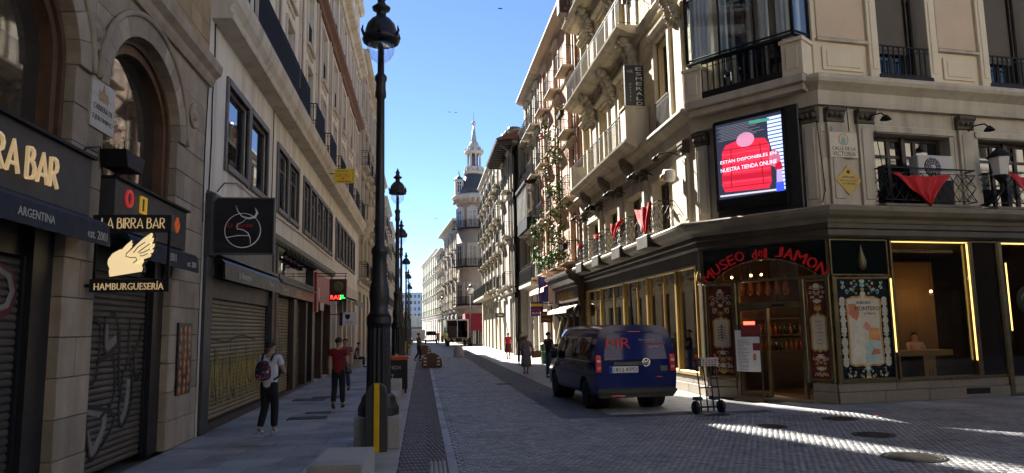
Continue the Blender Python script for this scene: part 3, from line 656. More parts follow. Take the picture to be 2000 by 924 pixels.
# planter under the second arched window
pl = thing('planter_box', 'black iron planter box bracketed to the stone pier by the arch', 'planter', LF.p(9.75, .2, 3.9)); m = MB()
m.prism(LF, [(9.50, 3.98), (9.98, 3.98), (10.06, 4.2), (9.42, 4.2)], .02, .34); ob('box', m, IRON, pl, bev=.008); m = MB(); m.tube([LF.p(9.74, 0, 3.86), LF.p(9.74, .17, 3.98)], .012, 5); m.tube([LF.p(9.48, -.05, 4.08), LF.p(9.2, .02, 4.0), LF.p(9.05, .02, 3.8)], .008, 4); ob('bracket', m, IRON, pl)
m = MB()
for k in range(26):
    a = 9.74+random.uniform(-.24, .24); d = .18+random.uniform(-.1, .1); z = 4.19; q = LF.p(a+random.uniform(-.06, .06), d+random.uniform(-.05, .05), z+random.uniform(.05, .2)); m.tube([LF.p(a, d, z), q], [.006, .002], 3)
ob('stems', m, LEAF, pl)
# menu poster
mp = thing('menu_poster', 'tall black poster of orange burgers on the stone pier', 'poster', LF.p(13.0, 0, .85)); m = MB(); m.box(LF, 12.66, 13.36, 0, .04, .84, 2.04); ob('board', m, BLACK, mp, bev=.004)
BUR = M('burger_print', (.42, .16, .06), (.28, .09, .03), 30, .5); BUR2 = M('burger_pale_print', (.5, .36, .2), (.4, .2, .1), 30, .5)
m = MB(); m2 = MB()
for j in range(8):
    for i in range(3):
        a, z = 12.78+i*.22+random.uniform(-.03, .03), .93+j*.14+random.uniform(-.02, .02); r = random.uniform(.05, .085)
        m.prism(LF, [(a+r*math.cos(k*PI/6), z+r*math.sin(k*PI/6)) for k in range(12)], .04, .044); m2.prism(LF, [(a+r*.5*math.cos(k*PI/5)-.01, z+.01+r*.45*math.sin(k*PI/5)) for k in range(10)], .043, .047)
ob('burger_print', m, BUR, mp); ob('burger_highlight', m2, BUR2, mp)
# ------------------------------------------------------------------ left: cream building with shops
cb = thing('cream_building', 'long cream building with dark balconies and row of shops beneath', 'building', (-4.07, 30, 0))
CY0, CY1 = 13.86, 46.0
m = MB(); m.box(LF, CY0, CY1, -10, -.7, 0, 18.4); ob('wall_core', m, CREAMT, cb); m = MB(); m.box(LF, CY0, 37.6, -4.8, -.7, 18.4, 22.8); m.box(LF, 43.0, CY1, -1.2, -.7, 18.4, 22.8); ob('attic_core', m, CREAMT, cb)
fw_ = [(15.2, 17.0), (17.25, 19.1), (20.5, 22.0), (22.25, 23.9)] + [(25.0+i*1.62, 25.0+i*1.62+1.35) for i in range(5)] + [(34.3+i*1.62, 34.3+i*1.62+1.35) for i in range(6)]
m = MB(); wall_mesh(m, LF, CY0, CY1, 4.3, 8.0, [(a, b, 5.35, 7.05) for a, b in fw_], .28); ob('wall', m, CREAM, cb)
GRYW = M('grey_window_frame', (.12, .11, .105), None, rough=.5)
for a, b in fw_:
    window(LF, a, b, 5.35, 7.05, cb, -.12, GRYW, GLASS, 1 if a < 20 else 2, 1 if a < 20 else 2, .07)
    m = MB(); m.box(LF, a-.12, a, -.05, .05, 5.2, 7.2); m.box(LF, b, b+.12, -.05, .05, 5.2, 7.2); m.box(LF, a, b, -.05, .06, 7.05, 7.2); m.box(LF, a, b, -.05, .08, 5.22, 5.35); ob('window_surround', m, GRYW, cb, bev=.006)
m = MB(); m.profile(LF, [(-.2, 7.93), (.40, 7.95), (.43, 8.05), (.36, 8.10), (.36, 8.2), (.46, 8.34), (.50, 8.52), (.50, 8.66), (.0, 8.72), (-.2, 8.72)], CY0+.02, CY1); ob('cornice', m, CREAMT, cb)
bays = [21.9+3.8*k for k in range(-2, 7)]
FL = [(8.72, 11.7), (11.7, 14.6), (15.1, 18.1)]
for j, (z0, z1) in enumerate(FL):
    ops = [(b-.55, b+.55, z0+.12 if j == 0 else z0+.35, z1-.45) for b in bays]
    m = MB(); wall_mesh(m, LF, CY0, CY1, z0, z1, ops, .32); ob('wall', m, CREAM, cb)
    for o in ops:
        window(LF, *o, cb, -.24, BLACK, GLASS, 2, 2, .06)
        m = MB(); a, b, zz0, zz1 = o
        m.box(LF, a-.17, a-.02, -.05, .06, zz0, zz1+.14); m.box(LF, b+.02, b+.17, -.05, .06, zz0, zz1+.14); m.box(LF, a-.02, b+.02, -.05, .07, zz1+.02, zz1+.14)
        if j: m.box(LF, a-.2, b+.2, -.05, .14, zz0-.12, zz0); m.box(LF, a-.1, b+.1, -.05, .05, zz0-.3, zz0-.14)
        ob('window_surround', m, CREAMT, cb, bev=.008)
        if j:
            m = MB(); railing(m, LF, [(a+.02, -.02), (b-.02, -.02)], zz0+.02, zz0+.95, .1, .012); ob('railing', m, IRON, cb)
    for k, b in enumerate(bays):
        m = MB(); m.box(LF, b+1.9-.16, b+1.9+.16, -.05, .05, z0, z1-.02); ob('pilaster', m, REDP, cb)
        m = MB(); m.box(LF, b+1.9-.34, b+1.9-.20, -.05, .08, z0, z1-.03); m.box(LF, b+1.9+.20, b+1.9+.34, -.05, .08, z0, z1-.03); ob('pilaster_trim', m, CREAMT, cb, bev=.01)
m = MB(); m.profile(LF, [(-.2, 14.6), (.10, 14.62), (.16, 14.75), (.34, 14.86), (.36, 15.0), (.0, 15.1), (-.2, 15.1)], CY0, CY1); ob('cornice', m, REDP, cb)
m = MB(); m.profile(LF, [(-.2, 18.1), (.12, 18.12), (.2, 18.3), (.5, 18.42), (.55, 18.62), (.0, 18.75), (-.2, 18.75)], CY0, CY1); ob('cornice', m, CREAMT, cb)
ops = [(b-.5, b+.5, 19.1, 21.4) for b in bays]+[(b+1.2, b+2.6, 19.1, 21.4) for b in bays if b+2.6 < CY1]
ops = [o for o in ops if o[1] < 37.4 or o[0] > 43.2]  # attic left open here, a gap shaped to let a sun streak through
m = MB(); wall_mesh(m, LF, CY0, 37.6, 18.75, 22.4, ops, .3, d=-.15); wall_mesh(m, LF, 43.0, CY1, 18.75, 22.4, ops, .3, d=-.15); ob('wall', m, CREAM, cb)
for o in ops: window(LF, *o, cb, -.4, BLACK, GLASS, 2, 2, .06)
for k, b in enumerate(bays):
    if 36.4 < b < 43.8: continue
    m = MB(); m.box(LF, b+.65, b+.85, -.25, .02, 18.75, 22.4); m.box(LF, b-.85, b-.65, -.25, .02, 18.75, 22.4); ob('pilaster', m, CREAMT, cb, bev=.02)
m = MB(); m.profile(LF, [(-.5, 22.4), (.1, 22.42), (.3, 22.6), (.33, 22.8), (-.5, 22.9)], CY0, 37.6); ob('cornice', m, CREAMT, cb); m = MB(); m.profile(LF, [(-.5, 22.4), (.1, 22.42), (.3, 22.6), (.33, 22.8), (-.5, 22.9)], 43.0, CY1); ob('cornice', m, CREAMT, cb)
# balconies on the first cornice
def cbal(a0, a1, z, pr, h, step=.10):
    r = MB(); railing(r, LF, [(a0, 0), (a0, pr), (a1, pr), (a1, 0)], z, z+h, step, .017); ob('balcony_railing', r, IRON, cb)
cbal(15.9, 21.2, 8.70, .44, 1.0, .09)
for b in bays[2:]: 
    if b > 22: cbal(b-1.0, b+1.0, 8.70, .44, 1.0, .10)
cbal(20.9+.5, 23.2, 8.70, .44, 1.0, .10)
# ground floor
m = MB(); wall_mesh(m, LF, CY0, CY1, 0, 4.3, [(13.98, 20.45, 0, 4.28), (20.6, 27.6, 0, 4.28), (27.75, 33.0, 0, 4.1), (33.3, 34.9, 0, 3.6), (35.4, 37.6, 0, 3.6), (38.1, 39.7, 0, 3.6), (40.2, 42.4, 0, 3.6), (43, 44.6, 0, 3.6)], .6); ob('wall', m, CREAMT, cb)
m = MB(); m.profile(LF, [(-.1, 4.28), (.08, 4.3), (.16, 4.38), (.18, 4.5), (.02, 4.56), (-.1, 4.56)], 14.0, 33.2); ob('shop_cornice', m, GREYP, cb)
# shop 1
def part_box(name, mat, *bx, bev=0., parent=None):
    m = MB()
    for b in bx: m.box(LF, *b)
    return ob(name, m, mat, parent or cb, bev=bev)
part_box('shop_frame', CHAR, (13.98, 14.45, -.5, .06, 0, 4.27), (20.1, 20.45, -.5, .05, 0, 4.27), (14.45, 20.1, -.5, -.05, 2.55, 2.95), bev=.01)
part_box('fascia_panel', GREYP, (14.45, 20.1, -.4, .02, 2.97, 4.27))
part_box('shop_sill', DWOOD, (14.45, 20.1, -.4, .02, 0, .14))
shutter(LF, 14.6, 19.98, .15, 2.55, cb, SLATY, -.12, .088)
graffiti(LF, cb, [[(15.0+i*.55, .4+.2*(i % 2)), (15.2+i*.55, 1.3), (15.35+i*.55, .5), (15.5+i*.55, 1.5-.1*(i % 3)), (15.6+i*.55, .35)] for i in range(8)], GRAFY, -.099, .11)
graffiti(LF, cb, [[(15.1, 1.75), (16.2, 1.68), (17.4, 1.8), (18.8, 1.7)], [(15.3, 1.55), (15.35, .9), (15.6, .45)], [(16.5, 1.65), (16.6, .8), (16.9, .5), (17.2, 1.2)], [(17.9, 1.6), (18.1, .9), (18.6, .7), (18.8, 1.4)]], GRAF, -.096, .04)
aw = thing('awning', 'folded black awning with script lettering over the yellow graffiti shutter', 'awning', LF.p(17, 0, 2.9)); m = MB(); m.profile(LF, [(.03, 3.34), (.18, 3.30), (.26, 3.22), (.27, 2.90), (.24, 2.90), (.22, 3.15), (.03, 3.25)], 14.5, 20.0); ob('fabric', m, BLACK, aw); m = MB(); m.box(LF, 14.45, 20.05, .02, .2, 3.35, 3.42); ob('cassette', m, GREYP, aw)
text('lettering', 'La Vermutería', LF, 16.1, 3.06, .15, PALE, aw, .272, 1.1, slant=.25, ext=.003); text('lettering', 'Tapas', LF, 18.8, 3.05, .13, PALE, aw, .272, .5, slant=.25, ext=.003)
# black square sign with the white bull ring drawing
BF = Fr((-3.95, 14.12, 0), (1, 0, 0))
bs = thing('square_shop_sign', 'black square box sign with white circle, bull horns and red script', 'shop sign', (-4.07, 14.12, 3.38)); m = MB(); m.box(BF, 0, 1.10, -.13, 0, 3.36, 4.42); ob('box', m, BLACK, bs, bev=.01)
m = MB(); m.box(BF, -.02, 0, -.15, .015, 3.34, 4.44); m.box(BF, 1.10, 1.12, -.15, .015, 3.34, 4.44); m.box(BF, 0, 1.10, -.15, .015, 3.34, 3.365); m.box(BF, 0, 1.10, -.15, .015, 4.415, 4.44); m.box(BF, -.12, -.02, -.1, -.04, 3.5, 4.3); ob('frame', m, GREYP, bs)
m = MB(); m.ribbon(BF, [(.54+.33*math.cos(k*PI/20), 3.80+.33*math.sin(k*PI/20)) for k in range(41)], [.012+.009*max(0, math.cos(k*PI/20-5.5)) for k in range(41)], .012)
m.ribbon(BF, [(.40, 4.28), (.44, 4.17), (.52, 4.07), (.64, 4.03), (.76, 4.06), (.80, 4.14), (.76, 4.24)], [.006, .014, .024, .034, .05, .04, .004], .014); m.ribbon(BF, [(.60, 4.03), (.55, 3.97), (.45, 3.92), (.43, 3.88), (.44, 3.83), (.55, 3.81), (.64, 3.75), (.68, 3.66), (.69, 3.53)], [.008, .01, .012, .016, .02, .018, .018, .016, .006], .016); m.ribbon(BF, [(.24, 3.66), (.45, 3.70), (.67, 3.70)], .015, .013); ob('bull_drawing', m, WHITEP, bs)
text('lettering', 'La Taurina', BF, .50, 3.90, .085, REDPR, bs, .02, .46, slant=.3, ext=.003)
# side panel of the fascia behind the square sign
part_box('fascia_return', CHAR, (13.95, 14.3, .0, .14, 3.3, 4.5), bev=.01)
# shop 2 with display case
part_box('shop_frame', BLACK, (20.6, 20.85, -.5, .05, 0, 4.27), (27.3, 27.6, -.5, .05, 0, 4.27), (20.85, 27.3, -.45, .08, 3.36, 3.5), (20.85, 27.3, -.45, .03, 4.16, 4.27), bev=.01)
part_box('fascia', BLACK, (20.85, 27.3, -.4, .10, 2.92, 3.33), bev=.01); part_box('lamp_ledge', GREYP, (20.85, 27.3, .1, .16, 3.27, 3.33))
for a, s_, h in ((21.7, 'Cervecería', .13), (24.0, 'EL LOCO', .17), (26.4, 'Tapas', .12)): text('lettering', s_, LF, a, 3.1, h, PALE, cb, .104, None, ext=.003)
vb = part_box('display_case', DWOOD, (20.85, 27.3, -.62, -.58, 3.5, 4.16))
m = MB(); m.box(LF, 20.86, 27.29, -.1, -.09, 3.5, 4.16); ob('pane', m, clear_glass('case_glass', (.9, .9, .9), .18), vb)
VC = [M('display_'+n, c, None, rough=.35) for n, c in (('cream', (.5, .4, .22)), ('blue', (.12, .2, .32)), ('red', (.35, .06, .04)), ('brown', (.22, .11, .05)))]
for k in range(16):
    a = 21.1+k*.39; h = random.uniform(.22, .5); mm = MB(); mm.lathe(LF.p(a, -.35, 3.505), [(.08, 0), (.13, .05), (.12, h*.5), (.05, h*.7), (.06, h), (.001, h)], 10); ob('display_jar', mm, random.choice(VC), vb)
for k in range(8):
    a = 21.4+k*.75; mm = MB(); mm.lathe(LF.p(a, .16, 4.08), [(.035, .16), (.05, .12), (.13, .0), (.12, -.01), (.001, .02)], 10); mm.tube([LF.p(a, .16, 4.24), LF.p(a, .12, 4.33), LF.p(a, 0, 4.36)], .012, 4); ob('spotlight', mm, IRON, cb)
shutter(LF, 21.0, 23.5, .08, 2.9, cb, SLATY, -.15, .088); part_box('door_post', DWOOD, (23.6, 24.1, -.5, .02, 0, 2.9), (26.0, 26.3, -.5, .02, 0, 2.9), (20.85, 27.3, -.2, .06, 0, .08))
shutter(LF, 24.2, 25.9, .08, 2.9, cb, SLAT, -.2, .088); window(LF, 26.4, 27.25, .1, 2.9, cb, -.3, DWOOD, GLASS, 1, 2)
graffiti(LF, cb, [[(21.3, 2.3), (21.9, 2.0), (22.1, 1.2), (21.7, .5)], [(22.5, 2.2), (22.4, 1.2), (22.9, .6), (23.2, 1.2)]], GRAF, -.12, .045)
m = MB(); m.tube([LF.p(20.52, .06, 0), LF.p(20.52, .06, 3.3)], .045, 8); ob('drain_pipe', m, REDP, cb)
# shop 3: red front
REDF = M('red_shop_front', (.33, .012, .03), (.25, .01, .025), 3, .4)
part_box('shop_frame', REDF, (27.75, 28.3, -.4, .12, 2.6, 4.1), (28.3, 33.0, -.4, .05, 3.0, 4.1), bev=.01); part_box('door_post', DWOOD, (27.75, 28.1, -.4, .02, 0, 2.6), (29.9, 30.3, -.4, .02, 0, 3), (32.6, 33.0, -.4, .02, 0, 3))
for a, b in ((28.15, 29.85), (30.35, 32.55)): window(LF, a, b, .1, 2.95, cb, -.3, DWOOD, GLASS, 2, 2)
part_box('poster_panel', PALE, (28.35, 28.9, .05, .07, 3.1, 3.55), (29.1, 30.2, .05, .07, 2.7, 3.0))
for a, b in ((33.3, 34.9), (35.4, 37.6), (38.1, 39.7), (40.2, 42.4), (43, 44.6)):
    window(LF, a, b, 0.05, 3.55, cb, -.35, DWOOD, GLASS, 2, 2)
m = MB(); m.profile(LF, [(.02, 3.65), (.9, 3.35), (.92, 3.1), (.88, 3.1), (.87, 3.3), (.02, 3.6)], 35.2, 39.8); aw = thing('awning', 'dark folded-out awning beyond the red shop front', 'awning', LF.p(37, 0, 3)); ob('fabric', m, CHAR, aw)
# LED sign
LFX = Fr((-3.95, 27.9, 0), (1, 0, 0))
ls = thing('led_sign', 'dark red box sign with red and green LED characters', 'led sign', (-4, 27.9, 2.8)); a0, z0 = 0.0, 0
def px2(F, px, py): return sp(F, px, py)
xa, za = px2(LFX, 643, 588); xb, zb = px2(LFX, 677, 545)
m = MB(); m.box(LFX, xa, xb, -.2, 0, za, zb); ob('box', m, M('maroon_box', (.09, .012, .015), (.06, .01, .012), 3, .4), ls, bev=.01)
m = MB(); m.box(LFX, xa+.03, xb-.03, 0, .01, za+.02, za+.26); ob('led_panel', m, BLACK, ls)
RL = M('red_led', (.5, .02, .02), None, emit=(1, .03, .02), estr=1.2); GL = M('green_led', (.02, .5, .05), None, emit=(.02, 1, .12), estr=1.0)
text('lettering', 'RAS', LFX, xa+.05, za+.14, .16, RL, ls, .012, .36, 'l'); text('lettering', 'JL', LFX, xb-.04, za+.14, .17, GL, ls, .012, .2, 'r')
m = MB(); m.lathe(LFX.p((xa+xb)/2, .0, (za+zb)/2+.14), [(.2, 0), (.2, .012), (.14, .015), (.001, .012)], 18, axis=LFX.n); ob('emblem', m, M('olive_emblem', (.16, .12, .03), (.05, .10, .04), 9, .5), ls)
m = MB()
for zz in (zb+.12, zb+.22): m.tube([LFX.p(-.1, -.1, zz), LFX.p(xb, -.1, zz)], .015, 5)
m.tube([LFX.p(xa+.05, -.1, zb), LFX.p(xa+.05, -.1, zb+.22)], .012, 5); m.tube([LFX.p(xb-.05, -.1, zb), LFX.p(xb-.05, -.1, zb+.22)], .012, 5); ob('bracket', m, IRON, ls)
# white sign with a hand emblem
HFX = Fr((-3.95, 32.5, 0), (1, 0, 0)); xa, za = px2(HFX, 669, 636); xb, zb = px2(HFX, 697, 610)
wsn = thing('white_sign', 'small white projecting sign with dark shield emblem and text lines', 'shop sign', (-4, 32.5, 2)); m = MB(); m.box(HFX, xa, xb, -.08, 0, za, zb); ob('panel', m, WHITEP, wsn, bev=.005); m = MB(); m.box(HFX, xa-.14, xa, -.08, 0, za, zb); m.box(HFX, -.1, xa-.14, -.06, -.03, zb-.1, zb-.06); ob('side_panel', m, M('violet_panel', (.03, .025, .12), None), wsn)
w_ = xb-xa; h_ = zb-za; m = MB(); m.prism(HFX, [(xa+w_*.18, zb-h_*.15), (xa+w_*.52, zb-h_*.15), (xa+w_*.52, zb-h_*.4), (xa+w_*.35, zb-h_*.58), (xa+w_*.18, zb-h_*.4)], 0, .006); ob('emblem', m, BLACK, wsn)
for k, s_ in enumerate(('COFRADÍA', 'MEDINACELI', 'Madrid')): text('lettering', s_, HFX, xa+w_*.15, za+h_*(.34-.12*k), h_*.075, BLACK, wsn, .002, w_*(.5 if k != 1 else .68), 'l', .003)
# yellow hostel sign
YF = Fr((-3.8, 29.0, 0), (1, 0, 0)); xa, za = px2(YF, 653, 357); xb, zb = px2(YF, 693, 330)
ys = thing('hostel_sign', 'yellow hostel sign with red lettering CENTRO on left facade', 'hotel sign', (-4, 29.0, za)); m = MB(); m.box(YF, xa, xb, -.1, 0, za, zb); ob('panel', m, M('yellow_panel', (.75, .58, .02), (.68, .5, .02), 4, .5), ys, bev=.005)
w_ = xb-xa; h_ = zb-za; text('lettering', 'CENTRO', YF, xa+w_*.42, za+h_*.52, h_*.24, REDPR, ys, .002, w_*.7, ext=.004); text('lettering', 'HOSTAL', YF, xa+w_*.4, za+h_*.83, h_*.13, BLACK, ys, .002, w_*.6, ext=.004)
for k, c in enumerate('HOTEL'): text('lettering', c, YF, xb-w_*.08, zb-h_*(.12+.17*k), h_*.12, BLACK, ys, .002, ext=.004)
m = MB(); m.box(YF, xa+w_*.12, xa+w_*.8, 0, .004, za+h_*.08, za+h_*.14); m.box(YF, xa+w_*.35, xa+w_*.5, 0, .004, za+h_*.27, za+h_*.35); ob('print', m, REDPR, ys); m = MB(); m.tube([YF.p(-.3, -.05, zb-.2), YF.p(xa, -.05, zb-.2)], .02, 5); ob('bracket', m, IRON, ys)

# ------------------------------------------------------------------ generic facade for the buildings further along
def facade(root, F, s0, s1, z0, floors, bays_, wmat, tmat, ww=1.1, bal=0., pil=False, corn=.4, ground=None, sur=True, back=9., wframe=None, shut=False, orn=False, gz=.35, fstep=.16):
    """floors: list of (z_bottom, z_top); bays_: window centres; bal: balcony projection"""
    z1 = floors[-1][1]; m = MB(); m.box(F, s0, s1, -back, -.45, z0, z1+.3); ob('wall_core', m, wmat, root)
    lo = floors[0][0]
    if lo > z0:
        ops = ground or [(b-ww*.75, b+ww*.75, 0.05, lo-.8) for b in bays_]; m = MB(); wall_mesh(m, F, s0, s1, z0, lo, ops, .35); ob('wall', m, tmat, root)
        for o in ops: window(F, *o, root, -.28, wframe or DWOOD, GLASS, 2, 2, .07)
        m = MB(); m.profile(F, [(-.1, lo-.45), (.1, lo-.42), (.16, lo-.25), (.16, lo-.18), (-.1, lo-.14)], s0, s1); ob('string_course', m, tmat, root)
    for j, (a, b) in enumerate(floors):
        top = j == len(floors)-1; bl = bal and not (orn and top)
        ops = [(c-ww/2, c+ww/2, a+(.12 if bl else .75), b-.55) for c in bays_]
        m = MB(); wall_mesh(m, F, s0, s1, a, b, ops, .32); ob('wall', m, wmat, root)
        for k, o in enumerate(ops):
            window(F, *o, root, -.22, wframe or DWOOD, GLASS2 if (k+j) % 3 else GLASS, 2, 2, .06)
            if sur:
                m = MB(); x, y, q0, q1 = o
                m.box(F, x-.18, x-.02, -.05, .06, q0, q1+.05); m.box(F, y+.02, y+.18, -.05, .06, q0, q1+.05); m.profile(F, [(-.05, q1+.06), (.07, q1+.06), (.1, q1+.2), (.2, q1+.26), (.2, q1+.32), (-.05, q1+.34)], x-.24, y+.24)
                ob('window_surround', m, tmat, root)
            if bl: balcony(F, o[0]-.3, o[1]+.3, a+.1, bal, root, tmat, 1.0, fstep, .12, brackets=j < 2)
        if pil:
            for c in [(p+q)/2 for p, q in zip(bays_, bays_[1:])]: m = MB(); m.box(F, c-.18, c+.18, -.05, .08, a, b-.02); ob('pilaster', m, tmat, root)
        if not top: m = MB(); m.profile(F, [(-.05, b-.16), (.06, b-.14), (.10, b-.02), (-.05, b)], s0, s1); ob('string_course', m, tmat, root)
    m = MB(); m.profile(F, [(-.4, z1), (.1, z1), (.14, z1+.15), (corn*.7, z1+.22), (corn, z1+.36), (corn, z1+.48), (-.4, z1+.55)], s0, s1); ob('cornice', m, tmat, root)
    return root
# ornate cream building with rounded stone balconies
ORN = M('ornate_limestone', (.50, .43, .33), (.40, .34, .26), 1.2, .85, bump=.4, bscale=6)
ob2 = thing('ornate_building', 'pale ornate building with sculpted facade past the cream building', 'building', (-4.07, 53, 0))
facade(ob2, LF, 46.05, 64, 0, [(5.2, 9.0), (9.0, 12.6), (12.6, 16.2), (16.2, 19.8)], [48, 51.4, 54.8, 58.2, 61.9], ORN, ORN, 1.2, .55, True, .6, orn=True)
for b in (48, 51.4, 54.8, 58.2):
    for z in (8.6, 12.2, 15.8):
        m = MB()
        for k in range(5): m.ball(LF.p(b-.7+.35*k, .14, z+.05*math.sin(k*1.6)), .16+.05*(k == 2), 7, sq=(1, 1, 1.2))
        ob('carved_garland', m, ORN, ob2)
m = MB(); bow = [(.75*math.sin(PI*k/12)+.1, 47.0+2.4*k/12) for k in range(13)]
for z0, z1, e in ((8.85, 9.05, .12), (9.05, 9.85, 0.0), (9.85, 9.98, .08)):
    P = [LF.p(a, (d-.1)*(1+e)+.02, z0) for d, a in bow]+[LF.p(a, (d-.1)*(1+e)+.02, z1) for d, a in bow]; n = 13
    m.add(P, [(i, i+1, n+i+1, n+i) for i in range(n-1)]+[tuple(range(n-1, -1, -1)), tuple(range(n, 2*n))])
ob('bow_balcony', m, ORN, ob2)
m = MB(); m.lathe(LF.p(48.2, 0.1, 8.0), [(.1, -.4), (.3, 0), (.6, .5), (.85, .85)], 12); ob('corbel', m, ORN, ob2)
m = MB(); m.box(LF, 46.6, 59.4, -1.6, -.6, 20.3, 23.0); ob('attic', m, ORN, ob2)
for b in (48, 51.4, 54.8, 58.2):
    window(LF, b-.5, b+.5, 20.7, 22.4, ob2, -.58, DWOOD, GLASS, 2, 2); m = MB(); m.lathe(LF.p(b+1.7, -.3, 20.35), [(.3, 0), (.3, .3), (.16, .5), (.25, .9), (.1, 1.3), (.12, 1.5), (.001, 1.7)], 9); ob('urn', m, ORN, ob2)
def simple_building(name, label, F, s0, s1, z, nf, nb, wm, tm, bal=.45, zg=4.6, **k):
    t = thing(name, label, 'building', F.p((s0+s1)/2, 0, 0)); fh = (z-zg)/nf; g = (s1-s0)/nb
    facade(t, F, s0, s1, 0, [(zg+fh*i, zg+fh*(i+1)) for i in range(nf)], [s0+g*(i+.5) for i in range(nb)], wm, tm, min(1.2, g*.42), bal, **k); return t
PINKL = M('rose_render', (.45, .25, .17), (.38, .21, .14), 1.4, .85, bump=.1); GREYL = M('grey_render', (.40, .39, .36), (.34, .33, .30), 1.4, .85, bump=.1)
t = simple_building('stucco_building', 'carved sandy building with balconies beyond the ornate left facade', LF, 64.05, 76, 16.6, 4, 4, ORN, CREAMT, .5, pil=True, orn=True)
for b in range(5):
    m = MB(); m.lathe(LF.p(65+b*2.6, -.2, 17.0), [(.35, 0), (.35, .5), (.15, .7), (.3, 1.2), (.2, 1.7), (.001, 2.2)], 9); ob('urn', m, ORN, t)
t = simple_building('rose_building', 'rose coloured building with grey trim far down the left side', LF, 76.05, 89, 15.6, 4, 4, PINKL, CREAMT, .4)
t = simple_building('sand_building', 'sandy far building at the end of the left row', LF, 89.05, 104, 14.8, 3, 5, JSTONE, CREAMT, .4)
t = simple_building('grey_building', 'grey far building closing the left row', LF, 104.05, 124, 14.0, 3, 6, GREYL, CREAMT, .4)
# unseen set-back attic added on the left roof to shade the street
ATT = M('unseen_mass_render', (.40, .36, .30), (.35, .31, .26), 1.5, .85)
def attic(par, a0, a1, d0, d1, z0, z1): m = MB(); m.box(LF, a0, a1, d0, d1, z0, z1); ob('attic', m, ATT, par)
attic(cb, 13.9, 37.6, -4.9, -.6, 22.7, 25.2)
# unseen masses added behind the roofs to block sun, their gap shapes a streak
def wing(par, y0, y1, h):
    m = MB(); P = [(-9, y0), (-9, y1), (-13, y1+11), (-13, y0+(11 if y0 > 50 else 0))]
    m.add([(x, y, z) for z in (0, h) for x, y in P], [(0, 1, 2, 3), (7, 6, 5, 4)]+[(i, (i+1) % 4, 4+(i+1) % 4, 4+i) for i in range(4)]); ob('sun_blocker', m, ATT, par)
wing(cb, 14, 52.4, 46); wing(ob2, 53.9, 62.3, 46)

def cable(par, F, pts, r=.014): m = MB(); m.tube([F.p(*q) for q in pts], r, 5); ob('wall_cable', m, IRON, par)
cable(cb, LF, [(14.05, .03, 4.5), (14.1, .03, 5.6), (14.02, .04, 6.3), (14.12, .03, 7.2), (14.08, .03, 7.9)]); cable(cb, LF, [(14.5, .06, 4.62), (15.0, .06, 4.9), (16.0, .04, 5.1), (20.2, .03, 5.05), (24.5, .03, 5.1), (33, .03, 5.05)], .012); cable(cb, LF, [(19.7, .03, 4.6), (19.75, .03, 6.2), (19.7, .04, 7.9)], .012)
cable(bb, LF, [(9.5, .03, 3.95), (9.35, .06, 4.2), (9.0, .05, 4.1), (8.8, .04, 3.9)], .012); cable(bb, LF, [(13.75, .03, 3.9), (13.7, .03, 5.2), (13.78, .03, 6.5)], .01)
# ------------------------------------------------------------------ right: the corner building with the ham bar
jb = thing('corner_building', 'ornate cream corner building with ham bar shopfront and chamfered entrance', 'building', (8.5, 17.5, 0))
YE = 32.25; TB = 22.0
M1, M2 = .344, .568
def ring(name, prof, mat, bev=0., r0=-YE, d1=12.5, faces='rcd'):
    if 'r' in faces: m = MB(); m.profile(RF, prof, r0, -18.4, c1=M1); ob(name, m, mat, jb, bev=bev)
    if 'c' in faces: m = MB(); m.profile(CF, prof, 0, CL, c0=-M1, c1=M2); ob(name, m, mat, jb, bev=bev)
    if 'd' in faces: m = MB(); m.profile(DF, prof, 0, d1, c0=-M2); ob(name, m, mat, jb, bev=bev)
def jbox(name, F, mat, *bx, bev=0., parent=None):
    m = MB()
    for b in bx: m.box(F, *b)
    return ob(name, m, mat, parent or jb, bev=bev)
# plinth blocks and step
for F, a0, a1 in ((RF, -YE, -18.42), (CF, .02, .93), (CF, 2.75, CL-.02), (DF, .02, 5.6)):
    ashlar(F, a0, a1, 0, .27, 1.25, .27, jb, PLINTH, d=.03, depth=.3, name='plinth_block'); ashlar(F, a0, a1, .27, .47, 1.6, .2, jb, PLINTH, d=.0, depth=.3, name='plinth_block')
jbox('step', CF, PLINTH, (.86, 2.82, -1.2, .16, -.02, .07), bev=.01)
jbox('vent_grille', DF, IRON, (3.6, 4.3, .02, .04, .1, .24))
# shopfront: bronze structure
DWN = [0.02, .42, .0]
for k, (a, b) in enumerate(((-YE, -YE+.2), (-18.62, -18.4))): jbox('shop_pier', RF, BRONZE, (a, b, -.3, .05, .47, 3.86), bev=.01)
YM = [31.95, 29.4, 25.9, 23.1, 20.35, 18.75]
for k in range(5):
    a0, a1 = -YM[k], -YM[k+1]; fr = MB()
    fr.box(RF, a0, a0+.07, -.1, .07, .5, 3.5); fr.box(RF, a1-.07, a1, -.1, .07, .5, 3.5); fr.box(RF, a0+.07, a1-.07, -.1, .06, .5, .6); fr.box(RF, a0+.07, a1-.07, -.1, .06, 3.42, 3.5)
    o = ob('window', fr, BRASS, jb, bev=.012); g = MB(); g.box(RF, a0+.04, a1-.04, -.03, -.02, .52, 3.48); ob('pane', g, SHOPG2, o)
    m = MB(); m.box(RF, a0+.1, a0+.19, -.08, .015, .6, 3.42); m.box(RF, a1-.19, a1-.1, -.08, .015, .6, 3.42); ob('inner_frame', m, BRASS, o, bev=.01)
    if k < 4: m = MB(); m.box(RF, a0+(a1-a0)*.55, a0+(a1-a0)*.55+.05, -.08, .02, .6, 3.42); ob('mullion', m, BRASS, o, bev=.01)
jbox('shop_fascia', RF, FASC, (-YE, -18.4, -.3, .03, 3.5, 3.86))
jbox('door_panel', RF, DWOOD, (-29.2, -28.5, -.09, -.04, .6, 3.1))
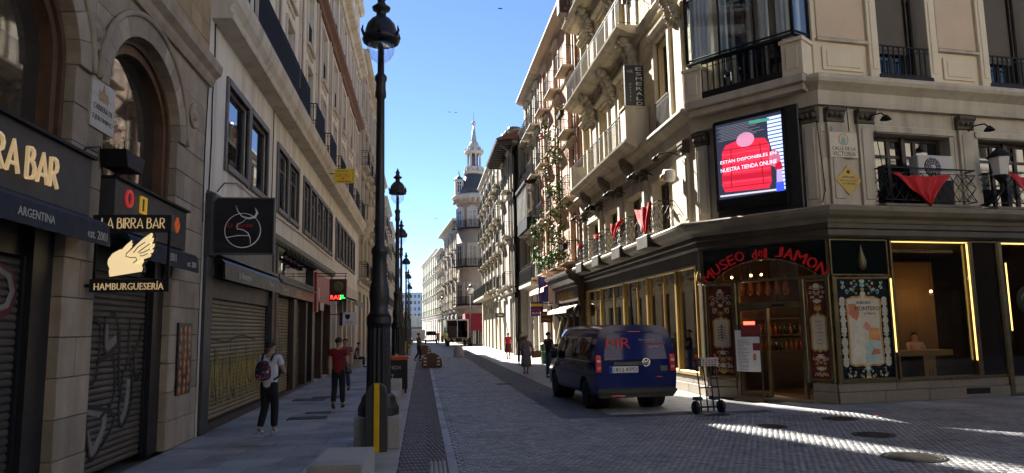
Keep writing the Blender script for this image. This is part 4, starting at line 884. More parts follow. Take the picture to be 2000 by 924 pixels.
ring('shop_fascia', [(-.1, 3.86), (.10, 3.86), (.16, 3.92), (.16, 4.05), (.22, 4.08), (.22, 4.2), (-.1, 4.2)], FASC)
ring('ledge_cornice', [(-.2, 4.2), (.26, 4.2), (.34, 4.28), (.50, 4.34), (.62, 4.44), (.64, 4.52), (.60, 4.56), (-.2, 4.62)], M('ledge_bronze_stone', (.26, .225, .165), (.19, .165, .12), 2, .55, streak=.4))
# chamfer: header, tile panels, door
def glass_panel(F, a0, a1, z0, z1, name='black_panel', mat=None):
    o = jbox(name, F, mat or BGLASS, (a0, a1, -.1, .0, z0, z1)); m = MB(); t = .035
    m.box(F, a0, a0+t, -.05, .04, z0, z1); m.box(F, a1-t, a1, -.05, .04, z0, z1); m.box(F, a0+t, a1-t, -.05, .04, z0, z0+t); m.box(F, a0+t, a1-t, -.05, .04, z1-t, z1); ob('panel_frame', m, BRONZE, o, bev=.006); return o
glass_panel(RF, -18.73, -18.42, 2.92, 3.5); hm = MB(); hm.lathe(RF.p(-18.58, .03, 3.2), [(.001, -.2), (.07, -.14), (.085, -.05), (.04, .1), (.015, .2), (.001, .22)], 10); ob('gilded_ham', hm, OCHT, jb)
# header with a flat arch of clear glass below
c0, zc, RA = CL/2+.02, 1.30, 2.35
m = MB(); poly = [(.03, 3.84), (.03, 3.0)]+[(c0+RA*.93*math.sin(t), zc+RA*.93*math.cos(t)) for t in [(-.70+1.4*i/20) for i in range(21)]]+[(CL-.03, 3.0), (CL-.03, 3.84)]
poly = [(min(max(a, .03), CL-.03), z) for a, z in poly]
m = MB()
for (a, z), (a2, z2) in zip(poly[1:-1], poly[2:-1]): m.add([CF.p(a, -.01, z), CF.p(a2, -.01, z2), CF.p(a2, -.01, 3.84), CF.p(a, -.01, 3.84)], [(0, 1, 2, 3)])
hd = ob('header_panel', m, BGLASS, jb); jbox('panel_frame', CF, BRONZE, (.0, .04, -.1, .05, 2.95, 3.86), (CL-.04, CL, -.1, .05, 2.95, 3.86), (.04, CL-.04, -.1, .05, 3.83, 3.86), parent=hd)
m = MB()
for k in range(16):
    t0, t1 = -.66+1.32*k/16, -.66+1.32*(k+1)/16; r = RA*.93; m.tube([CF.p(c0+r*math.sin(t0), .01, zc+r*math.cos(t0)), CF.p(c0+r*math.sin(t1), .01, zc+r*math.cos(t1))], .018, 5)
ob('arch_trim', m, BRONZE, hd)
sg = thing('museum_sign', 'arched red lettering MUSEO del JAMON over the corner entrance', 'shop sign', CF.p(CL/2, 0, 3.2))
WD = [('M', .29), ('U', .24), ('S', .20), ('E', .20), ('O', .25), (' ', .15), ('d', .13), ('e', .13), ('l', .07), (' ', .15), ('J', .2), ('A', .24), ('M', .29), ('O', .25), ('N', .26)]
tot = sum(x[1] for x in WD)+.035*len(WD); u = -tot/2
for ch_, wd in WD:
    th = (u+wd/2)/RA
    if ch_ != ' ':
        hgt = .26 if ch_.isupper() else (.24 if ch_ in 'dl' else .17); rr = RA-(0 if ch_.isupper() else .04)
        text('letter', ch_, CF, c0+rr*math.sin(th), zc+.02+rr*math.cos(th), hgt, REDL, sg, .0, wd*.98, 'c', .05, rot=-th)
    u += wd+.035
def ornament(parent, F, ca, cz, w_, h_, mats, seed, d=.012):
    rg = random.Random(seed); mbs = [MB() for _ in mats]
    for k in range(15):
        x, z = rg.uniform(.06, .48)*w_, rg.uniform(-.46, .46)*h_; r = rg.uniform(.06, .14)*min(w_, h_*1.2); turn = rg.choice((-1, 1)); ph = rg.uniform(0, 6)
        for sx in (-1, 1):
            P = [(ca+sx*(x*.9+r*(1-i/13)*math.cos(ph+turn*i*.55)), cz+z*.9+r*(1-i/13)*math.sin(ph+turn*i*.55)) for i in range(12)]
            mbs[k % len(mats)].ribbon(F, P, .017, d+.0008*k, 0, .003)
    for k in range(4):
        z = (k/3-.5)*h_*.8; r = rg.uniform(.03, .06)
        mbs[(k+1) % len(mats)].prism(F, [(ca+r*1.3*math.cos(q*PI/5), cz+z+r*math.sin(q*PI/5)) for q in range(10)], d+.008, d+.012)
    for mb_, mt in zip(mbs, mats):
        if mb_.v: ob('scroll_ornament', mb_, mt, parent, kind='stuff')
def tile_panel(F, a0, a1, z0, z1, ground, inner, label, seed, mats):
    t = thing('tile_panel', label, 'tile panel', F.p((a0+a1)/2, 0, z0)); m = MB(); e = .05
    m.box(F, a0, a0+e, -.05, .06, z0, z1); m.box(F, a1-e, a1, -.05, .06, z0, z1); m.box(F, a0+e, a1-e, -.05, .06, z0, z0+e); m.box(F, a0+e, a1-e, -.05, .06, z1-e, z1); ob('frame', m, BRONZE, t, bev=.012)
    W_, H_ = a1-a0-2*e, z1-z0-2*e; nx = max(2, round(W_/.24)); nz = round(H_/.24); tm_ = None
    for i in range(nx):
        for j in range(nz):
            x, z = a0+e+W_*i/nx, z0+e+H_*j/nz
            if tm_ is None: L0 = Fr((0, 0, 0), (1, 0, 0)); mm = MB(); mm.box(L0, .001, W_/nx-.001, -.03, .0, .001, H_/nz-.001); tm_ = mm.mesh('tile', ground)
            put('tile', tm_, t, F.mat(x, .01, z))
    ca = (a0+a1)/2; iz0, iz1, iw = inner; bw = iw/2; bz = (iz1-iz0)
    sh = [(ca-bw, iz0+.05), (ca-bw*.7, iz0), (ca-bw*.3, iz0+.02), (ca, iz0-.03), (ca+bw*.3, iz0+.02), (ca+bw*.7, iz0), (ca+bw, iz0+.05), (ca+bw*.94, (iz0+iz1)/2), (ca+bw, iz1-.06), (ca+bw*.6, iz1), (ca+bw*.3, iz1-.01), (ca, iz1+.05), (ca-bw*.3, iz1-.01), (ca-bw*.6, iz1), (ca-bw, iz1-.06), (ca-bw*.94, (iz0+iz1)/2)]
    m = MB(); m.prism(F, sh, .008, .013); ob('cartouche', m, CREAMTILE, t)
    m = MB(); m.ribbon(F, sh+sh[:1], .045, .02, 0, .006); ob('cartouche_border', m, OCHT, t)
    ornament(t, F, ca, (iz1+z1-e)/2+.02, W_*.86, (z1-iz1)*.8, mats, seed); ornament(t, F, ca, (iz0+z0+e)/2-.02, W_*.86, (iz0-z0)*.8, mats, seed+1)
    return t, ca
tA, ca = tile_panel(CF, .10, .86, .52, 2.90, TILER, (1.28, 2.02, .46), 'tall oxblood tiled panel with cream cartouche left of the entrance door', 3, [PALET, OCHT])
m = MB()
for q in range(5): m.ribbon(CF, [(ca-.12, 1.50+q*.07), (ca, 1.54+q*.07), (ca+.12, 1.50+q*.07)], .015, .02, 0, .004)
m.prism(CF, [(ca-.03, 1.8), (ca+.03, 1.8), (ca, 1.88)], .013, .018); m.ribbon(CF, [(ca, 1.45), (ca, 1.8)], .016, .022, 0, .004); ob('crest', m, DWOOD, tA)
tB, ca = tile_panel(CF, 2.72, CL-.06, .52, 2.90, TILER, (1.22, 2.05, .36), 'tall oxblood tiled panel listing tapas text right of the entrance door', 8, [PALET, OCHT])
for q, s_ in enumerate(('MUSEO', 'DEL JAMÓN', 'Tapas', 'Raciones', 'Jamones', 'Quesos', 'Vinos')): text('lettering', s_, CF, ca, 1.90-q*.085, .035, DWOOD, tB, .015, ext=.002)
for k, (a0, a1) in enumerate(((0, .1), (.86, .96), (2.62, 2.72), (CL-.06, CL))): jbox('bronze_pilaster', CF, BRONZE, (a0, a1, -.15, .09, .47, 2.93), bev=.015)
jbox('transom_bar', CF, BRONZE, (.96, 2.62, -.15, .05, 2.26, 2.40), (.0, CL, -.08, .06, 2.93, 3.0), bev=.01)
o = jbox('transom_window', CF, BRONZE, (.96, 1.0, -.1, .02, 2.4, 2.93), (2.58, 2.62, -.1, .02, 2.4, 2.93)); m = MB(); m.box(CF, 1.0, 2.58, -.05, -.04, 2.4, 3.45); ob('pane', m, SHOPG, o)
m = MB(); m.box(CF, .96, 1.02, -.12, .02, .08, 2.26); m.box(CF, 1.68, 1.74, -.12, .02, .08, 2.26); m.box(CF, 1.02, 1.68, -.12, .02, .08, .2); m.box(CF, 1.02, 1.68, -.12, .02, 2.2, 2.26); o = ob('door', m, BRONZE, jb, bev=.008); m = MB(); m.box(CF, 1.02, 1.68, -.06, -.05, .2, 2.2); ob('pane', m, SHOPG, o)
jbox('door_sensor', CF, IRON, (1.9, 2.2, .05, .09, 2.30, 2.34)); jbox('door_jamb', CF, BRONZE, (2.56, 2.62, -.12, .02, .08, 2.26))
# cross street face: panels and windows
def S(px, py=600): return sp(DF, px, py)[0]
q0, q1 = .02, S(1732, 500)
gpn = glass_panel(DF, q0, q1, 2.97, 3.84); hm = MB(); hm.lathe(DF.p((q0+q1)/2+.05, .03, 3.38), [(.001, -.3), (.09, -.22), (.11, -.08), (.05, .14), (.018, .3), (.001, .33)], 10); ob('gilded_ham', hm, M('dull_gilt', (.16, .13, .06), None, rough=.5, metal=.5), gpn)
tC, ca = tile_panel(DF, .08, q1-.02, .52, 2.93, TILEB, (.86, 2.46, .94), 'wide black tiled panel with bright flamenco poster beside the corner door', 21, [TEALT, PALET, OCHT])
for sx in (-1, 1):
    for j in range(7): ornament(tC, DF, ca+sx*.585, .95+j*.23, .17, .2, [PALET], 40+j)
# poster print inside the cartouche
PO = [M('print_'+n, c, c2, 9, .45) for n, c, c2 in (('sea', (.25, .42, .42), (.42, .5, .45)), ('orange', (.62, .32, .10), (.5, .2, .08)), ('dress', (.50, .47, .36), (.62, .56, .45)), ('bloom', (.52, .10, .07), (.42, .2, .09)), ('rose', (.55, .15, .14), (.6, .3, .2)))]
P_ = [(0, [(-.05, .93), (.40, .95), (.40, 1.38), (.1, 1.45), (-.02, 1.3)]), (1, [(.08, 1.46), (.40, 1.42), (.40, 1.72), (.14, 1.75)]), (2, [(-.40, .93), (-.06, .93), (-.02, 1.3), (-.06, 1.65), (-.12, 1.95), (-.22, 1.95), (-.3, 1.6)]), (3, [(-.42, 2.05), (-.2, 1.9), (-.12, 2.1), (-.22, 2.3), (-.42, 2.3)]), (4, [(-.05, 1.75), (.1, 1.66), (.16, 1.78), (.04, 1.9)]), (3, [(.1, 1.10), (.38, 1.12), (.38, 1.22), (.2, 1.26)])]
for k, (mi, pl_) in enumerate(P_): m = MB(); m.prism(DF, [(ca+a, z) for a, z in pl_], .013, .015+.0006*k); ob('poster_print', m, PO[mi], tC)
for a, z, h, s_, mt in ((.0, 2.33, .07, 'AURORA', BLACK), (.10, 2.19, .10, 'MONTERO', DWOOD), (.16, 2.07, .08, 'y Churro', DWOOD), (-.2, 1.78, .1, 'SAL', PO[0])): text('lettering', s_, DF, ca+a, z, h, mt, tC, .019, ext=.002)
wl, wr = S(1745, 600), S(1901, 600)
ledA = (q1-.0, q1+.035)
def led(F, *bx):
    for b in bx: m = MB(); m.box(F, *b); ob('led_strip', m, LED, jb)
jbox('bronze_pilaster', DF, BRONZE, (q1+.05, wl, -.15, .06, .47, 3.84), (0, .08, -.15, .08, .47, 2.95), bev=.015)
led(DF, (q1+.004, q1+.026, .03, .055, 1.15, 2.90), (wl+.02, wr-.02, .0, .03, 3.785, 3.80), (wr-.055, wr-.033, .0, .03, .9, 3.76))
fr = MB(); fr.box(DF, wl, wl+.05, -.12, .04, .47, 3.84); fr.box(DF, wr-.03, wr+.05, -.12, .04, .47, 3.84); fr.box(DF, wl+.05, wr-.03, -.12, .04, .47, .55); fr.box(DF, wl+.05, wr-.03, -.12, .04, 3.81, 3.84); o = ob('window', fr, BRONZE, jb, bev=.008); g = MB(); g.box(DF, wl+.05, wr-.03, -.06, -.05, .55, 3.81); ob('pane', g, SHOPG, o)
m = MB(); m.box(DF, wl+.05, wr-.4, -.1, -.07, 3.55, 3.62); ob('transom_bar', m, BRONZE, o)
w2 = S(1962, 600); glass_panel(DF, wr+.06, w2-.1, .5, 3.84, 'dark_panel', M('smoked_panel', (.014, .011, .008), None, rough=.06, spec=.6)); jbox('bronze_pilaster', DF, BRONZE, (w2-.1, w2, -.15, .06, 0, 3.84), bev=.015)
led(DF, (w2+.05, 8.0, .0, .03, 3.78, 3.805), (w2+.15, w2+.175, .0, .02, 1.6, 3.3))
fr = MB(); fr.box(DF, w2, w2+.05, -.12, .04, 0, 3.84); fr.box(DF, w2+.05, 8.0, -.12, .04, 0, .08); fr.box(DF, w2+.05, 8.0, -.12, .04, 3.81, 3.84); o = ob('window', fr, BRONZE, jb); g = MB(); g.box(DF, w2+.05, 8, -.06, -.05, .08, 3.81); ob('pane', g, SHOPG, o)
m = MB(); m.lathe(DF.p(w2+.75, .0, 2.35), [(.36, 0), (.36, .01), (.001, .012)], 24, axis=DF.n); o2 = ob('round_decal', m, M('dark_green_decal', (.012, .022, .014), None), o); m = MB(); m.ribbon(DF, [(w2+.75+.2*math.cos(k*.4), 2.38+.16*math.sin(k*.4)) for k in range(9)], .03, .02); ob('decal_mark', m, M('gilt_decal', (.22, .19, .08), None), o2); text('lettering', 'HAM BAR', DF, w2+.75, 2.2, .06, MATS['gilt_decal'], o2, .018)
jbox('shop_pier', DF, BRONZE, (8.0, 12.5, -.3, .03, 0, 3.86)); jbox('inner_sill', DF, BRONZE, (.0, wl, -.2, .05, .47, .52))
# interior of the bar
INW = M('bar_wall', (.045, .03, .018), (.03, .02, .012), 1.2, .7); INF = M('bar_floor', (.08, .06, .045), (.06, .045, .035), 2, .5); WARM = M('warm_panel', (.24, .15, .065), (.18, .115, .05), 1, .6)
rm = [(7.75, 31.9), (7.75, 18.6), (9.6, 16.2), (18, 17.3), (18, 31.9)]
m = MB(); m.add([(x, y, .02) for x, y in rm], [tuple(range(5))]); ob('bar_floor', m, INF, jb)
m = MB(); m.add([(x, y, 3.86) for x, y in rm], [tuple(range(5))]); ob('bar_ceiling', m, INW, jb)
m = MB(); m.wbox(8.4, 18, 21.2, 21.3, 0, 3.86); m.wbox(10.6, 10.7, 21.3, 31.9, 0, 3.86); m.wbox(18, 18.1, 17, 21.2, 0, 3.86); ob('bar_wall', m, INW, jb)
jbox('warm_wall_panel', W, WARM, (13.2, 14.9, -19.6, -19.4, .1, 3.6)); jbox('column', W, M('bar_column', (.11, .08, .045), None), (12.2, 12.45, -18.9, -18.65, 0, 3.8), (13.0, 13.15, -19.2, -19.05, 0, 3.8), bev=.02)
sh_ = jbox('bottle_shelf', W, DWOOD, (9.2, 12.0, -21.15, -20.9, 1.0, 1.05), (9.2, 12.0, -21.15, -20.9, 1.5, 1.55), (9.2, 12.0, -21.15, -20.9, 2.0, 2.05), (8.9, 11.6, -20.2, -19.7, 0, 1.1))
for k in range(34):
    x = 9.3+(k % 17)*.16; z = (1.05, 1.55)[k//17]; mm = MB(); mm.lathe((x, 21.0, z), [(.035, 0), (.035, .2), (.012, .26), (.012, .32), (.001, .32)], 7); ob('bottle', mm, random.choice([VC[2], VC[3], GLASS, M('green_bottle', (.02, .06, .02), None, rough=.1)]), sh_)
for k in range(16):
    x, y = (8.6+k*.28, 20.4) if k < 9 else (11.5+(k-9)*.35, 19.9); mm = MB(); mm.lathe((x, y, 3.0), [(.001, -.3), (.09, -.22), (.11, -.1), (.05, .16), (.02, .35), (.006, .36), (.006, .8)], 8); ob('hanging_ham', mm, M('cured_ham', (.20, .075, .035), (.12, .045, .02), 9, .45), jb)
def bulb_light(x, y, z):
    pw = 1.0 if x < 10 else (5 if y < 18.3 else (2.5 if x > 14 else .7))
    l = bpy.data.lights.new('bulb_light', 'POINT'); l.energy = pw; l.color = (1, .55, .22); l.shadow_soft_size = .06; q = bpy.data.objects.new('bulb_light', l); COLL.objects.link(q); q.location = (x, y, z-.09)
for x, y, z in ((11.36, 16.9, 2.61), (9.0, 18.8, 3.2), (9.5, 19.2, 3.25), (8.8, 19.6, 3.2), (12.5, 19.9, 1.75), (12.75, 19.9, 1.72), (12.95, 19.9, 1.76), (14.2, 18.6, 2.7), (9.6, 20.6, 2.4)):
    mm = MB(); mm.ball((x, y, z), .035, 8); o = ob('bulb', mm, BULB, jb); bulb_light(x, y, z); mm = MB(); mm.tube([(x, y, z+.03), (x, y, 3.85)], .006, 4); ob('cord', mm, IRON, o)
mm = MB(); mm.wbox(9.35, 9.75, 20.3, 20.35, 1.78, 1.95); ob('neon_sign', mm, M('red_neon', (.5, .02, .02), None, emit=(1, .05, .03), estr=2), jb)
cn = thing('bar_counter', 'wooden counter inside the bar window with framed bull panel', 'counter', DF.p(wl+1.2, -.5, 0)); jbox('counter_top', DF, WARM, (wl+.1, wr-.42, -.8, -.3, 1.02, 1.16), parent=cn, bev=.01); jbox('counter_leg', DF, WARM, (wl+1.05, wl+1.4, -.75, -.32, .1, 1.02), parent=cn); jbox('counter_front', DF, DWOOD, (wl+.1, wr-.42, -.78, -.7, .1, 1.02), parent=cn)
m = MB(); m.ribbon(DF, [(wl+1.15, .5), (wl+1.2, .65), (wl+1.28, .7), (wl+1.3, .6), (wl+1.22, .5)], .025, -.31); ob('bull_mark', m, DWOOD, cn)
# mezzanine
mzR = [(-y-.95, -y+.95, 4.72, 6.42) for y in (30.5, 27.5, 24.45, 21.35)]
m0, m1 = S(1702, 300), S(1857, 300); n0 = S(1912, 300); mzD = [(m0, m1, 4.72, 6.5), (n0, n0+2.3, 4.72, 6.5)]
m = MB(); wall_mesh(m, RF, -YE, -18.4, 4.56, 7.1, mzR, .45); wall_mesh(m, CF, 0, CL, 4.56, 7.1, [], .4); wall_mesh(m, DF, 0, 12.5, 4.56, 7.1, mzD, .45); ob('wall', m, JSTONE, jb)
for F, os_ in ((RF, mzR), (DF, mzD)):
    for a, b, z0, z1 in os_:
        window(F, a, b, z0, z1, jb, -.38, DWOOD, GLASS, 4 if F is RF else 3, 2, .1)
        jbox('lintel', F, JSTONE, (a-.1, b+.1, -.05, .05, z1+.02, z1+.18), bev=.01)
        jbox('mullion', F, JSTONE if F is RF else DWOOD, ((a+b)/2-.06, (a+b)/2+.06, -.4, -.25, z0, z1))
def capital(F, a, w_, z0, z1, mat=JSTONE):
    m = MB(); m.box(F, a-w_/2, a+w_/2, -.02, .10, 4.62, z0); m.box(F, a-w_*.32, a+w_*.32, .09, .125, 4.8, z0-.12); o = ob('pilaster', m, JSTONE, jb, bev=.01)
    m = MB(); m.profile(F, [(-.02, z0), (.13, z0+.01), (.13, z0+.05), (.11, z0+.08), (.16, z0+.22), (.22, z1-.07), (.22, z1), (-.02, z1)], a-w_*.6, a+w_*.6)
    for k in (-1, 0, 1): m.ball(F.p(a+k*w_*.36, .15, (z0+z1)/2), .075, 7)
    ob('capital', m, M('dark_capital_stone', (.12, .10, .075), (.08, .065, .05), 6, .85, bump=.4), o)
for y in (32.0, 29.0, 25.95, 22.9, 19.1): capital(RF, -y, .36, 6.68, 7.02)
for a in (.38, 1.25, m1+.42): capital(DF, a, .42, 6.68, 7.02)
capital(CF, .2, .36, 6.68, 7.02); capital(CF, CL-.2, .36, 6.68, 7.02)
ashlar(DF, .02, 12.4, 4.62, 7.06, 1.05, .61, jb, JSTONE, d=.02, depth=.06, ops=[(o[0]-.12, o[1]+.12, o[2]-.2, o[3]+.2) for o in mzD], joint=.006)
ring('entablature', [(-.2, 7.08), (.16, 7.08), (.18, 7.2), (.2, 7.42), (.3, 7.50), (.42, 7.58), (.46, 7.66), (.46, 7.72), (.40, 7.78), (-.2, 7.80)], JSTONE)
# balconies of the mezzanine with ironwork
def mez_balcony(F, a0, a1, pr=.42, st=.22):
    m = MB(); m.profile(F, [(0, 4.60), (pr+.06, 4.60), (pr+.08, 4.66), (0, 4.68)], a0-.05, a1+.05); o = ob('balcony', m, PLINTH, jb); r = MB(); railing(r, F, [(a0, 0), (a0, pr), (a1, pr), (a1, 0)], 4.68, 5.55, st, .013, lattice=True); ob('railing', r, IRON, o)
for a, b, _, _ in mzR: mez_balcony(RF, a-.1, b+.1, .5, .16)
for a, b, _, _ in mzD: mez_balcony(DF, a-.05, b+.25, .40, .26)
for y in (30.5, 27.5, 24.45, 21.35): jbox('ledge_block', RF, FASC, (-y-.55, -y+.55, .2, .72, 4.22, 4.62), bev=.02)
def shawl(F, pts_top, apex, d, label, folds=5, sway=.05):
    a0, z0, a1, z1 = pts_top; m = MB(); n, k = 26, 16; P = []
    for j in range(k+1):
        v = j/k
        for i in range(n+1):
            u = i/n; a = a0+(a1-a0)*u; z = z0+(z1-z0)*u; a = a+(apex[0]-a)*v; z = z+(apex[1]-z)*v-.05*math.sin(u*PI)*(1-v)
            P.append(F.p(a+.015*math.sin(v*9), d+sway*math.sin(u*PI*folds+v*3)*(1-v*.5)+.03*v, z+.018*math.sin(u*17+v*11)))
    m.add(P, [(j*(n+1)+i, j*(n+1)+i+1, (j+1)*(n+1)+i+1, (j+1)*(n+1)+i) for j in range(k) for i in range(n)], 0, True)
    o = ob('shawl', m, REDCLOTH, None, fix=False); return tag(o, label, 'shawl')
a0_, z0_ = sp(DF, 1742, 338, .45); a1_, z1_ = sp(DF, 1856, 342, .45); ap = sp(DF, 1815, 402, .45); shawl(DF, (a0_, z0_, a1_, z1_), ap, .46, 'red triangular shawl tied over the balcony by the air conditioner', 7)
a0_, z0_ = sp(DF, 1967, 340, .45); ap = sp(DF, 2025, 402, .45); shawl(DF, (a0_, z0_, a0_+1.75, z0_), ap, .46, 'red shawl on the balcony beside the black wall lantern')
shawl(RF, (-22.5, 5.62, -20.7, 5.62), (-21.3, 4.62), .56, 'large red shawl draped on street balcony nearest the corner screen', 5)
shawl(RF, (-25.5, 5.60, -23.7, 5.60), (-25.1, 5.0), .56, 'smaller red shawl on the second street balcony from the corner', 4)
for k, y in ((0, 30.9), (1, 27.7)): shawl(RF, (-y-.5, 5.58, -y+.5, 5.58), (-y, 5.28), .55, ('short red cloth over the rail of the farthest ham bar balcony', 'short red cloth over the rail of the third balcony from the corner')[k], 4)
# video screen on the chamfer
sc_ = thing('video_screen', 'large lit video screen in black casing above the entrance', 'screen', CF.p(CL/2, .3, 4.7)); a0_, a1_ = sp(CF, 1396, 320, .35)[0], sp(CF, 1534, 320, .35)[0]
m = MB(); m.box(CF, a0_-.04, a1_+.34, -.1, .24, 4.62, 7.2); ob('casing', m, BLACK, sc_, bev=.02); m = MB(); m.box(CF, a0_, a0_+.03, .24, .36, 4.8, 7.12); m.box(CF, a1_-.03, a1_, .24, .36, 4.8, 7.12); m.box(CF, a0_, a1_, .24, .36, 7.09, 7.13); m.box(CF, a0_, a1_, .24, .36, 4.76, 4.80); m.box(CF, a0_+.03, a1_-.03, .24, .28, 4.8, 7.09); ob('bezel', m, IRON, sc_)
def EM(n, c, s): return M(n, tuple(x*.3 for x in c), None, rough=.5, emit=c, estr=s)
x0, x1 = a0_+.04, a1_-.04; w_ = x1-x0
def scr(name, poly, mat, k): m = MB(); m.prism(CF, [(x0+a*w_, 4.82+z*2.26) for a, z in poly], .28, .284+.0015*k); ob(name, m, mat, sc_)
scr('screen_ground', [(0, .12), (1, .12), (1, 1), (0, 1)], EM('screen_black', (.02, .022, .04), .35), 0)
scr('jacket_picture', [(.10, .20), (.76, .17), (.80, .24), (.80, .66), (.74, .74), (.60, .76), (.30, .77), (.14, .74), (.08, .66), (.06, .28)], M('screen_red', (.2, .01, .02), (.1, .005, .01), 6, .5, emit=(.60, .02, .05), estr=.30), 1)
scr('collar_picture', [(.45+.135*math.cos(q*PI/9), .765+.085*math.sin(q*PI/9)) for q in range(18)], EM('screen_pink', (.55, .22, .36), .3), 2)
DKR = EM('screen_deep_red', (.30, .008, .02), .28); LTR = EM('screen_hot_red', (.75, .05, .09), .32)
for q in range(9): scr('quilt_line', [(.08+.004*(q % 3), .245+q*.055), (.79, .225+q*.055), (.79, .235+q*.055), (.08+.004*(q % 3), .255+q*.055)], (DKR, LTR)[q % 2], 2+.1*q)
scr('sleeve_line', [(.22, .70), (.235, .70), (.21, .25), (.195, .25)], DKR, 3); scr('sleeve_line', [(.655, .70), (.67, .70), (.69, .24), (.675, .24)], DKR, 3)
for q in range(10): scr('scan_line', [(.02+.03*(q % 3), .80+q*.018), (.5+.06*(q*7 % 5), .80+q*.018), (.5+.06*(q*7 % 5), .804+q*.018), (.02+.03*(q % 3), .804+q*.018)], EM('screen_dim_grey', (.25, .27, .3), .2), 2)
scr('green_caption', [(.52, .935), (.82, .92), (.82, .955), (.52, .97)], EM('screen_green', (.05, .3, .2), .25), 2)
scr('fist_picture', [(.78, .52), (.84, .60), (.92, .56), (.95, .46), (.88, .38), (.80, .42)], EM('screen_rose', (.45, .12, .2), .3), 2)
scr('hem_picture', [(.06, .33), (.80, .30), (.80, .36), (.06, .39)], EM('screen_dark_red', (.42, .01, .03), .3), 2.5)
scr('ledge_picture', [(.02, .15), (.9, .13), (.9, .15), (.02, .17)], EM('screen_grey', (.5, .5, .6), .3), 2)
for k in range(20): scr('bar_picture', [(.955-.012*min(k, 14), .135+k*.042), (1, .135+k*.042), (1, .165+k*.042), (.955-.012*min(k, 14), .165+k*.042)], EM('screen_white', (.45, .55, 1.), .36), 1)
scr('bottle_picture', [(.86, .12), (.97, .12), (.97, .22), (.86, .22)], EM('screen_blue', (.03, .06, .8), .4), 3); scr('bottle_picture', [(.87, .22), (.96, .22), (.95, .36), (.88, .36)], EM('screen_lilac', (.4, .3, .65), .3), 3); scr('bottle_picture', [(.86, .36), (.97, .36), (.95, .44), (.87, .45)], EM('screen_dark_red', (.42, .01, .03), .3), 3)
for s_, z in (('ESTÁN DISPONIBLES EN', .555), ('NUESTRA TIENDA ONLINE', .455)): text('lettering', s_, CF, x0+.47*w_, 4.82+z*2.26, .105, EM('screen_text', (.8, .8, 1.), .32), sc_, .2895, w_*.84, ext=.002)
# street plaque and golden diamond plaque
pA, pB = sp(DF, 1620, 273), sp(DF, 1664, 321); sp2 = thing('street_plaque', 'square pale street plaque CALLE DE LA VICTORIA on corner pilaster', 'street sign', DF.p(pA[0], .1, 5.8)); a0_, a1_ = .16, .95
m = MB(); m.box(DF, a0_, a1_, .10, .135, 5.80, 6.42); ob('plate', m, CREAMTILE, sp2, bev=.006); c_ = (a0_+a1_)/2
text('lettering', 'CALLE DE LA', DF, c_, 6.02, .085, BLACK, sp2, .136, .66, ext=.003); text('lettering', 'VICTORIA', DF, c_, 5.89, .11, BLACK, sp2, .136, .64, ext=.003)
m = MB(); m.ribbon(DF, [(c_+.13*math.cos(k*PI/12), 6.24+.14*math.sin(k*PI/12)) for k in range(25)], .025, .139); ob('wreath', m, OCHT, sp2); m = MB(); m.prism(DF, [(c_-.06, 6.14), (c_+.06, 6.14), (c_+.05, 6.26), (c_, 6.33), (c_-.05, 6.26)], .136, .14); ob('painted_figure', m, TEALT, sp2)
dp = thing('diamond_plaque', 'golden diamond shaped plaque below the street plaque', 'plaque', DF.p(.6, .1, 4.9)); c_, z_ = .62, 5.25; m = MB(); m.prism(DF, [(c_, z_-.37), (c_+.37, z_), (c_, z_+.37), (c_-.37, z_)], .10, .135); ob('plate', m, M('gold_plaque', (.55, .38, .08), (.48, .32, .06), 5, .45), dp, bev=.01)
for k, s_ in enumerate(('EN ESTE LUGAR', 'ESTUVO EL CAFÉ', 'LA FONTANA')): text('lettering', s_, DF, c_, z_+.07-.08*k, .045, DWOOD, dp, .136, (.32, .46, .36)[k], ext=.003)
m = MB(); m.lathe(DF.p(c_, .136, z_+.2), [(.045, 0), (.045, .006), (.001, .007)], 10, axis=DF.n); ob('crest', m, DWOOD, dp)
# air conditioner behind the rail
ac = thing('air_conditioner', 'white air conditioner unit standing on the shawled balcony', 'air conditioner', DF.p(m1-.75, .1, 5.2)); a0_, a1_ = sp(DF, 1793, 330, .3)[0], sp(DF, 1863, 330, .3)[0]; zt = sp(DF, 1830, 304, .3)[1]; WAC = M('appliance_white', (.55, .54, .5), (.48, .47, .44), 3, .5, streak=.15)
m = MB(); m.box(DF, a0_, a1_, .02, .32, zt-.62, zt); ob('casing', m, WAC, ac, bev=.02); m = MB(); cc = DF.p(a0_+.42, .322, zt-.31); m.lathe(cc, [(.25, -.002), (.25, .006), (.001, .006)], 22, axis=DF.n); ob('fan_recess', m, IRON, ac)
m = MB(); 
for k in range(12): t_ = k*PI/6; m.tube([DF.p(a0_+.42+.05*math.cos(t_), .34, zt-.31+.05*math.sin(t_)), DF.p(a0_+.42+.24*math.cos(t_), .34, zt-.31+.24*math.sin(t_))], .006, 3)
m.lathe(cc+DF.n*.012, [(.07, 0), (.07, .012), (.001, .012)], 12, axis=DF.n)
for r_ in (.12, .17, .22): m.ribbon(DF, [(a0_+.42+r_*math.cos(k*PI/10), zt-.31+r_*math.sin(k*PI/10)) for k in range(21)], .01, .345)
ob('fan_grille', m, WAC, ac); jbox('stand', DF, IRON, (a0_+.1, a1_-.1, .05, .3, 4.68, zt-.62), parent=ac)
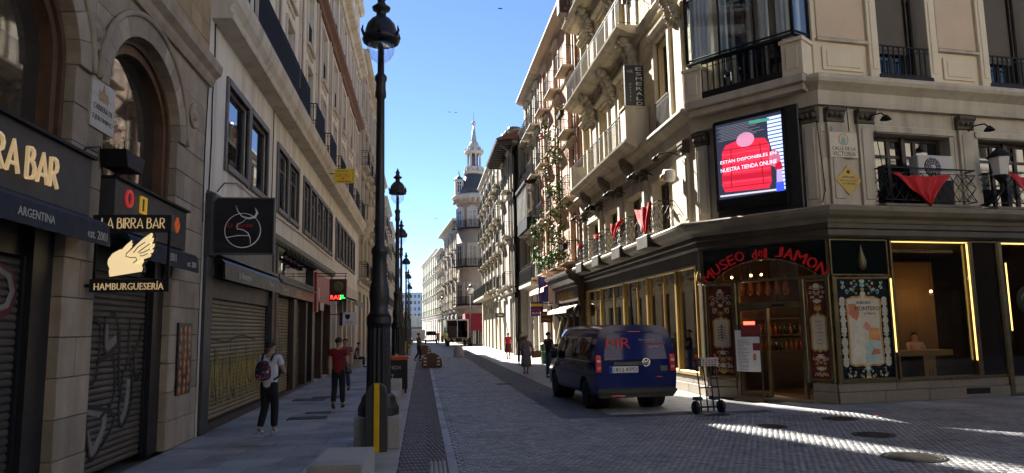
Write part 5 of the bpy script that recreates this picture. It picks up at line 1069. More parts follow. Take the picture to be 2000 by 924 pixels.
# black wall lantern and swan neck lamps
def lantern(F, a, z, d, label):
    t = thing('wall_lantern', label, 'lantern', F.p(a, 0, z)); m = MB(); m.lathe(F.p(a, d, z), [(.16, -.28), (.24, .18)], 6, smooth=False); ob('glass', m, M('milky_glass', (.62, .60, .58), None, rough=.3), t)
    m = MB(); m.lathe(F.p(a, d, z), [(.27, .18), (.28, .21), (.2, .3), (.1, .38), (.05, .42), (.06, .45), (.001, .5)], 8); m.lathe(F.p(a, d, z), [(.06, -.42), (.12, -.36), (.17, -.28), (.16, -.26)], 8)
    m.tube([F.p(a, d, z-.4), F.p(a, d, z-.62), F.p(a-.12, d*.6, z-.9), F.p(a-.3, .05, z-1.0)], .035, 6); ob('bracket', m, IRON, t)
la, lz = sp(DF, 1953, 322, .55); lantern(DF, la, lz, .55, 'black six sided wall lantern with milky glass by the right shawl')
SWL = ['thin swan neck lamp at the ham bar end nearest the salmon building', 'thin swan neck lamp between the two farthest ham bar balconies', 'thin swan neck lamp between the second and third street balconies', 'thin swan neck lamp over the gap beside the largest red shawl', 'thin swan neck lamp next to the floodlight and screen', 'black swan neck lamp above the street plaque on the corner', 'black swan neck lamp just left of the black wall lantern']
for F, a, z in [(RF, -y, 6.75) for y in (31.2, 28.4, 25.4, 22.2, 19.6)]+[(DF, 1.35, 6.72), (DF, n0-.35, 6.62)]:
    t = thing('swan_neck_lamp', SWL.pop(0), 'wall lamp', F.p(a, 0, z), 'swan neck lamps on the corner building')
    m = MB(); m.tube([F.p(a, .0, z), F.p(a-.05, .3, z+.12), F.p(a-.08, .62, z+.08), F.p(a-.08, .72, z-.02)], .02, 5); ob('arm', m, IRON, t); m = MB(); m.lathe(F.p(a-.08, .74, z-.1), [(.03, .1), (.07, .06), (.13, -.02), (.12, -.03), (.001, .0)], 10); ob('lamp_shade', m, IRON, t)
t = thing('floodlight', 'small white floodlight fixed above the street shawl by the screen', 'floodlight', RF.p(-19.75, .3, 6.2)); m = MB(); m.lathe(RF.p(-19.75, .18, 6.2), [(.17, 0), (.19, .1), (.17, .3), (.001, .32)], 12, axis=RF.n); ob('housing', m, WAC, t); m = MB(); m.lathe(RF.p(-19.75, .5, 6.15), [(.1, 0), (.06, .08), (.001, .09)], 8, axis=RF.n); ob('sensor', m, OCHT, t)
# ---- upper storeys: street side
def up_win(F, a, w_, z0, z1, pil=True, fm=None):
    window(F, a-w_/2, a+w_/2, z0, z1, jb, -.32, DWOOD, GLASS, 2, 2, .07)
    if pil:
        m = MB()
        for s_ in (-1, 1): m.box(F, a+s_*(w_/2+.02)-(.16 if s_ < 0 else 0), a+s_*(w_/2+.02)+(.16 if s_ > 0 else 0), -.05, .09, z0-.02, z1+.1)
        m.profile(F, [(-.05, z1+.12), (.09, z1+.12), (.12, z1+.26), (.24, z1+.34), (.26, z1+.42), (-.05, z1+.46)], a-w_/2-.26, a+w_/2+.26); ob('window_surround', m, JSTONE, jb, bev=.01)
YW = [30.9, 27.9, 24.9, 20.75]; fl = [(7.8, 7.9, 10.75, 12.0), (12.0, 12.1, 14.7, 15.9), (15.9, 16.0, 18.6, 19.8)]
for k, (z0, a, b, z1) in enumerate(fl):
    ops = [(-y-.62, -y+.62, a, b) for y in YW]
    if k < 2:
        m = MB(); wall_mesh(m, RF, -YE, -22.9, z0, z1, ops, .4); wall_mesh(m, RF, -22.9, -18.4, z0, z1, ops, .4, d=-.09); ob('wall', m, JSTONE2, jb)
        ashlar(RF, -22.9, -18.42, z0, z1, .72, .4, jb, JSTONE2, d=0, depth=.085, ops=[(o[0]-.2, o[1]+.2, o[2], o[3]+.1) for o in ops])
    else: m = MB(); wall_mesh(m, RF, -YE, -18.4, z0, z1, ops, .4); ob('wall', m, JSTONE2, jb)
    for y in YW: up_win(RF, -y, 1.24, a, b)
    m = MB(); m.profile(RF, [(-.05, z1-.35), (.08, z1-.33), (.12, z1-.15), (.2, z1-.06), (.2, z1), (-.05, z1)], -YE, -18.4); ob('string_course', m, JSTONE, jb)
ring('cornice', [(-.4, 19.8), (.2, 19.8), (.25, 20.1), (.7, 20.35), (.75, 20.6), (-.4, 20.8)], JSTONE)
m = MB(); m.wbox(7.95, 21.5, 21.3, YE, 3.9, TB); m.add([(7.9, YE, 7.9), (7.9, 18.7, 7.9), (9.75, 16.4, 7.9), (21.5, 17.9, 7.9), (7.9, YE, TB), (7.9, 18.7, TB), (9.75, 16.4, TB), (21.5, 17.9, TB)], [(4, 5, 6, 7), (0, 1, 5, 4)]); ob('wall_core', m, JSTONE2, jb)
def stone_balcony(z, y0, y1, pr=.85):
    m = MB(); m.profile(RF, [(0, z-.3), (pr*.6, z-.28), (pr*.75, z-.2), (pr*.85, z-.18), (pr+.02, z-.08), (pr+.04, z-.02), (pr, z), (0, z)], -y1, -y0); o = ob('balcony', m, JSTONE, jb)
    r = MB(); railing(r, RF, [(-y1+.3, pr-.08), (-y0-.6, pr-.08)], z, z+1.02, .14, .011); ob('railing', r, IRON, o)
    if z < 9:
        m = MB(); m.box(RF, -y0-.6, -y0-.02, .02, pr-.02, z, z+1.05); m.box(RF, -y0-.64, -y0+.0, .0, pr+.02, z+1.05, z+1.13); ob('balcony_post', m, JSTONE, o, bev=.01)
        m = MB(); m.box(RF, -y1+.02, -y1+.3, .02, pr-.02, z, z+1.05); ob('balcony_post', m, JSTONE, o, bev=.01)
        for f in (.38, .68): a = -y1+(y1-y0)*f; m = MB(); m.box(RF, a-.08, a+.08, pr-.16, pr-.02, z, z+1.04); ob('balcony_pier', m, JSTONE, o, bev=.01)
    else:
        r = MB(); railing(r, RF, [(-y0-.6, pr-.08), (-y0-.04, pr-.08), (-y0-.04, 0)], z, z+1.02, .14, .011); ob('railing', r, IRON, o)
stone_balcony(7.95, 22.2, 31.2); stone_balcony(12.1, 22.7, 32.0); stone_balcony(16.0, 22.7, 32.0)
for y in (30.2, 27.0, 23.9):
    m = MB(); m.profile(Fr(RF.p(-y, 0, 0), RF.t), [(.0, 6.85), (.18, 6.88), (.24, 7.05), (.5, 7.35), (.6, 7.65), (0, 7.65)], -.2, .2); m.lathe(RF.p(-y-.22, .4, 7.45), [(.14, 0), (.14, .44)], 12, axis=RF.t); m.lathe(RF.p(-y-.2, .16, 7.0), [(.1, 0), (.1, .4)], 10, axis=RF.t); ob('corbel', m, M('corbel_stone', (.16, .135, .10), (.11, .09, .07), 5, .85, bump=.3), jb)
CORB = M('carved_corbel', (.46, .41, .32), (.36, .32, .25), 4, .85, bump=.6, bscale=14)
for z in (11.8, 15.75):
    for y in (29.5, 26.4, 23.4, 19.3):
        for dy in (-.22, .22):
            m = MB()
            for dd, zz, r in ((.5, -.12, .2), (.32, -.34, .2), (.24, -.55, .19), (.2, -.75, .17), (.14, -.95, .14), (.10, -1.12, .10)): m.ball(RF.p(-y+dy+random.uniform(-.03, .03), dd, z+zz), r, 8, sq=(1, .75, 1)); m.ball(RF.p(-y+dy+random.uniform(-.13, .13), dd+.12, z+zz+.08), r*.5, 6)
            ob('carved_corbel', m, CORB, jb)
        jbox('pilaster', RF, JSTONE, (-y-.3, -y+.3, -.02, .07, z-3.9, z-1.15), bev=.015)
r = MB(); railing(r, RF, [(-21.3, .1), (-20.15, .1)], 7.92, 8.85, .1, .014); ob('railing', r, IRON, jb)
# ---- chamfer bay window (iron and glass)
m = MB(); wall_mesh(m, CF, 0, CL, 7.8, 19.8, [(.7, CL-.7, 7.9, 11.6), (.9, CL-.9, 12.4, 15.2)], .35); ob('wall', m, JCREAM, jb)
bay = jbox('bay_base', CF, JSTONE, (.05, CL-.05, -.1, .62, 7.60, 7.80), (.1, CL-.1, -.1, .5, 7.42, 7.60), bev=.02)
for a in (.30, CL-.30): jbox('bay_post', CF, JCREAM, (a-.26, a+.26, .0, .58, 7.80, 8.62), (a-.30, a+.30, -.02, .62, 8.62, 8.72), (a-.15, a+.15, .57, .60, 7.95, 8.5), bev=.012)
r = MB(); railing(r, CF, [(.56, .5), (CL-.56, .5)], 7.85, 8.78, .16, .022); r.box(CF, .56, CL-.56, .44, .54, 7.80, 8.0); ob('bay_railing', r, IRON, jb)
pts = [(.08, .02), (.22, .62), (CL-.22, .62), (CL-.08, .02)]; fr = MB(); gl = MB(); Z0, Z1 = 8.80, 11.55
for (a, d), (a2, d2) in zip(pts, pts[1:]):
    nn = 3 if abs(a2-a) > 1 else 1
    for i in range(nn+1): q = i/nn; fr.tube([CF.p(a+(a2-a)*q, d+(d2-d)*q, Z0), CF.p(a+(a2-a)*q, d+(d2-d)*q, Z1)], .045 if i in (0, nn) else .03, 6)
    for z in (Z0, 8.9, 10.6, Z1): fr.tube([CF.p(a, d, z), CF.p(a2, d2, z)], .045 if z in (Z0, Z1) else .028, 6)
    gl.quad(CF.p(a, d, Z0), CF.p(a2, d2, Z0), CF.p(a2, d2, Z1), CF.p(a, d, Z1))
    n = 14
    for i in range(n): q0, q1_ = i/n, (i+.5)/n; cxa, cda = a+(a2-a)*(q0+q1_)/2, d+(d2-d)*(q0+q1_)/2; fr.tube([CF.p(a+(a2-a)*(q0+.5/n)+.04*math.cos(k*.8), d+(d2-d)*(q0+.5/n)+.01, 10.77+.11*math.sin(k*.8)) for k in range(9)], .008, 3)
bw = ob('bay_window', fr, IRON, jb); ob('pane', gl, BAYG, bw)
m = MB()
for a0_, a1_ in ((.16, .75), (CL-.75, CL-.16), (.95, 1.25), (CL-1.2, CL-.95)):
    P = []; n = 16
    for i in range(n+1):
        a = a0_+(a1_-a0_)*i/n; d = .30+.04*math.sin(i*1.9)
        P += [CF.p(a, d, 8.85), CF.p(a, d, 11.4)]
    m.add(P, [(2*i, 2*i+2, 2*i+3, 2*i+1) for i in range(n)], 0, True)
ob('curtain', m, CURT, bw)
window(CF, .75, CL-.75, 7.95, 11.5, jb, -.15, M('pale_door_frame', (.45, .42, .36), None), GLASS, 4, 2, .09)
m = MB(); m.box(CF, .1, CL-.1, -.1, .66, 11.6, 11.78); ob('bay_roof', m, IRON, jb)
# ---- upper storeys: cross street side
ua, ub = S(1708, 60), S(1806, 80); uc = S(1922, 80); ud = uc+(ub-ua); uo = [(ua, ub, 7.88, 11.2), (uc, ud, 7.88, 11.2), (uc+(uc-ua), ud+(uc-ua), 7.88, 11.2)]
m = MB(); wall_mesh(m, DF, 0, 12.5, 7.8, 12.0, uo, .45); wall_mesh(m, DF, 0, 12.5, 12, 19.8, [(a, b, z+4.2+k*4.0, z2+4.2+k*4.0) for a, b, z, z2 in uo for k in (0, 1)], .4); ob('wall', m, JCREAM, jb)
for k, (a, b, z0, z1) in enumerate(uo):
    window(DF, a+.02, b-.02, z0, z1, jb, -.40, DWOOD, GLASS, 2, 2); o = jbox('roller_blind', DF, ROLLB, (a+.02, b-.35, -.30, -.27, 8.7, z1))
    jbox('blind_bracket', DF, DWOOD, (b-.34, b-.30, -.3, -.2, 8.9, 10.6))
    r = MB(); railing(r, DF, [(a-.03, .08), (b+.03, .08)], 7.95, 8.75, .155, .02); r.box(DF, a-.05, b+.05, .03, .13, 7.86, 7.99); ob('railing', r, IRON, jb)
    m = MB()
    for s_ in (a, b): m.box(DF, s_-(.30 if s_ == a else .0), s_+(.0 if s_ == a else .30), -.05, .10, 7.86, 11.3); m.box(DF, s_-(.22 if s_ == a else -.07), s_+(-.07 if s_ == a else .22), .095, .12, 8.1, 11.2)
    ob('window_surround', m, JCREAM, jb, bev=.012); jbox('window_step', DF, JCREAM, (a-.42, b+.42, -.05, .16, 7.80, 7.86))
pn = [(.12, ua-.36), (ub+.38, uc-.36), (ud+.38, uc+(uc-ua)-.36)]
for a, b in pn:
    jbox('wall_panel', DF, JPINK, (a, b, -.05, .03, 8.86, 11.2)); jbox('panel_sill', DF, JSTONE, (a-.05, b+.05, -.05, .10, 8.74, 8.82), bev=.01)
    jbox('wall_panel', DF, JCREAM, (a+.1, b-.1, -.05, .045, 8.02, 8.6)); jbox('panel_recess', DF, JCREAM, (a+.2, b-.2, .04, .065, 8.1, 8.52), bev=.015)
ring('base_course', [(-.05, 7.80), (.14, 7.80), (.14, 7.86), (-.05, 7.9)], JCREAM, faces='d')
# ---- projecting hotel signs on the street side
def xsign(name, label, cat, Y, pl_, mat, th=.14):
    F = Fr((0, Y, 0), (1, 0, 0)); a0_, z0_ = sp(F, pl_[0], pl_[3]); a1_, z1_ = sp(F, pl_[2], pl_[1])
    t = thing(name, label, cat, F.p(a1_, 0, z0_)); m = MB(); m.box(F, a0_, a1_, -th, 0, z0_, z1_); ob('panel', m, mat, t, bev=.01)
    m = MB()
    for z in (z0_+.1, z1_-.1): m.tube([F.p(a1_, -th/2, z), F.p(7.45, -th/2, z)], .025, 5)
    ob('bracket', m, IRON, t); return t, F, a0_, a1_, z0_, z1_
SGN = M('anthracite_sign', (.035, .038, .042), (.045, .048, .052), 4, .45); MARO = M('maroon_sign', (.05, .012, .014), (.04, .01, .012), 4, .45)
t, F, a0_, a1_, z0_, z1_ = xsign('hostel_sign', 'tall anthracite vertical hostel sign reading ESMERALDA', 'hotel sign', 22.7, (1223, 128, 1258, 231), SGN); w_ = a1_-a0_; h_ = z1_-z0_
for k, c in enumerate('ESMERALDA'): text('letter', c, F, a0_+w_*.70, z1_-h_*(.07+.093*k), h_*.062, WHITEP, t, .004, w_*.30, ext=.006)
for k, c in enumerate('HOSTAL'): text('letter', c, F, a0_+w_*.26, z1_-h_*(.36+.058*k), h_*.036, PALE, t, .004, ext=.005)
text('lettering', 'HR', F, a0_+w_*.28, z1_-h_*.12, h_*.06, PALE, t, .004, ext=.005); text('lettering', '915213017', F, a0_+w_*.5, z0_+h_*.09, h_*.04, PALE, t, .004, w_*.9, ext=.005); m = MB(); m.box(F, a0_+w_*.1, a0_+w_*.9, 0, .005, z0_+h_*.045, z0_+h_*.052); ob('line', m, PALE, t)
t, F, a0_, a1_, z0_, z1_ = xsign('hostel_sign', 'dark maroon box sign reading THC HOSTELS high on right', 'hotel sign', 31.0, (1092, -34, 1144, 24), MARO, .5); w_ = a1_-a0_; h_ = z1_-z0_
text('lettering', 'THC', F, a0_+w_*.5, z0_+h_*.34, h_*.17, PALE, t, .004, w_*.5, ext=.008); text('lettering', 'HOSTELS', F, a0_+w_*.5, z0_+h_*.13, h_*.08, M('pink_print', (.4, .25, .25), None), t, .004, w_*.62, ext=.008)
t, F, a0_, a1_, z0_, z1_ = xsign('hostel_sign', 'black box sign cut by the top edge above the upper balcony', 'hotel sign', 24.0, (1216, -40, 1250, 6), SGN); w_ = a1_-a0_; text('lettering', 'HOSTAL', F, (a0_+a1_)/2, z0_+.12, .1, PALE, t, .004, w_*.8, ext=.006)

def cable(par, F, pts, r=.012): m = MB(); m.tube([F.p(*q) for q in pts], r, 5); ob('wall_cable', m, IRON, par)
cable(jb, DF, [(.72, .13, 7.05), (.74, .13, 6.45)]); cable(jb, DF, [(1.55, .04, 6.7), (1.7, .05, 5.6), (1.75, .05, 4.7)]); cable(jb, DF, [(-.1, .04, 7.0), (-.06, .05, 6.2), (.02, .05, 5.0), (-.1, .06, 4.7)]); cable(jb, RF, [(-32, .04, 7.0), (-26, .05, 6.9), (-19, .04, 6.95)])
t = thing('added_shade_building', 'unseen tall building added past the bar windows to shade the block opposite', 'building', DF.p(25, 0, 0)); m = MB(); m.box(DF, 12.55, 55, -14, 0, 0, 22); ob('wall', m, JCREAM, t)  # added out of view to shade the facade that the bar windows reflect
# ------------------------------------------------------------------ right row beyond the corner building
PINKB = M('salmon_render', (.52, .33, .22), (.45, .28, .19), 1.4, .85, bump=.1, streak=.25); PINKT = M('pale_pink_trim', (.56, .46, .36), (.48, .4, .31), 2, .8)
GWB = M('grey_white_render', (.33, .31, .275), (.27, .255, .225), 1.4, .85, bump=.1, streak=.3); BEIGE = M('beige_render', (.32, .285, .23), (.27, .24, .195), 1.4, .85, bump=.12, streak=.25)
pk = thing('salmon_building', 'salmon narrow building with flowering balconies above a dark wooden bar', 'building', RF.p(-38, 0, 0))
fl = [(4.9, 8.1), (8.1, 11.4), (11.4, 14.7), (14.7, 17.9)]
facade(pk, RF, -43.5, -32.28, 0, fl, [-41.6, -38.0, -34.4], PINKB, PINKT, 1.25, .6, False, .65, ground=[(-42.8, -41, .05, 3.2), (-40.4, -38.3, .05, 3.2), (-37.6, -35.4, .05, 3.2), (-34.8, -33, .05, 3.2)], back=14)
for a in (-43.4, -32.5): jbox('quoin_strip', RF, MATS['rose_render'], (a-.02 if a < -40 else a-.25, a+.25 if a < -40 else a+.1, -.05, .07, 4.9, 17.8), parent=pk)
m = MB(); m.tube([RF.p(-32.55, .12, 4.5), RF.p(-32.55, .12, 18)], .06, 7); ob('drain_pipe', m, REDP, pk)
# dark bar front with deep cornice, white valance and striped awning
m = MB(); m.profile(RF, [(.0, 3.75), (.45, 3.8), (.5, 3.95), (.75, 4.1), (.8, 4.3), (.9, 4.36), (.9, 4.48), (.0, 4.6)], -38.2, -32.4); ob('bar_cornice', m, DWOOD, pk)
jbox('bar_fascia', RF, DWOOD, (-38.2, -32.4, -.05, .35, 3.1, 3.78), parent=pk); text('lettering', 'LA CASA DEL ABUELO', RF, -35.3, 3.45, .32, OCHT, pk, .36, 4.2)
for k in range(5): a = -37.9+k*1.28; m = MB(); m.box(RF, a, a+.22, -.05, .25, 0, 3.1); m.lathe(RF.p(a+.11, .33, 2.6), [(.03, -.25), (.16, -.1), (.2, .1), (.1, .3), (.001, .34)], 8); ob('wood_pilaster', m, DWOOD, pk)
m = MB(); m.profile(RF, [(.2, 2.95), (.8, 2.72), (.82, 2.55), (.78, 2.55), (.76, 2.68), (.2, 2.9)], -38, -33); ob('valance', m, M('off_white_canvas', (.55, .52, .45), (.46, .43, .37), 3, .8), pk)
aw = thing('striped_awning', 'orange and white striped awning along the salmon building', 'awning', RF.p(-41, .4, 3.8)); AWO, AWW = M('awning_orange', (.55, .22, .06), None, rough=.8), M('awning_white', (.62, .58, .5), None, rough=.8)
for k in range(22):
    m = MB(); a = -43.4+k*.235; m.profile(RF, [(.0, 4.5), (.95, 4.05), (.97, 3.8), (.95, 3.8), (.93, 4.02), (.0, 4.46)], a, a+.232); ob('stripe', m, (AWO, AWW)[k % 2], aw)
# flowering climbers
def climber(name, label, pts, n, spread, flow, group='climbing plants on the salmon building'):
    t = thing(name, label, 'climbing plant', RF.p(*pts[0]), group); rg = random.Random(len(label)); lf = MB(); fl_ = MB(); st_ = MB()
    P = [RF.p(*p) for p in pts]; st_.tube(P, .03, 5)
    for k in range(n):
        u = rg.random()*(len(P)-1); i = int(u)
        if math.sin(u*6.5+len(pts)) < -.15 and rg.random() < .8: continue
        c = P[i].lerp(P[i+1], u-i); sp_ = spread*(.5+.9*rg.random()**2)*(.6+.5*math.sin(u*5.1+1))
        c = c+Vector((rg.gauss(0, .18)-.12, rg.gauss(0, 1)*sp_*.55, rg.gauss(0, 1)*sp_*.5)); r = rg.uniform(.05, .12)
        a = Vector((rg.uniform(-1, 1), rg.uniform(-1, 1), rg.uniform(-1, 1))).normalized(); b = a.orthogonal().normalized(); q = a.cross(b)
        (fl_ if rg.random() < flow*(.5+.8*math.sin(u*3+.5)) else lf).add([c-b*r, c-q*r*.55, c+b*r, c+q*r*.55], [(0, 1, 2, 3)])
    ob('foliage', lf, LEAF, t, fix=False, kind='stuff'); ob('stem', st_, WOOD, t)
    if fl_.f: ob('blossom', fl_, FLOWER, t, fix=False, kind='stuff')
climber('climbing_plant', 'long green climber with red flowers hanging nearest the hostel facade', [(-34.9, .75, 4.9), (-34.7, .6, 7.5), (-35, .65, 9.3), (-35.2, .6, 12)], 900, .42, .045)
climber('climbing_plant', 'sparser climber with red geraniums on the middle balconies', [(-37.6, .75, 6.2), (-37.4, .6, 8.5), (-37.6, .7, 11.7), (-37.4, .6, 13.2)], 420, .40, .14)
climber('climbing_plant', 'bushy yellow green plants over the dark bar cornice', [(-33.2, .7, 5.2), (-35, .7, 5.5), (-38, .7, 5.3), (-41, .6, 5.6)], 900, .5, .02)
climber('climbing_plant', 'green trailing plant on the far balcony of the salmon building', [(-41.7, .65, 8.3), (-41.5, .6, 7.2), (-41.6, .6, 5.8)], 500, .45, .06)
for y, z, l in ((34.4, 12.6, 'topmost planter of geraniums on the near balconies'), (38.0, 9.2, 'planter of geraniums on the middle balcony'), (34.4, 5.9, 'planter on the lowest balcony above the dark bar')):
    t = thing('flower_box', l, 'flower box', RF.p(-y, .6, z), 'flower boxes on the salmon building'); m = MB(); m.box(RF, -y-.5, -y+.5, .45, .68, z-.25, z); ob('box', m, IRON, t, bev=.01)
    lf, fw2 = MB(), MB()
    for k in range(160):
        c = RF.p(-y+random.uniform(-.55, .55), .56+random.gauss(0, .12), z+abs(random.gauss(.05, .16))); r = random.uniform(.03, .07); b = Vector((random.uniform(-1, 1), random.uniform(-1, 1), random.uniform(-1, 1))).normalized(); q = b.orthogonal()
        (fw2 if k % 5 == 0 else lf).add([c-b*r, c-q*r*.6, c+b*r, c+q*r*.6], [(0, 1, 2, 3)])
    ob('foliage', lf, LEAF, t, fix=False, kind='stuff'); ob('blossom', fw2, FLOWER, t, fix=False, kind='stuff')
# grey white building with a glazed bay
gw = thing('grey_white_building', 'grey white building with a white glazed bay and long balconies', 'building', RF.p(-47, 0, 0))
facade(gw, RF, -50.8, -43.55, 0, [(4.9, 8.2), (8.2, 11.5), (11.5, 14.8), (14.8, 18.0)], [-49.2, -47.1, -45], GWB, CREAMT, 1.15, .6, False, .6, back=12)
m = MB(); m.box(RF, -49.7, -44.2, 0, .75, 4.55, 4.75); ob('long_balcony', m, JSTONE, gw); r = MB(); railing(r, RF, [(-49.6, 0), (-49.6, .7), (-44.3, .7), (-44.3, 0)], 4.75, 5.75, .13, .016); ob('railing', r, IRON, gw)
WFR = M('white_bay_frame', (.55, .54, .5), None, rough=.5); m = MB(); m.box(RF, -49.6, -45.2, 0, .8, 8.25, 8.4); m.box(RF, -49.7, -45.1, 0, .9, 11.2, 11.4); m.box(RF, -49.6, -45.2, 0, .78, 8.4, 9.0); o = ob('glazed_bay', m, IRON, gw)
for k in range(8): a = -49.55+k*.61; m = MB(); m.box(RF, a, a+.09, .72, .8, 9.0, 11.2); ob('mullion', m, WFR, o)
m = MB(); m.box(RF, -49.5, -45.25, .02, .76, 9.0, 11.2); ob('pane', m, M('bay_pane', (.22, .24, .24), None, rough=.05, spec=.8), o); m = MB(); m.box(RF, -45.24, -45.16, .0, .8, 9.0, 9.1); m.box(RF, -45.24, -45.16, .0, .09, 9.1, 11.2); m.box(RF, -45.24, -45.16, .7, .8, 9.1, 11.2); ob('mullion', m, WFR, o)
m = MB(); m.box(RF, -50.7, -44, -7, -1.2, 18.2, 21.2); ob('penthouse', m, M('zinc_grey', (.16, .17, .18), (.12, .125, .13), 3, .5), gw); window(RF, -46.5, -45.2, 18.9, 20.6, gw, -1.16, DWOOD, GLASS, 2, 2)
m = MB(); m.profile(RF, [(-7.2, 21.2), (-.9, 21.2), (-.9, 21.4), (-7.2, 21.4)], -50.9, -43.8); ob('roof', m, SLATE, gw)
# projecting building with blank side wall and deep eaves
R2 = Fr((6.53, 0, 0), (0, -1, 0))
ev = thing('eaves_building', 'beige building stepping forward with blank side wall and deep wooden eaves', 'building', R2.p(-54, 0, 0))
facade(ev, R2, -59, -50.85, 0, [(4.9, 8.6), (8.6, 12.0), (12.0, 15.4)], [-57.2, -52.9], BEIGE, CREAMT, 1.2, .6, False, .1, back=10)
m = MB(); m.profile(R2, [(-8, 15.6), (.2, 15.6), (1.15, 15.45), (1.2, 15.6), (-3.5, 17.6), (-8, 17.6)], -59.2, -50.5); ob('roof', m, TILE_ROOF, ev)
for k in range(15): m = MB(); a = -59+k*.58; m.profile(R2, [(0, 15.2), (.95, 15.22), (1.1, 15.42), (.2, 15.58), (0, 15.58)], a, a+.16); ob('rafter', m, DWOOD, ev)
m = MB(); m.tube([R2.p(-50.9, 1.1, 15.4), R2.p(-50.8, .5, 14.9), R2.p(-50.75, .1, 14.6), R2.p(-50.75, .08, 0)], .05, 6); ob('drain_pipe', m, M('zinc_pipe', (.25, .25, .25), None, rough=.5, metal=.5), ev)
m = MB(); m.wbox(6.54, 7.5, 50.7, 50.84, 0, 1.2); ob('plinth', m, GRANITE, ev)
m = MB(); m.wbox(8.6, 11.5, 52, 56, 17.5, 20.2); ob('dormer', m, BEIGE, ev); m = MB(); m.prism(Fr((8.2, 51.6, 0), (1, 0, 0)), [(0, 20.2), (3.7, 20.2), (3.2, 20.7), (1.8, 21.2), (.4, 20.7)], -5, 0); ob('dormer_roof', m, TILE_ROOF, ev)
nb = simple_building('balcony_building', 'pale far building with long wrought balcony past the eaves building', R2, -79, -59.05, 17.0, 4, 6, GWB, JSTONE, .5, zg=5.2)
m = MB(); m.box(R2, -79, -66, 0, .95, 4.75, 4.95); ob('long_balcony', m, JSTONE, nb); r = MB(); railing(r, R2, [(-79, .9), (-66, .9), (-66, 0)], 4.95, 6.0, .2, .02); ob('railing', r, IRON, nb)
for k in range(3): m = MB(); m.lathe(R2.p(-61-k*2.6, -1.5, 17.4), [(.5, 0), (.5, 1.6+.4*k), (.6, 1.7+.4*k), (.6, 2+.4*k)], 10); ob('chimney', m, (GREYP, REDP, GREYP)[k], nb)
# corner tower building with the slate dome and spire
TOW = M('tower_stone', (.42, .35, .26), (.35, .29, .21), .8, .85, bump=.2); TWH = M('tower_trim', (.46, .43, .38), (.38, .36, .32), 1.5, .8); TPK = M('tower_brick', (.40, .27, .20), (.34, .22, .16), 3, .85)
TX, TY, TR = 6.85, 93.5, 2.35
tw = thing('tower_building', 'round cornered tower building with slate dome and tall white spire', 'building', (TX, TY, 0))
def cyl(name, mat, prof, n=24, cx=TX, cy=TY): m = MB(); m.lathe((cx, cy, 0), prof, n); return ob(name, m, mat, tw)
cyl('tower_drum', TOW, [(TR, 0), (TR, 14.9)]); cyl('tower_drum', TPK, [(TR-.01, 14.9), (TR-.01, 18.1)])
for z, r in ((4.6, .35), (9.5, .25), (14.7, .3)): cyl('string_course', TWH, [(TR, z), (TR+r, z+.1), (TR+r, z+.28), (TR, z+.4)])
cyl('cornice', TWH, [(TR, 18.1), (TR+.25, 18.35), (TR+.3, 18.6), (TR+.6, 18.9), (TR+.65, 19.2), (TR+.2, 19.4)])
cyl('dome', SLATE, [(TR+.1, 19.35), (TR-.2, 20.2), (TR-.75, 21.2), (TR-1.15, 22.1), (1.05, 22.4)], 20)
cyl('lantern_base', TWH, [(1.35, 22.2), (1.4, 22.6), (1.15, 22.75), (1.15, 23.1), (1.25, 23.2)])
for k in range(8): a = k*PI/4+.2; m = MB(); m.lathe((TX+.85*math.cos(a), TY+.85*math.sin(a), 23.2), [(.15, 0), (.11, .2), (.11, 1.6), (.17, 1.8)], 7); ob('lantern_column', m, TWH, tw)
cyl('lantern_core', M('lantern_shade', (.10, .11, .13), None), [(.55, 23.2), (.55, 25.1)], 10)
cyl('lantern_crown', TWH, [(1.0, 25.0), (1.3, 25.15), (1.3, 25.4), (.8, 25.6), (.85, 26.0), (.65, 26.3), (.52, 26.7)], 14)
for k in range(8): a = k*PI/4; m = MB(); m.lathe((TX+1.15*math.cos(a), TY+1.15*math.sin(a), 25.3), [(.12, 0), (.14, .25), (.05, .5), (.001, .8)], 6); ob('pinnacle', m, TWH, tw)
for k in range(8): a = k*PI/4+.39; m = MB(); m.lathe((TX+1.3*math.cos(a), TY+1.3*math.sin(a), 22.5), [(.12, 0), (.14, .25), (.05, .5), (.001, .8)], 6); ob('pinnacle', m, TWH, tw)
SPG = M('spire_zinc', (.33, .345, .37), (.27, .28, .30), 2, .5)
cyl('spire', SPG, [(.40, 26.6), (.36, 27.0), (.09, 29.1)], 8); cyl('spire_ball', TWH, [(.001, 29.0), (.26, 29.15), (.3, 29.35), (.2, 29.6), (.001, 29.7)], 10); m = MB(); m.tube([(TX, TY, 29.6), (TX, TY, 30.9)], .03, 4); ob('lightning_rod', m, IRON, tw)
for ang, x_ in ((-1.75, 0), (-2.55, 1), (-1.0, 2)):
    dv = Vector((math.cos(ang), math.sin(ang), 0)); tF = Fr(Vector((TX, TY, 0))+dv*(TR-.28), Vector((-dv.y, dv.x, 0)))
    for z0, z1, bal in ((5.2, 7.6, 1), (10.0, 12.6, 1), (15.0, 17.2, 1), (1.0, 3.6, 0)):
        m = MB(); m.box(tF, -.75, .75, .1, .42, z0-.15, z1+.3); o = ob('window_surround', m, TWH, tw); window(tF, -.5, .5, z0, z1, tw, .40, WFR, GLASS2, 2, 2, .07)
        if z0 == 15: m = MB(); m.prism(tF, [(.62*math.cos(k*PI/8), z1+.55*math.sin(k*PI/8)) for k in range(9)], .1, .44); ob('window_arch', m, TWH, tw)
        if bal: r = MB(); railing(r, tF, [(-.95, .25), (-.95, .8), (.95, .8), (.95, .25)], z0-.15, z0+.8, .2, .03); r.box(tF, -1, 1, .2, .85, z0-.28, z0-.15); ob('balcony', r, IRON, tw)
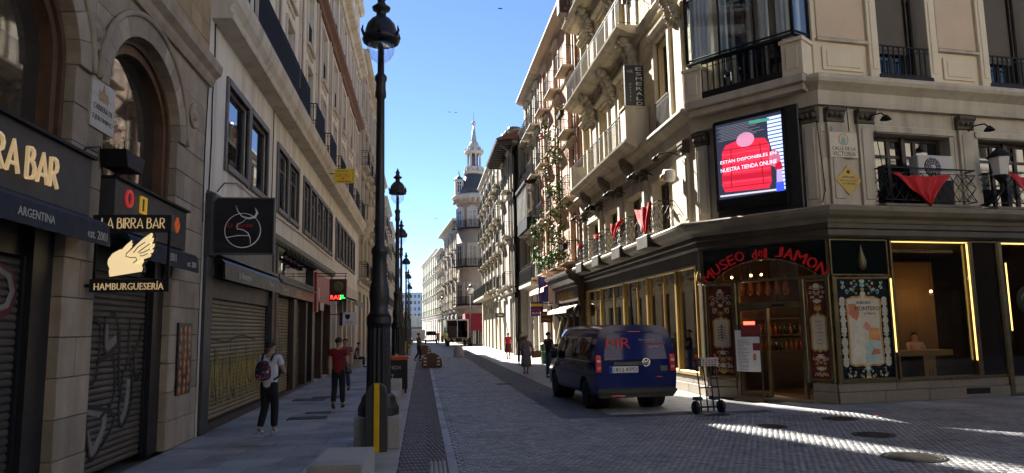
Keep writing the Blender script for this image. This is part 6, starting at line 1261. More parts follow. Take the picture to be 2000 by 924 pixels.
for k in range(14): a = -PI+k*PI/13; m = MB(); m.lathe((TX+(TR+.35)*math.cos(a), TY+(TR+.35)*math.sin(a), 18.15), [(.12, 0), (.16, .3), (.12, .55)], 6); ob('cornice_bracket', m, TPK, tw)
dm = MB(); dm.wbox(TX-2.6, TX-1.5, TY-1.2, TY+.4, 19.3, 21.4); ob('dormer', dm, TWH, tw); dm = MB(); dm.lathe((TX-2.05, TY-.4, 21.4), [(.75, 0), (.6, .2), (.12, .6), (.06, 1.1), (.001, 1.4)], 8); ob('dormer_cap', dm, SLATE, tw); dF = Fr((TX-2.6, TY-1.21, 0), (1, 0, 0)); window(dF, .25, .85, 19.6, 21.1, tw, .02, WFR, GLASS, 2, 2)
F3 = Fr((4.75, 93.2, 0), (2.6, -36, 0)); F3 = Fr((4.75-2.9, 93.2+40, 0), (2.9, -40, 0)); L3 = math.hypot(2.9, 40)
facade(tw, F3, L3-20, L3, 0, [(4.6, 8.6), (8.6, 12.4), (12.4, 15.9)], [L3-17.5, L3-12.5, L3-7.5, L3-2.5], TOW, TWH, 1.4, .75, True, .9, back=14, fstep=.3)
t = thing('far_building', 'pale far building beside the tower building at the street bend', 'building', F3.p(10, 0, 0)); facade(t, F3, 8, L3-20.05, 0, [(4.4, 8), (8, 11.4), (11.4, 14.2)], [10, 13, 16, 19], JSTONE, CREAMT, 1.3, .5, False, .6, back=12, fstep=.3)
t = thing('far_building', 'greenish netted far building at the very end of the right row', 'building', F3.p(-10, 0, 0)); NET = M('scaffold_net', (.42, .45, .33), (.36, .38, .27), .5, .8); facade(t, F3, -26, 7.95, 0, [(4.4, 8), (8, 11.6), (11.6, 15.4)], [-22+4*k for k in range(8)], NET, CREAMT, 1.4, .4, False, .3, back=12, fstep=.3)
# far centre
t = thing('white_block', 'distant white office block rising over the beige wall at the street end', 'building', (-3, 300, 0)); FW = Fr((-12, 300, 0), (1, 0, 0))
WHB = M('white_cladding', (.55, .58, .62), (.5, .53, .57), 1, .6); facade(t, FW, 0, 13.6, 0, [(4+2.6*k, 6.6+2.6*k) for k in range(5)], [1+1.6*k for k in range(8)], WHB, WHB, .8, 0, False, .2, sur=False, back=30)
t = thing('beige_wall_building', 'low beige blank building closing the view at the street end', 'building', (0, 205, 0)); m = MB(); m.wbox(-9, 3.2, 205, 225, 0, 5.6); ob('wall', m, JSTONE, t); m = MB(); m.wbox(-9.2, 3.4, 204.8, 225.2, 5.6, 5.9); ob('coping', m, CREAMT, t); m = MB(); m.wbox(-4, 2.6, 204.9, 204.98, 2.2, 2.8); ob('dark_band', m, GREYP, t); m = MB(); m.prism(Fr((-4.2, 204.9, 0), (1, 0, 0)), [(0, 3.4), (1.1, 3.9), (1.1, 4.8), (0, 4.4)], 0, .06); ob('blue_sign', m, M('blue_sign', (.06, .14, .35), None), t)
# buildings standing behind the viewer across the junction (unseen; for glass reflections and bounce light)
BF2 = Fr((14, -12, 0), (-1, 0, 0)); t = thing('opposite_building', 'brick and cream building across the junction mirrored in the shop glass', 'building', BF2.p(20, 0, 0)); facade(t, BF2, 7, 40, 0, [(4.6, 8.2), (8.2, 11.6), (11.6, 15), (15, 18.4)], [9+3.4*k for k in range(9)], M('pale_opposite_render', (.62, .56, .45), (.56, .50, .40), 1, .85), CREAMT, 1.3, .5, False, .5, back=12, fstep=.4)
t = thing('added_dark_building', 'unseen building added with dark shopfronts to darken the van paint reflections', 'building', BF2.p(0, 0, 0)); facade(t, BF2, -8, 6.95, 0, [(4.6, 8.2), (8.2, 11.6), (11.6, 15), (15, 18.4)], [-6+3.4*k for k in range(4)], MATS['pale_opposite_render'], M('dark_shopfront', (.02, .02, .022), None), 1.3, .5, False, .5, back=12, fstep=.4)  # added out of view so the van paint reflects dark shopfronts
BF3 = Fr((22, 3, 0), (-1, 0, 0)); t = thing('added_bounce_building', 'unseen cream block added across the junction to bounce light onto the corner facade', 'building', BF2.p(-30, 0, 0)); facade(t, BF2, -60, -8.05, 0, [(4.6, 8.2), (8.2, 11.6), (11.6, 15), (15, 18.4)], [-57+3.6*k for k in range(14)], MATS['pale_opposite_render'], CREAMT, 1.3, 0, False, .5, back=12)  # cream block added out of view as bounce light for the upper corner facade
t = thing('added_brick_building', 'unseen low brick building added to darken the bar window reflections', 'building', BF3.p(-20, 0, 0)); facade(t, BF3, -45, 0, 0, [(4.4, 7.4)], [-43+3.8*k for k in range(12)], M('dark_brick', (.09, .055, .045), (.07, .045, .04), 2, .85), M('dark_trim_stone', (.10, .09, .08), (.08, .07, .065), 2, .85), 1.3, 0, False, .5, back=12)  # low dark block added out of view to dim reflections in the bar glass
# ------------------------------------------------------------------ signs on the far right side
def small_sign(name, label, X0, X1, Y, z0, z1, mat, words=(), mat2=None, cat='shop sign', wall=7.45):
    F = Fr((0, Y, 0), (1, 0, 0)); t = thing(name, label, cat, (X1, Y, z0)); m = MB(); m.box(F, X0, X1, -.14, 0, z0, z1); ob('panel', m, mat, t, bev=.008); m = MB(); m.tube([F.p(X1, -.07, z1-.08), F.p(wall, -.07, z1-.08)], .025, 5); ob('bracket', m, IRON, t)
    for s_, a, z, h, mt in words: text('lettering', s_, F, X0+(X1-X0)*a, z0+(z1-z0)*z, h, mt, t, .004, (X1-X0)*.75)
    return t, F
PURP = M('purple_panel', (.10, .02, .12), None); t, F = small_sign('bar_sign', 'purple and yellow square bar sign on the grey white building', 6.15, 6.85, 40.8, 2.55, 3.35, PURP, [('BEER', .5, .45, .12, M('pink_letter', (.5, .08, .15), None)), ('BAR', .5, .2, .12, WHITEP)]); m = MB(); m.box(F, 6.15, 6.85, 0, .01, 3.1, 3.25); ob('yellow_band', m, MATS['yellow_panel'], t)
t, F = small_sign('bar_sign', 'orange lettered dark sign hanging just below the purple one', 6.35, 7.0, 38.5, 2.15, 2.75, M('brown_panel', (.05, .025, .015), None), [('BREW', .5, .72, .16, AWO), ('GRILL', .5, .3, .12, AWO)])
t, F = small_sign('black_sign', 'small black projecting sign on the eaves building', 5.75, 6.5, 57, 2.75, 3.1, BLACK, [('TABERNA', .5, .5, .1, WHITEP)], wall=6.53)
for Y, z, l in ((60, 3.6, 'small bracket sign farther along past the black sign'), (64, 3.2, 'tiny dark bracket sign near the red awning')): small_sign('bracket_sign', l, 5.85, 6.35, Y, z, z+.5, GREYP, wall=6.53)
fg = thing('banner_flag', 'small violet and blue banner hanging above the purple sign', 'flag', RF.p(-39.5, .9, 3.4)); m = MB(); m.tube([RF.p(-39.5, 0, 4.5), RF.p(-39.5, 1.15, 4.75)], .02, 5); ob('pole', m, IRON, fg)
m = MB(); n = 8; P = []
for i in range(n+1): P += [RF.p(-39.5+.08*math.sin(i*1.4), .45+.6*i/n, 4.6+.1*i/n), RF.p(-39.5+.1*math.sin(i*1.4+.8), .5+.5*i/n, 3.3)]
m.add(P, [(2*i, 2*i+2, 2*i+3, 2*i+1) for i in range(n)], 0, True); ob('cloth', m, M('violet_cloth', (.14, .05, .30), (.05, .12, .40), 4, .8), fg)
aw = thing('red_awning', 'deep red shop awning at the corner before the tower building', 'awning', (5.9, 84, 3)); F = Fr((4.6, 82.6, 0), (1, 0, 0)); m = MB(); m.prism(Fr((4.9, 82.6, 0), (0, 1, 0)), [(0, 1.7), (5.8, 1.7), (5.8, 3.7), (1.0, 3.7)], 0, 2.4); ob('fabric', m, M('deep_red_canvas', (.22, .012, .02), (.18, .01, .018), 3, .8), aw)
t = thing('corner_kiosk', 'small pale shop front below the red awning', 'shop', (6, 84, 0)); m = MB(); m.wbox(5.4, 7.4, 83.5, 88, 0, 2.25); ob('wall', m, BEIGE, t); F = Fr((5.4, 83.5, 0), (1, 0, 0)); window(F, .3, 1.2, .1, 2.1, t, .02, M('blue_door', (.10, .14, .22), None), GLASS, 2, 1)
# planks, green crate and parcels against the salmon wall
t = thing('leaning_planks', 'two pale timber planks leaning on the wall past the delivery van', 'planks', (6.6, 35.5, 0)); PLK = M('pale_timber', (.48, .38, .24), (.4, .31, .19), 4, .7)
for dx, lean in ((0, .55), (.35, .75)): m = MB(); m.tube([(6.35+dx*.6, 35.2+dx, 0.05), (6.35+dx*.6+lean, 35.3+dx, 2.4)], .06, 4, smooth=False); ob('plank', m, PLK, t)
t = thing('green_bin', 'green litter bin standing by the leaning planks', 'bin', (6.5, 37.6, 0)); m = MB(); m.lathe((6.4, 37.6, 0), [(.22, 0), (.26, .9), (.28, .92), (.28, 1.0), (.2, 1.08), (.001, 1.1)], 12); ob('bin_body', m, M('green_plastic', (.03, .17, .05), (.025, .13, .04), 5, .5), t); m = MB(); m.lathe((6.4, 37.6, .6), [(.252, 0), (.257, .06)], 12); ob('band', m, PALE, t)
# birds
for px, py, Y, l in ((977, 17, 40, 'dark bird flying highest near the top edge of the sky'), (890, 220, 70, 'bird gliding left of the white spire'), (878, 219, 72, 'fainter bird just left of the gliding one'), (852, 427, 70, 'tiny bird low over the far rooftops')):
    d = ray(px, py); c = EYE+d*(Y/d.y); t = MB(); t.ball(c, .04, 6, sq=(1, 2.2, .8))
    for s_ in (-1, 1): t.add([c+Vector((0, .06, 0)), c+Vector((s_*.17, .0, .05)), c+Vector((s_*.1, -.04, .03)), c+Vector((0, -.06, 0)), c+Vector((s_*.1, 0, -.015))], [(0, 1, 4), (1, 2, 4), (2, 3, 4), (3, 0, 4)])
    o = ob('bird', t, IRON, None, fix=False); tag(o, l, 'bird', 'birds in the sky')
# ------------------------------------------------------------------ street lamps
def make_lamp():
    t = thing('street_lamp', '', 'street lamp', (0, 0, 0), 'black iron street lamps along the left kerb')
    m = MB(); m.wbox(-.36, .36, -.36, .36, 0, .50); ob('stone_base', m, GRANITE, t, bev=.02)
    m = MB(); m.lathe((0, 0, 0), [(.33, .50), (.33, .62), (.28, .72), (.26, .80), (.22, .84)], 8, smooth=False, seg0=0); ob('foot', m, LAMPI, t)
    m = MB(); P = []; n = 32
    for z, r in ((.84, .20), (1.9, .185), (1.98, .205), (2.08, .205)):
        P.append([(r*(1-.10*(k % 2)*(1 if z < 1.95 else 0))*math.cos(2*PI*k/n), r*(1-.10*(k % 2)*(1 if z < 1.95 else 0))*math.sin(2*PI*k/n), z) for k in range(n)])
    m.add([p for r_ in P for p in r_], [(j*n+k, j*n+(k+1) % n, (j+1)*n+(k+1) % n, (j+1)*n+k) for j in range(3) for k in range(n)]); ob('pedestal', m, LAMPI, t)
    m = MB(); m.lathe((0, 0, 0), [(.20, 2.08), (.155, 2.16), (.15, 2.3), (.17, 2.42), (.16, 2.55), (.13, 2.68), (.12, 2.9), (.12, 3.1), (.14, 3.14), (.14, 3.2), (.085, 3.28), (.075, 4.5), (.068, 5.8), (.095, 5.84), (.095, 5.92), (.085, 5.98), (.085, 6.1), (.105, 6.14), (.105, 6.2), (.06, 6.26), (.05, 6.9)], 14); ob('shaft', m, LAMPI, t)
    m = MB(); m.lathe((0, 0, 0), [(.23, 6.84), (.31, 6.82), (.325, 6.86), (.305, 6.93), (.275, 6.98), (.275, 7.02), (.24, 7.14), (.16, 7.24), (.09, 7.28), (.08, 7.38), (.15, 7.41), (.16, 7.45), (.09, 7.50), (.06, 7.56), (.085, 7.62), (.05, 7.68), (.01, 7.78), (.001, 7.80)], 18)
    for k in range(6): a = k*PI/3+.5; m.tube([(.31*math.cos(a), .31*math.sin(a), 6.88), (.355*math.cos(a), .355*math.sin(a), 6.97), (.34*math.cos(a), .34*math.sin(a), 7.06)], [.03, .025, .008], 5)
    ob('hood', m, LAMPI, t)
    m = MB(); m.lathe((0, 0, 0), [(.001, 6.44), (.08, 6.46), (.16, 6.52), (.215, 6.61), (.235, 6.70), (.225, 6.79), (.20, 6.84)], 18); ob('globe', m, GLOBE, t, fix=False)
    m = MB(); m.lathe((0, 0, 0), [(.05, 6.62), (.05, 6.8)], 8); ob('lamp_holder', m, WHITEP, t)
    m = MB(); m.prism(Fr((0, 0, 0), (1, 0, 0)), [(-.17, .0), (.17, .0), (.17, .86), (.14, .98), (.06, 1.04), (-.06, 1.04), (-.14, .98), (-.17, .86)], .38, .62); b = ob('bumper', m, M('grey_rubber', (.045, .047, .05), (.035, .036, .04), 6, .6), t, bev=.015); m = MB(); m.box(Fr((0, 0, 0), (1, 0, 0)), -.035, .05, .615, .64, .0, 1.045); ob('reflector_strip', m, YEL, b, bev=.004)
    return t
LP = [(-.71, 12.1, 'nearest black street lamp with yellow bumper strip and tall fluted pedestal'), (-.90, 26.2, 'second black street lamp from the viewer along the left kerb'), (-1.12, 38.6, 'third black street lamp from the viewer along the left kerb'), (-1.22, 54.6, 'fourth street lamp along the left kerb, thin with distance'), (-1.35, 70, 'fifth and farthest clear street lamp along the left kerb'), (-1.5, 88, 'faintest far lamp just above the beige wall at street end')]
lamp0 = make_lamp()
for k, (x, y, l) in enumerate(LP):
    o = lamp0 if k == 0 else dup(lamp0); o.matrix_basis = Matrix.Translation((x, y, 0)); o['label'] = l
for x, y, l in ((5.35, 80.5, 'slim far lamp rising right behind the box truck'), (3.0, 110, 'far lamp with pale globe by the tower building'), (2.4, 128, 'farthest pale globe lamp on the right row')):
    t = thing('far_street_lamp', l, 'street lamp', (x, y, 0), 'far lamps on the right side'); m = MB(); m.lathe((x, y, 0), [(.2, 0), (.2, .8), (.07, 1.0), (.05, 5.8)], 8); ob('post', m, LAMPI, t); m = MB(); m.ball((x, y, 6.2), .4, 10); ob('globe', m, M('white_globe', (.7, .7, .66), None, rough=.3), t); m = MB(); m.lathe((x, y, 6.5), [(.3, 0), (.15, .2), (.03, .4)], 8); ob('hood', m, LAMPI, t)
# granite blocks
def gblock(x, y, wx, wy, h, rz, label):
    t = MB(); t.wbox(-wx/2, wx/2, -wy/2, wy/2, 0, h); o = ob('granite_block', t, GRANITE, None, bev=.015, seg=2, mat=Matrix.Translation((x, y, 0)) @ Matrix.Rotation(rz, 4, 'Z')); tag(o, label, 'stone block', 'granite blocks along the left kerb')
gblock(-.88, 8.45, .56, 1.2, .47, -.05, 'large granite block seat in front of the nearest street lamp')
gblock(-.78, 16.6, .5, 1.5, .46, 0, 'granite block just behind the nearest street lamp'); gblock(-.80, 20.4, .45, 1.3, .5, 0, 'granite block beside the orange topped stand'); gblock(-.95, 31, .45, 1.3, .5, 0, 'granite block beyond the second street lamp')
# orange topped stand with white lettering
t = thing('notice_stand', 'dark stand with an orange top and white lettering behind the nearest lamp', 'stand', (-.85, 22.2, 0)); F = Fr((-1.22, 21.9, 0), (1, 0, 0))
m = MB(); m.box(F, 0, .78, -.5, 0, .12, .98); ob('panel', m, BLACK, t, bev=.02); m = MB(); m.box(F, -.05, .83, -.56, .05, .98, 1.09); ob('orange_top', m, M('orange_plastic', (.62, .12, .03), (.5, .1, .03), 5, .45), t, bev=.04, seg=2)
for x in (.06, .72): m = MB(); m.box(F, x-.03, x+.03, -.4, -.1, 0, .12); ob('leg', m, BLACK, t)
text('lettering', 'FIDI', F, .40, .76, .10, PALE, t, .003, .34, ext=.003); text('lettering', 'T', F, .34, .50, .12, PALE, t, .003, ext=.003); m = MB(); m.prism(F, [(.12, .86), (.2, .95), (.28, .86)], .001, .006); ob('print', m, WHITEP, t)
# dome barriers and bollards
BRN = M('rusty_brown_barrier', (.13, .07, .045), (.09, .05, .035), 5, .6, bump=.2, bscale=30)
def dome(x, y, r, label):
    t = thing('dome_barrier', label, 'traffic barrier', (x, y, 0), 'brown dome barriers in the street'); F = Fr((x, y, 0), (1, 0, 0)); m = MB()
    poly = [(-r, 0), (r, 0)]+[(r*math.cos(a), .22+(r*1.0)*math.sin(a)) for a in [PI*k/16 for k in range(17)]]; m.prism(F, poly, -.55, .55); ob('shell', m, BRN, t, bev=.05, seg=2)
    for s_ in (-1, 1):
        for k in range(3): m = MB(); z = .12+k*.16; m.box(F, s_*.34*r/.52-.07, s_*.34*r/.52+.07, .545, .562, z, z+.07); ob('reflector', m, M('reflector_white', (.75, .6, .5), None, rough=.3), t)
dome(.46, 36.6, .5, 'nearer brown half dome barrier with white reflectors'); dome(.15, 56, .5, 'farther brown dome barrier behind the pedestrian in the road')
t = thing('stone_bollard', 'grey rounded stone bollard standing in the middle of the road', 'bollard', (2.44, 49.5, 0)); m = MB(); m.lathe((2.44, 49.5, 0), [(.36, 0), (.37, .08), (.33, .1), (.32, .5), (.28, .66), (.17, .78), (.001, .82)], 16); ob('stone', m, GRANITE, t); m = MB(); m.wbox(2.0, 2.9, 49.1, 49.9, 0, .05); ob('base_slab', m, GRANITE, t, bev=.01)
# litter
for px, py, l, c in ((1716, 814, 'red and white crumpled packet near the shop plinth', (.5, .1, .1)), (1766, 817, 'small pale scrap of paper near the plinth', (.3, .28, .25)), (797, 781, 'white paper scrap on the drainage channel', (.6, .6, .58)), (690, 861, 'white scrap by the foot of the nearest lamp', (.6, .6, .58)), (500, 854, 'flattened white scrap by the shoes of the man in white', (.5, .5, .5)), (1034, 738, 'white scrap on the pale pavement by the walking woman', (.6, .6, .58))):
    q = gp(px, py); m = MB(); P = [(q.x+.09*math.cos(k*1.05)*random.uniform(.6, 1.2), q.y+.07*math.sin(k*1.05)*random.uniform(.6, 1.2), random.uniform(.006, .03)) for k in range(6)]+[(q.x, q.y, .04)]; m.add(P, [(k, (k+1) % 6, 6) for k in range(6)]); o = ob('litter', m, M('paper_%d' % (px), c, None, rough=.8), None, fix=False); tag(o, l, 'litter', 'scraps of litter')

# ------------------------------------------------------------------ people
SKIN = M('skin', (.42, .25, .17), (.38, .22, .15), 12, .55); SKIND = M('tanned_skin', (.30, .17, .11), (.26, .145, .09), 12, .55)
def cloth(n, c, c2=None, sc=6): return M(n, c, c2 or tuple(x*.8 for x in c), sc, .85, bump=.9, bscale=11)
HAIRB = M('black_hair', (.012, .009, .008), None, rough=.6); HAIRG = M('grey_hair', (.35, .33, .31), (.25, .24, .23), 30, .7)
def person(label, loc, rz, top, leg, H=1.72, skin=SKIN, hair=HAIRB, shoe=None, arms=None, legs=None, lean=0., dress=None, sleeve=.55, long_hair=False, seat=False, shorts=False, fingers=True, bald=False, wide=1., vlow=0, scarf=None, body_only=None):
    """arms: {side:(elbow xyz, hand xyz)}, legs: {side:(knee xyz, ankle xyz)} in body axes, x to the person's right, y ahead, metres at 1.72 m"""
    k = H/1.72; rg = random.Random(label); t = thing('person', label, 'person', loc); t.matrix_basis = Matrix.Translation(loc) @ Matrix.Rotation(rz, 4, 'Z'); WM[t.name] = t.matrix_basis.copy()
    B = t.matrix_basis @ Matrix.Scale(k, 4)
    A = {1: ((.225, -.03, 1.14), (.235, .06, .90)), -1: ((-.225, .02, 1.14), (-.235, .12, .91))}; A.update(arms or {})
    Lg = {1: ((.10, .10, .50), (.10, .02, .085)), -1: ((-.10, .02, .49), (-.10, -.22, .12))}; Lg.update(legs or {})
    ph = .93 if not seat else .50
    dz = ph-.93; V = []; Ed = []; Rd = []
    def v(p, r, par=None): V.append(p); Rd.append(r); i = len(V)-1; (Ed.append((par, i)) if par is not None else None); return i
    ly = lambda z: lean*(z-.93)
    pel = v((0, 0, .93+dz), (.15*wide, .105)); wa = v((0, ly(1.08), 1.08+dz), (.135*wide, .095), pel); chs = v((0, ly(1.27), 1.27+dz), (.155*wide, .105), wa); up_ = v((0, ly(1.40)-.01, 1.40+dz), (.11, .08), chs)
    nk = v((0, ly(1.47)-.005, 1.475+dz), .055, up_); ch_ = v((0, ly(1.55)+.015, 1.545+dz), (.062, .07), nk); hd = v((0, ly(1.62)+.01, 1.62+dz), (.075, .092), ch_); ht = v((0, ly(1.68)-.005, 1.675+dz), (.062, .075), hd)
    ns = v((0, ly(1.6)+.115, 1.60+dz), .014, hd)
    for s_ in (1, -1): v((s_*.083, ly(1.6)-.005, 1.61+dz), .016, hd)
    hands = []
    for s_ in (1, -1):
        sh = v((s_*.175*wide, ly(1.40)-.01, 1.395+dz), .062, up_); e, h = A[s_]; e = Vector(e)+Vector((0, ly(1.2), dz)); h = Vector(h)+Vector((0, ly(1.2), dz)); el = v(tuple(e), .043, sh); wr = v(tuple(h), .028, el)
        d = (h-e).normalized(); pm = v(tuple(h+d*.055), (.036, .022), wr); hands.append((s_, h, d))
        if fingers:
            sd_ = d.cross(Vector((s_, 0, 0))); sd_ = sd_.normalized() if sd_.length > .1 else Vector((0, 1, 0)); cu = d.cross(sd_)*s_
            for q, ln in ((-1.5, .06), (-.5, .075), (.5, .08), (1.5, .07)):
                b_ = h+d*.085+sd_*(q*.018); f1 = v(tuple(b_), .0095, pm); f2 = v(tuple(b_+d*ln*.5-cu*.008), .0088, f1); v(tuple(b_+d*ln*.85-cu*.028), .0078, f2)
            tb = v(tuple(h+d*.04+sd_*.034), .011, pm); v(tuple(h+d*.075+sd_*.052-cu*.02), .0088, tb)
    feet = []
    for s_ in (1, -1):
        hp = v((s_*.09, 0, .88+dz), .085, pel); kn, an = Lg[s_]; kn_ = v(kn, .058, hp); cf = v(tuple(Vector(kn).lerp(Vector(an), .35)), .053, kn_); a_ = v(an, .036, cf); v((an[0], an[1]+.05, an[2]-.03), .034, a_); feet.append((s_, Vector(an)))
    put('body', skin_mesh(V, Ed, Rd, skin, 2 if H > 0 else 1), t, B)
    # shirt
    if top is not None:
        V2, E2, R2_ = [], [], []
        def u(p, r, par=None): V2.append(p); R2_.append(r); i = len(V2)-1; (E2.append((par, i)) if par is not None else None); return i
        lo0 = u((0, 0, .80+dz), (.165*wide, .12)); lo = u((0, 0, .93+dz), (.172*wide, .122), lo0); w2_ = u((0, ly(1.05), 1.05+dz), (.165*wide, .122), lo); c2_ = u((0, ly(1.27), 1.27+dz), (.178*wide, .126), w2_); s2 = u((0, ly(1.40)-.01, 1.40+dz), (.125, .095), c2_); u((0, ly(1.45), 1.445+dz), .062, s2)
        for s_ in (1, -1):
            sp_ = Vector((s_*.175*wide, ly(1.40)-.01, 1.395+dz)); e = Vector(A[s_][0])+Vector((0, ly(1.2), dz)); a1 = u(tuple(sp_), .076, s2); u(tuple(sp_.lerp(e, sleeve)), .066, a1) if sleeve <= 1 else None
            if sleeve > 1: h = Vector(A[s_][1])+Vector((0, ly(1.2), dz)); b1 = u(tuple(e), .056, a1); u(tuple(e.lerp(h, .92)), .042, b1)
        put('shirt', skin_mesh(V2, E2, R2_, top, 2), t, B)
    if leg is not None:
        V2, E2, R2_ = [], [], []
        def u(p, r, par=None): V2.append(p); R2_.append(r); i = len(V2)-1; (E2.append((par, i)) if par is not None else None); return i
        pl0 = u((0, 0, 1.06+dz), (.158*wide, .115)); pl1 = u((0, 0, .86+dz), (.16*wide, .118), pl0)
        for s_ in (1, -1):
            kn, an = Vector(Lg[s_][0]), Vector(Lg[s_][1]); h1 = u((s_*.09, 0, .80+dz if not seat else .80+dz+.05), .098, pl1); k1 = u(tuple(kn), .078, h1)
            if not shorts: c1 = u(tuple(kn.lerp(an, .5)), .072, k1); u(tuple(kn.lerp(an, .93)), .064, c1)
        put('trousers', skin_mesh(V2, E2, R2_, leg, 2), t, B)
    if dress is not None:
        m = MB(); pr = [(.165, 1.02), (.19, .9), (.215, .7), (.23, .5), (.22, dress[1]), (.20, dress[1]+.01)]; n = 20; P = []
        for r, z in pr: P += [Vector((r*1.05*math.cos(2*PI*i/n)*(1+.05*math.sin(i*2.5)), r*.8*math.sin(2*PI*i/n)*(1+.06*math.cos(i*3.1)), z)) for i in range(n)]
        m.add(P, [(j*n+i, j*n+(i+1) % n, (j+1)*n+(i+1) % n, (j+1)*n+i) for j in range(len(pr)-1) for i in range(n)], 0, True); put('skirt', m.mesh('skirt', dress[0], fix=False), t, B)
    shm = shoe or M('black_shoe', (.015, .014, .014), None, rough=.5)
    for s_, an in feet:
        tilt = -.5 if an.z > .11 and not seat else 0
        V2 = [(0, -.05, -.045), (0, .05, -.05), (0, .15, -.062), (0, -.01, .01)]; mt = B @ Matrix.Translation(an) @ Matrix.Rotation(tilt, 4, 'X')
        put('shoe', skin_mesh(V2, [(0, 1), (1, 2), (0, 3)], [(.042, .045), (.046, .042), (.044, .028), .045], shm, 1), t, mt)
    if not bald:
        m = MB(); c = Vector((0, ly(1.63)-.014, 1.640+dz)); n = 14; P = []; h = 7
        for j in range(h+1):
            th = (PI*.62)*j/h
            for i in range(n):
                a = 2*PI*i/n; back = .5-.5*math.sin(a); f = th*(.62+.42*back); P.append(c+Vector((.093*math.sin(f)*math.cos(a), .112*math.sin(f)*math.sin(a), .093*math.cos(f)))*(1+rg.uniform(-.03, .04)))
        m.add(P, [(j*n+i, (j+1)*n+i, (j+1)*n+(i+1) % n, j*n+(i+1) % n) for j in range(h) for i in range(n)], 0, True)
        if long_hair: m.tube([c+Vector((0, -.08, .0)), c+Vector((0, -.10, -.12)), c+Vector((0, -.08, -.28))], [.085, .09, .04], 8)
        put('hair', m.mesh('hair', scarf or hair, fix=False), t, B)
    for s_ in (1, -1):
        m = MB(); m.ball((s_*.032, ly(1.6)+.098, 1.628+dz), .010, 6); put('eye', m.mesh('eye', BLACK), t, B)
    m = MB(); m.ball((0, ly(1.57)+.096, 1.565+dz), .018, 6, sq=(1.2, .35, .3)); put('mouth', m.mesh('mouth', M('lips', (.30, .12, .10), None, rough=.5)), t, B)
    return t, B
WT, BLK, RED_, NVY = cloth('white_tshirt', (.62, .63, .66), (.55, .56, .6)), cloth('black_trouser', (.012, .012, .014)), cloth('dark_red_shirt', (.21, .012, .022)), cloth('navy_polo', (.012, .014, .022))
JEAN, GREYC, SAND = cloth('blue_jeans', (.045, .07, .14)), cloth('grey_mauve_dress', (.20, .185, .21)), cloth('sand_cloth', (.3, .25, .2)); WSHOE = M('white_trainer', (.6, .59, .55), (.4, .38, .34), 30, .6)
def bend(x, s=1): return x
t, B = person('man in white t-shirt with patterned backpack looking down at his phone', (-2.83, 14.05, 0), -.30, WT, BLK, 1.70, shoe=WSHOE, arms={1: ((.27, .06, 1.12), (.14, .30, 1.14)), -1: ((-.27, .04, 1.12), (-.08, .30, 1.15))}, legs={1: ((.09, .06, .50), (.10, .03, .085)), -1: ((-.09, .03, .49), (-.10, -.14, .10))}, lean=.04)
def local_thing(name, label, cat, B): t2 = thing(name, label, cat, B.translation); return t2
PAT = bpy.data.materials.new('patterned_backpack'); PAT.use_nodes = True; N_, L_ = PAT.node_tree.nodes, PAT.node_tree.links; g_ = N_.new('ShaderNodeTexCoord'); vn = N_.new('ShaderNodeTexVoronoi'); vn.inputs['Scale'].default_value = 26; L_.new(g_.outputs['Object'], vn.inputs['Vector']); cr = N_.new('ShaderNodeValToRGB'); sp_ = N_.new('ShaderNodeSeparateColor'); L_.new(vn.outputs['Color'], sp_.inputs[0]); L_.new(sp_.outputs[0], cr.inputs[0]); cr.color_ramp.interpolation = 'CONSTANT'
cr.color_ramp.elements[0].color = (.015, .015, .022, 1); e_ = cr.color_ramp.elements[1]; e_.position = .62; e_.color = (.22, .02, .05, 1)
for p_, c_ in ((.76, (.40, .36, .36, 1)), (.86, (.03, .04, .12, 1)), (.93, (.35, .05, .09, 1))): e2 = cr.color_ramp.elements.new(p_); e2.color = c_
L_.new(cr.outputs[0], N_['Principled BSDF'].inputs['Base Color']); N_['Principled BSDF'].inputs['Roughness'].default_value = .85
bp = thing('backpack', 'black red and white patterned backpack worn by the man in white', 'backpack', B.translation)
sk = skin_mesh([(-.02, -.20, .98), (-.02, -.21, 1.12), (-.02, -.20, 1.26), (-.02, -.17, 1.36)], [(0, 1), (1, 2), (2, 3)], [(.155, .10), (.17, .12), (.155, .105), (.09, .06)], PAT, 2, name='bag'); put('bag', sk, bp, B)
sk = skin_mesh([(-.02, -.31, 1.0), (-.02, -.32, 1.10)], [(0, 1)], [(.11, .035), (.10, .035)], PAT, 2, name='front_pocket'); put('front_pocket', sk, bp, B)
for s_ in (1, -1): m = MB(); m.tube([(s_*.09, -.13, 1.36), (s_*.105, -.06, 1.47), (s_*.115, .05, 1.45), (s_*.12, .13, 1.34), (s_*.14, .135, 1.2), (s_*.18, .04, 1.06), (s_*.15, -.10, 1.0)], .022, 6); put('strap', m.mesh('strap', BLACK), bp, B)
ph = thing('phone', 'dark phone held in both hands by the man in white', 'phone', B @ Vector((.03, .40, 1.16))); m = MB(); m.wbox(-.02, .06, .385, .40, 1.10, 1.25); put('body', m.mesh('body', BLACK, bev=.004), ph, B)
t, B = person('man in dark red shirt and black trousers walking away on pavement', (-2.05, 18.3, 0), -.12, RED_, BLK, 1.70, arms={1: ((.225, -.02, 1.14), (.225, .10, .92)), -1: ((-.225, -.03, 1.14), (-.235, .02, .90))}, legs={1: ((.09, .06, .50), (.09, .10, .085)), -1: ((-.09, .0, .49), (-.07, -.20, .12))})
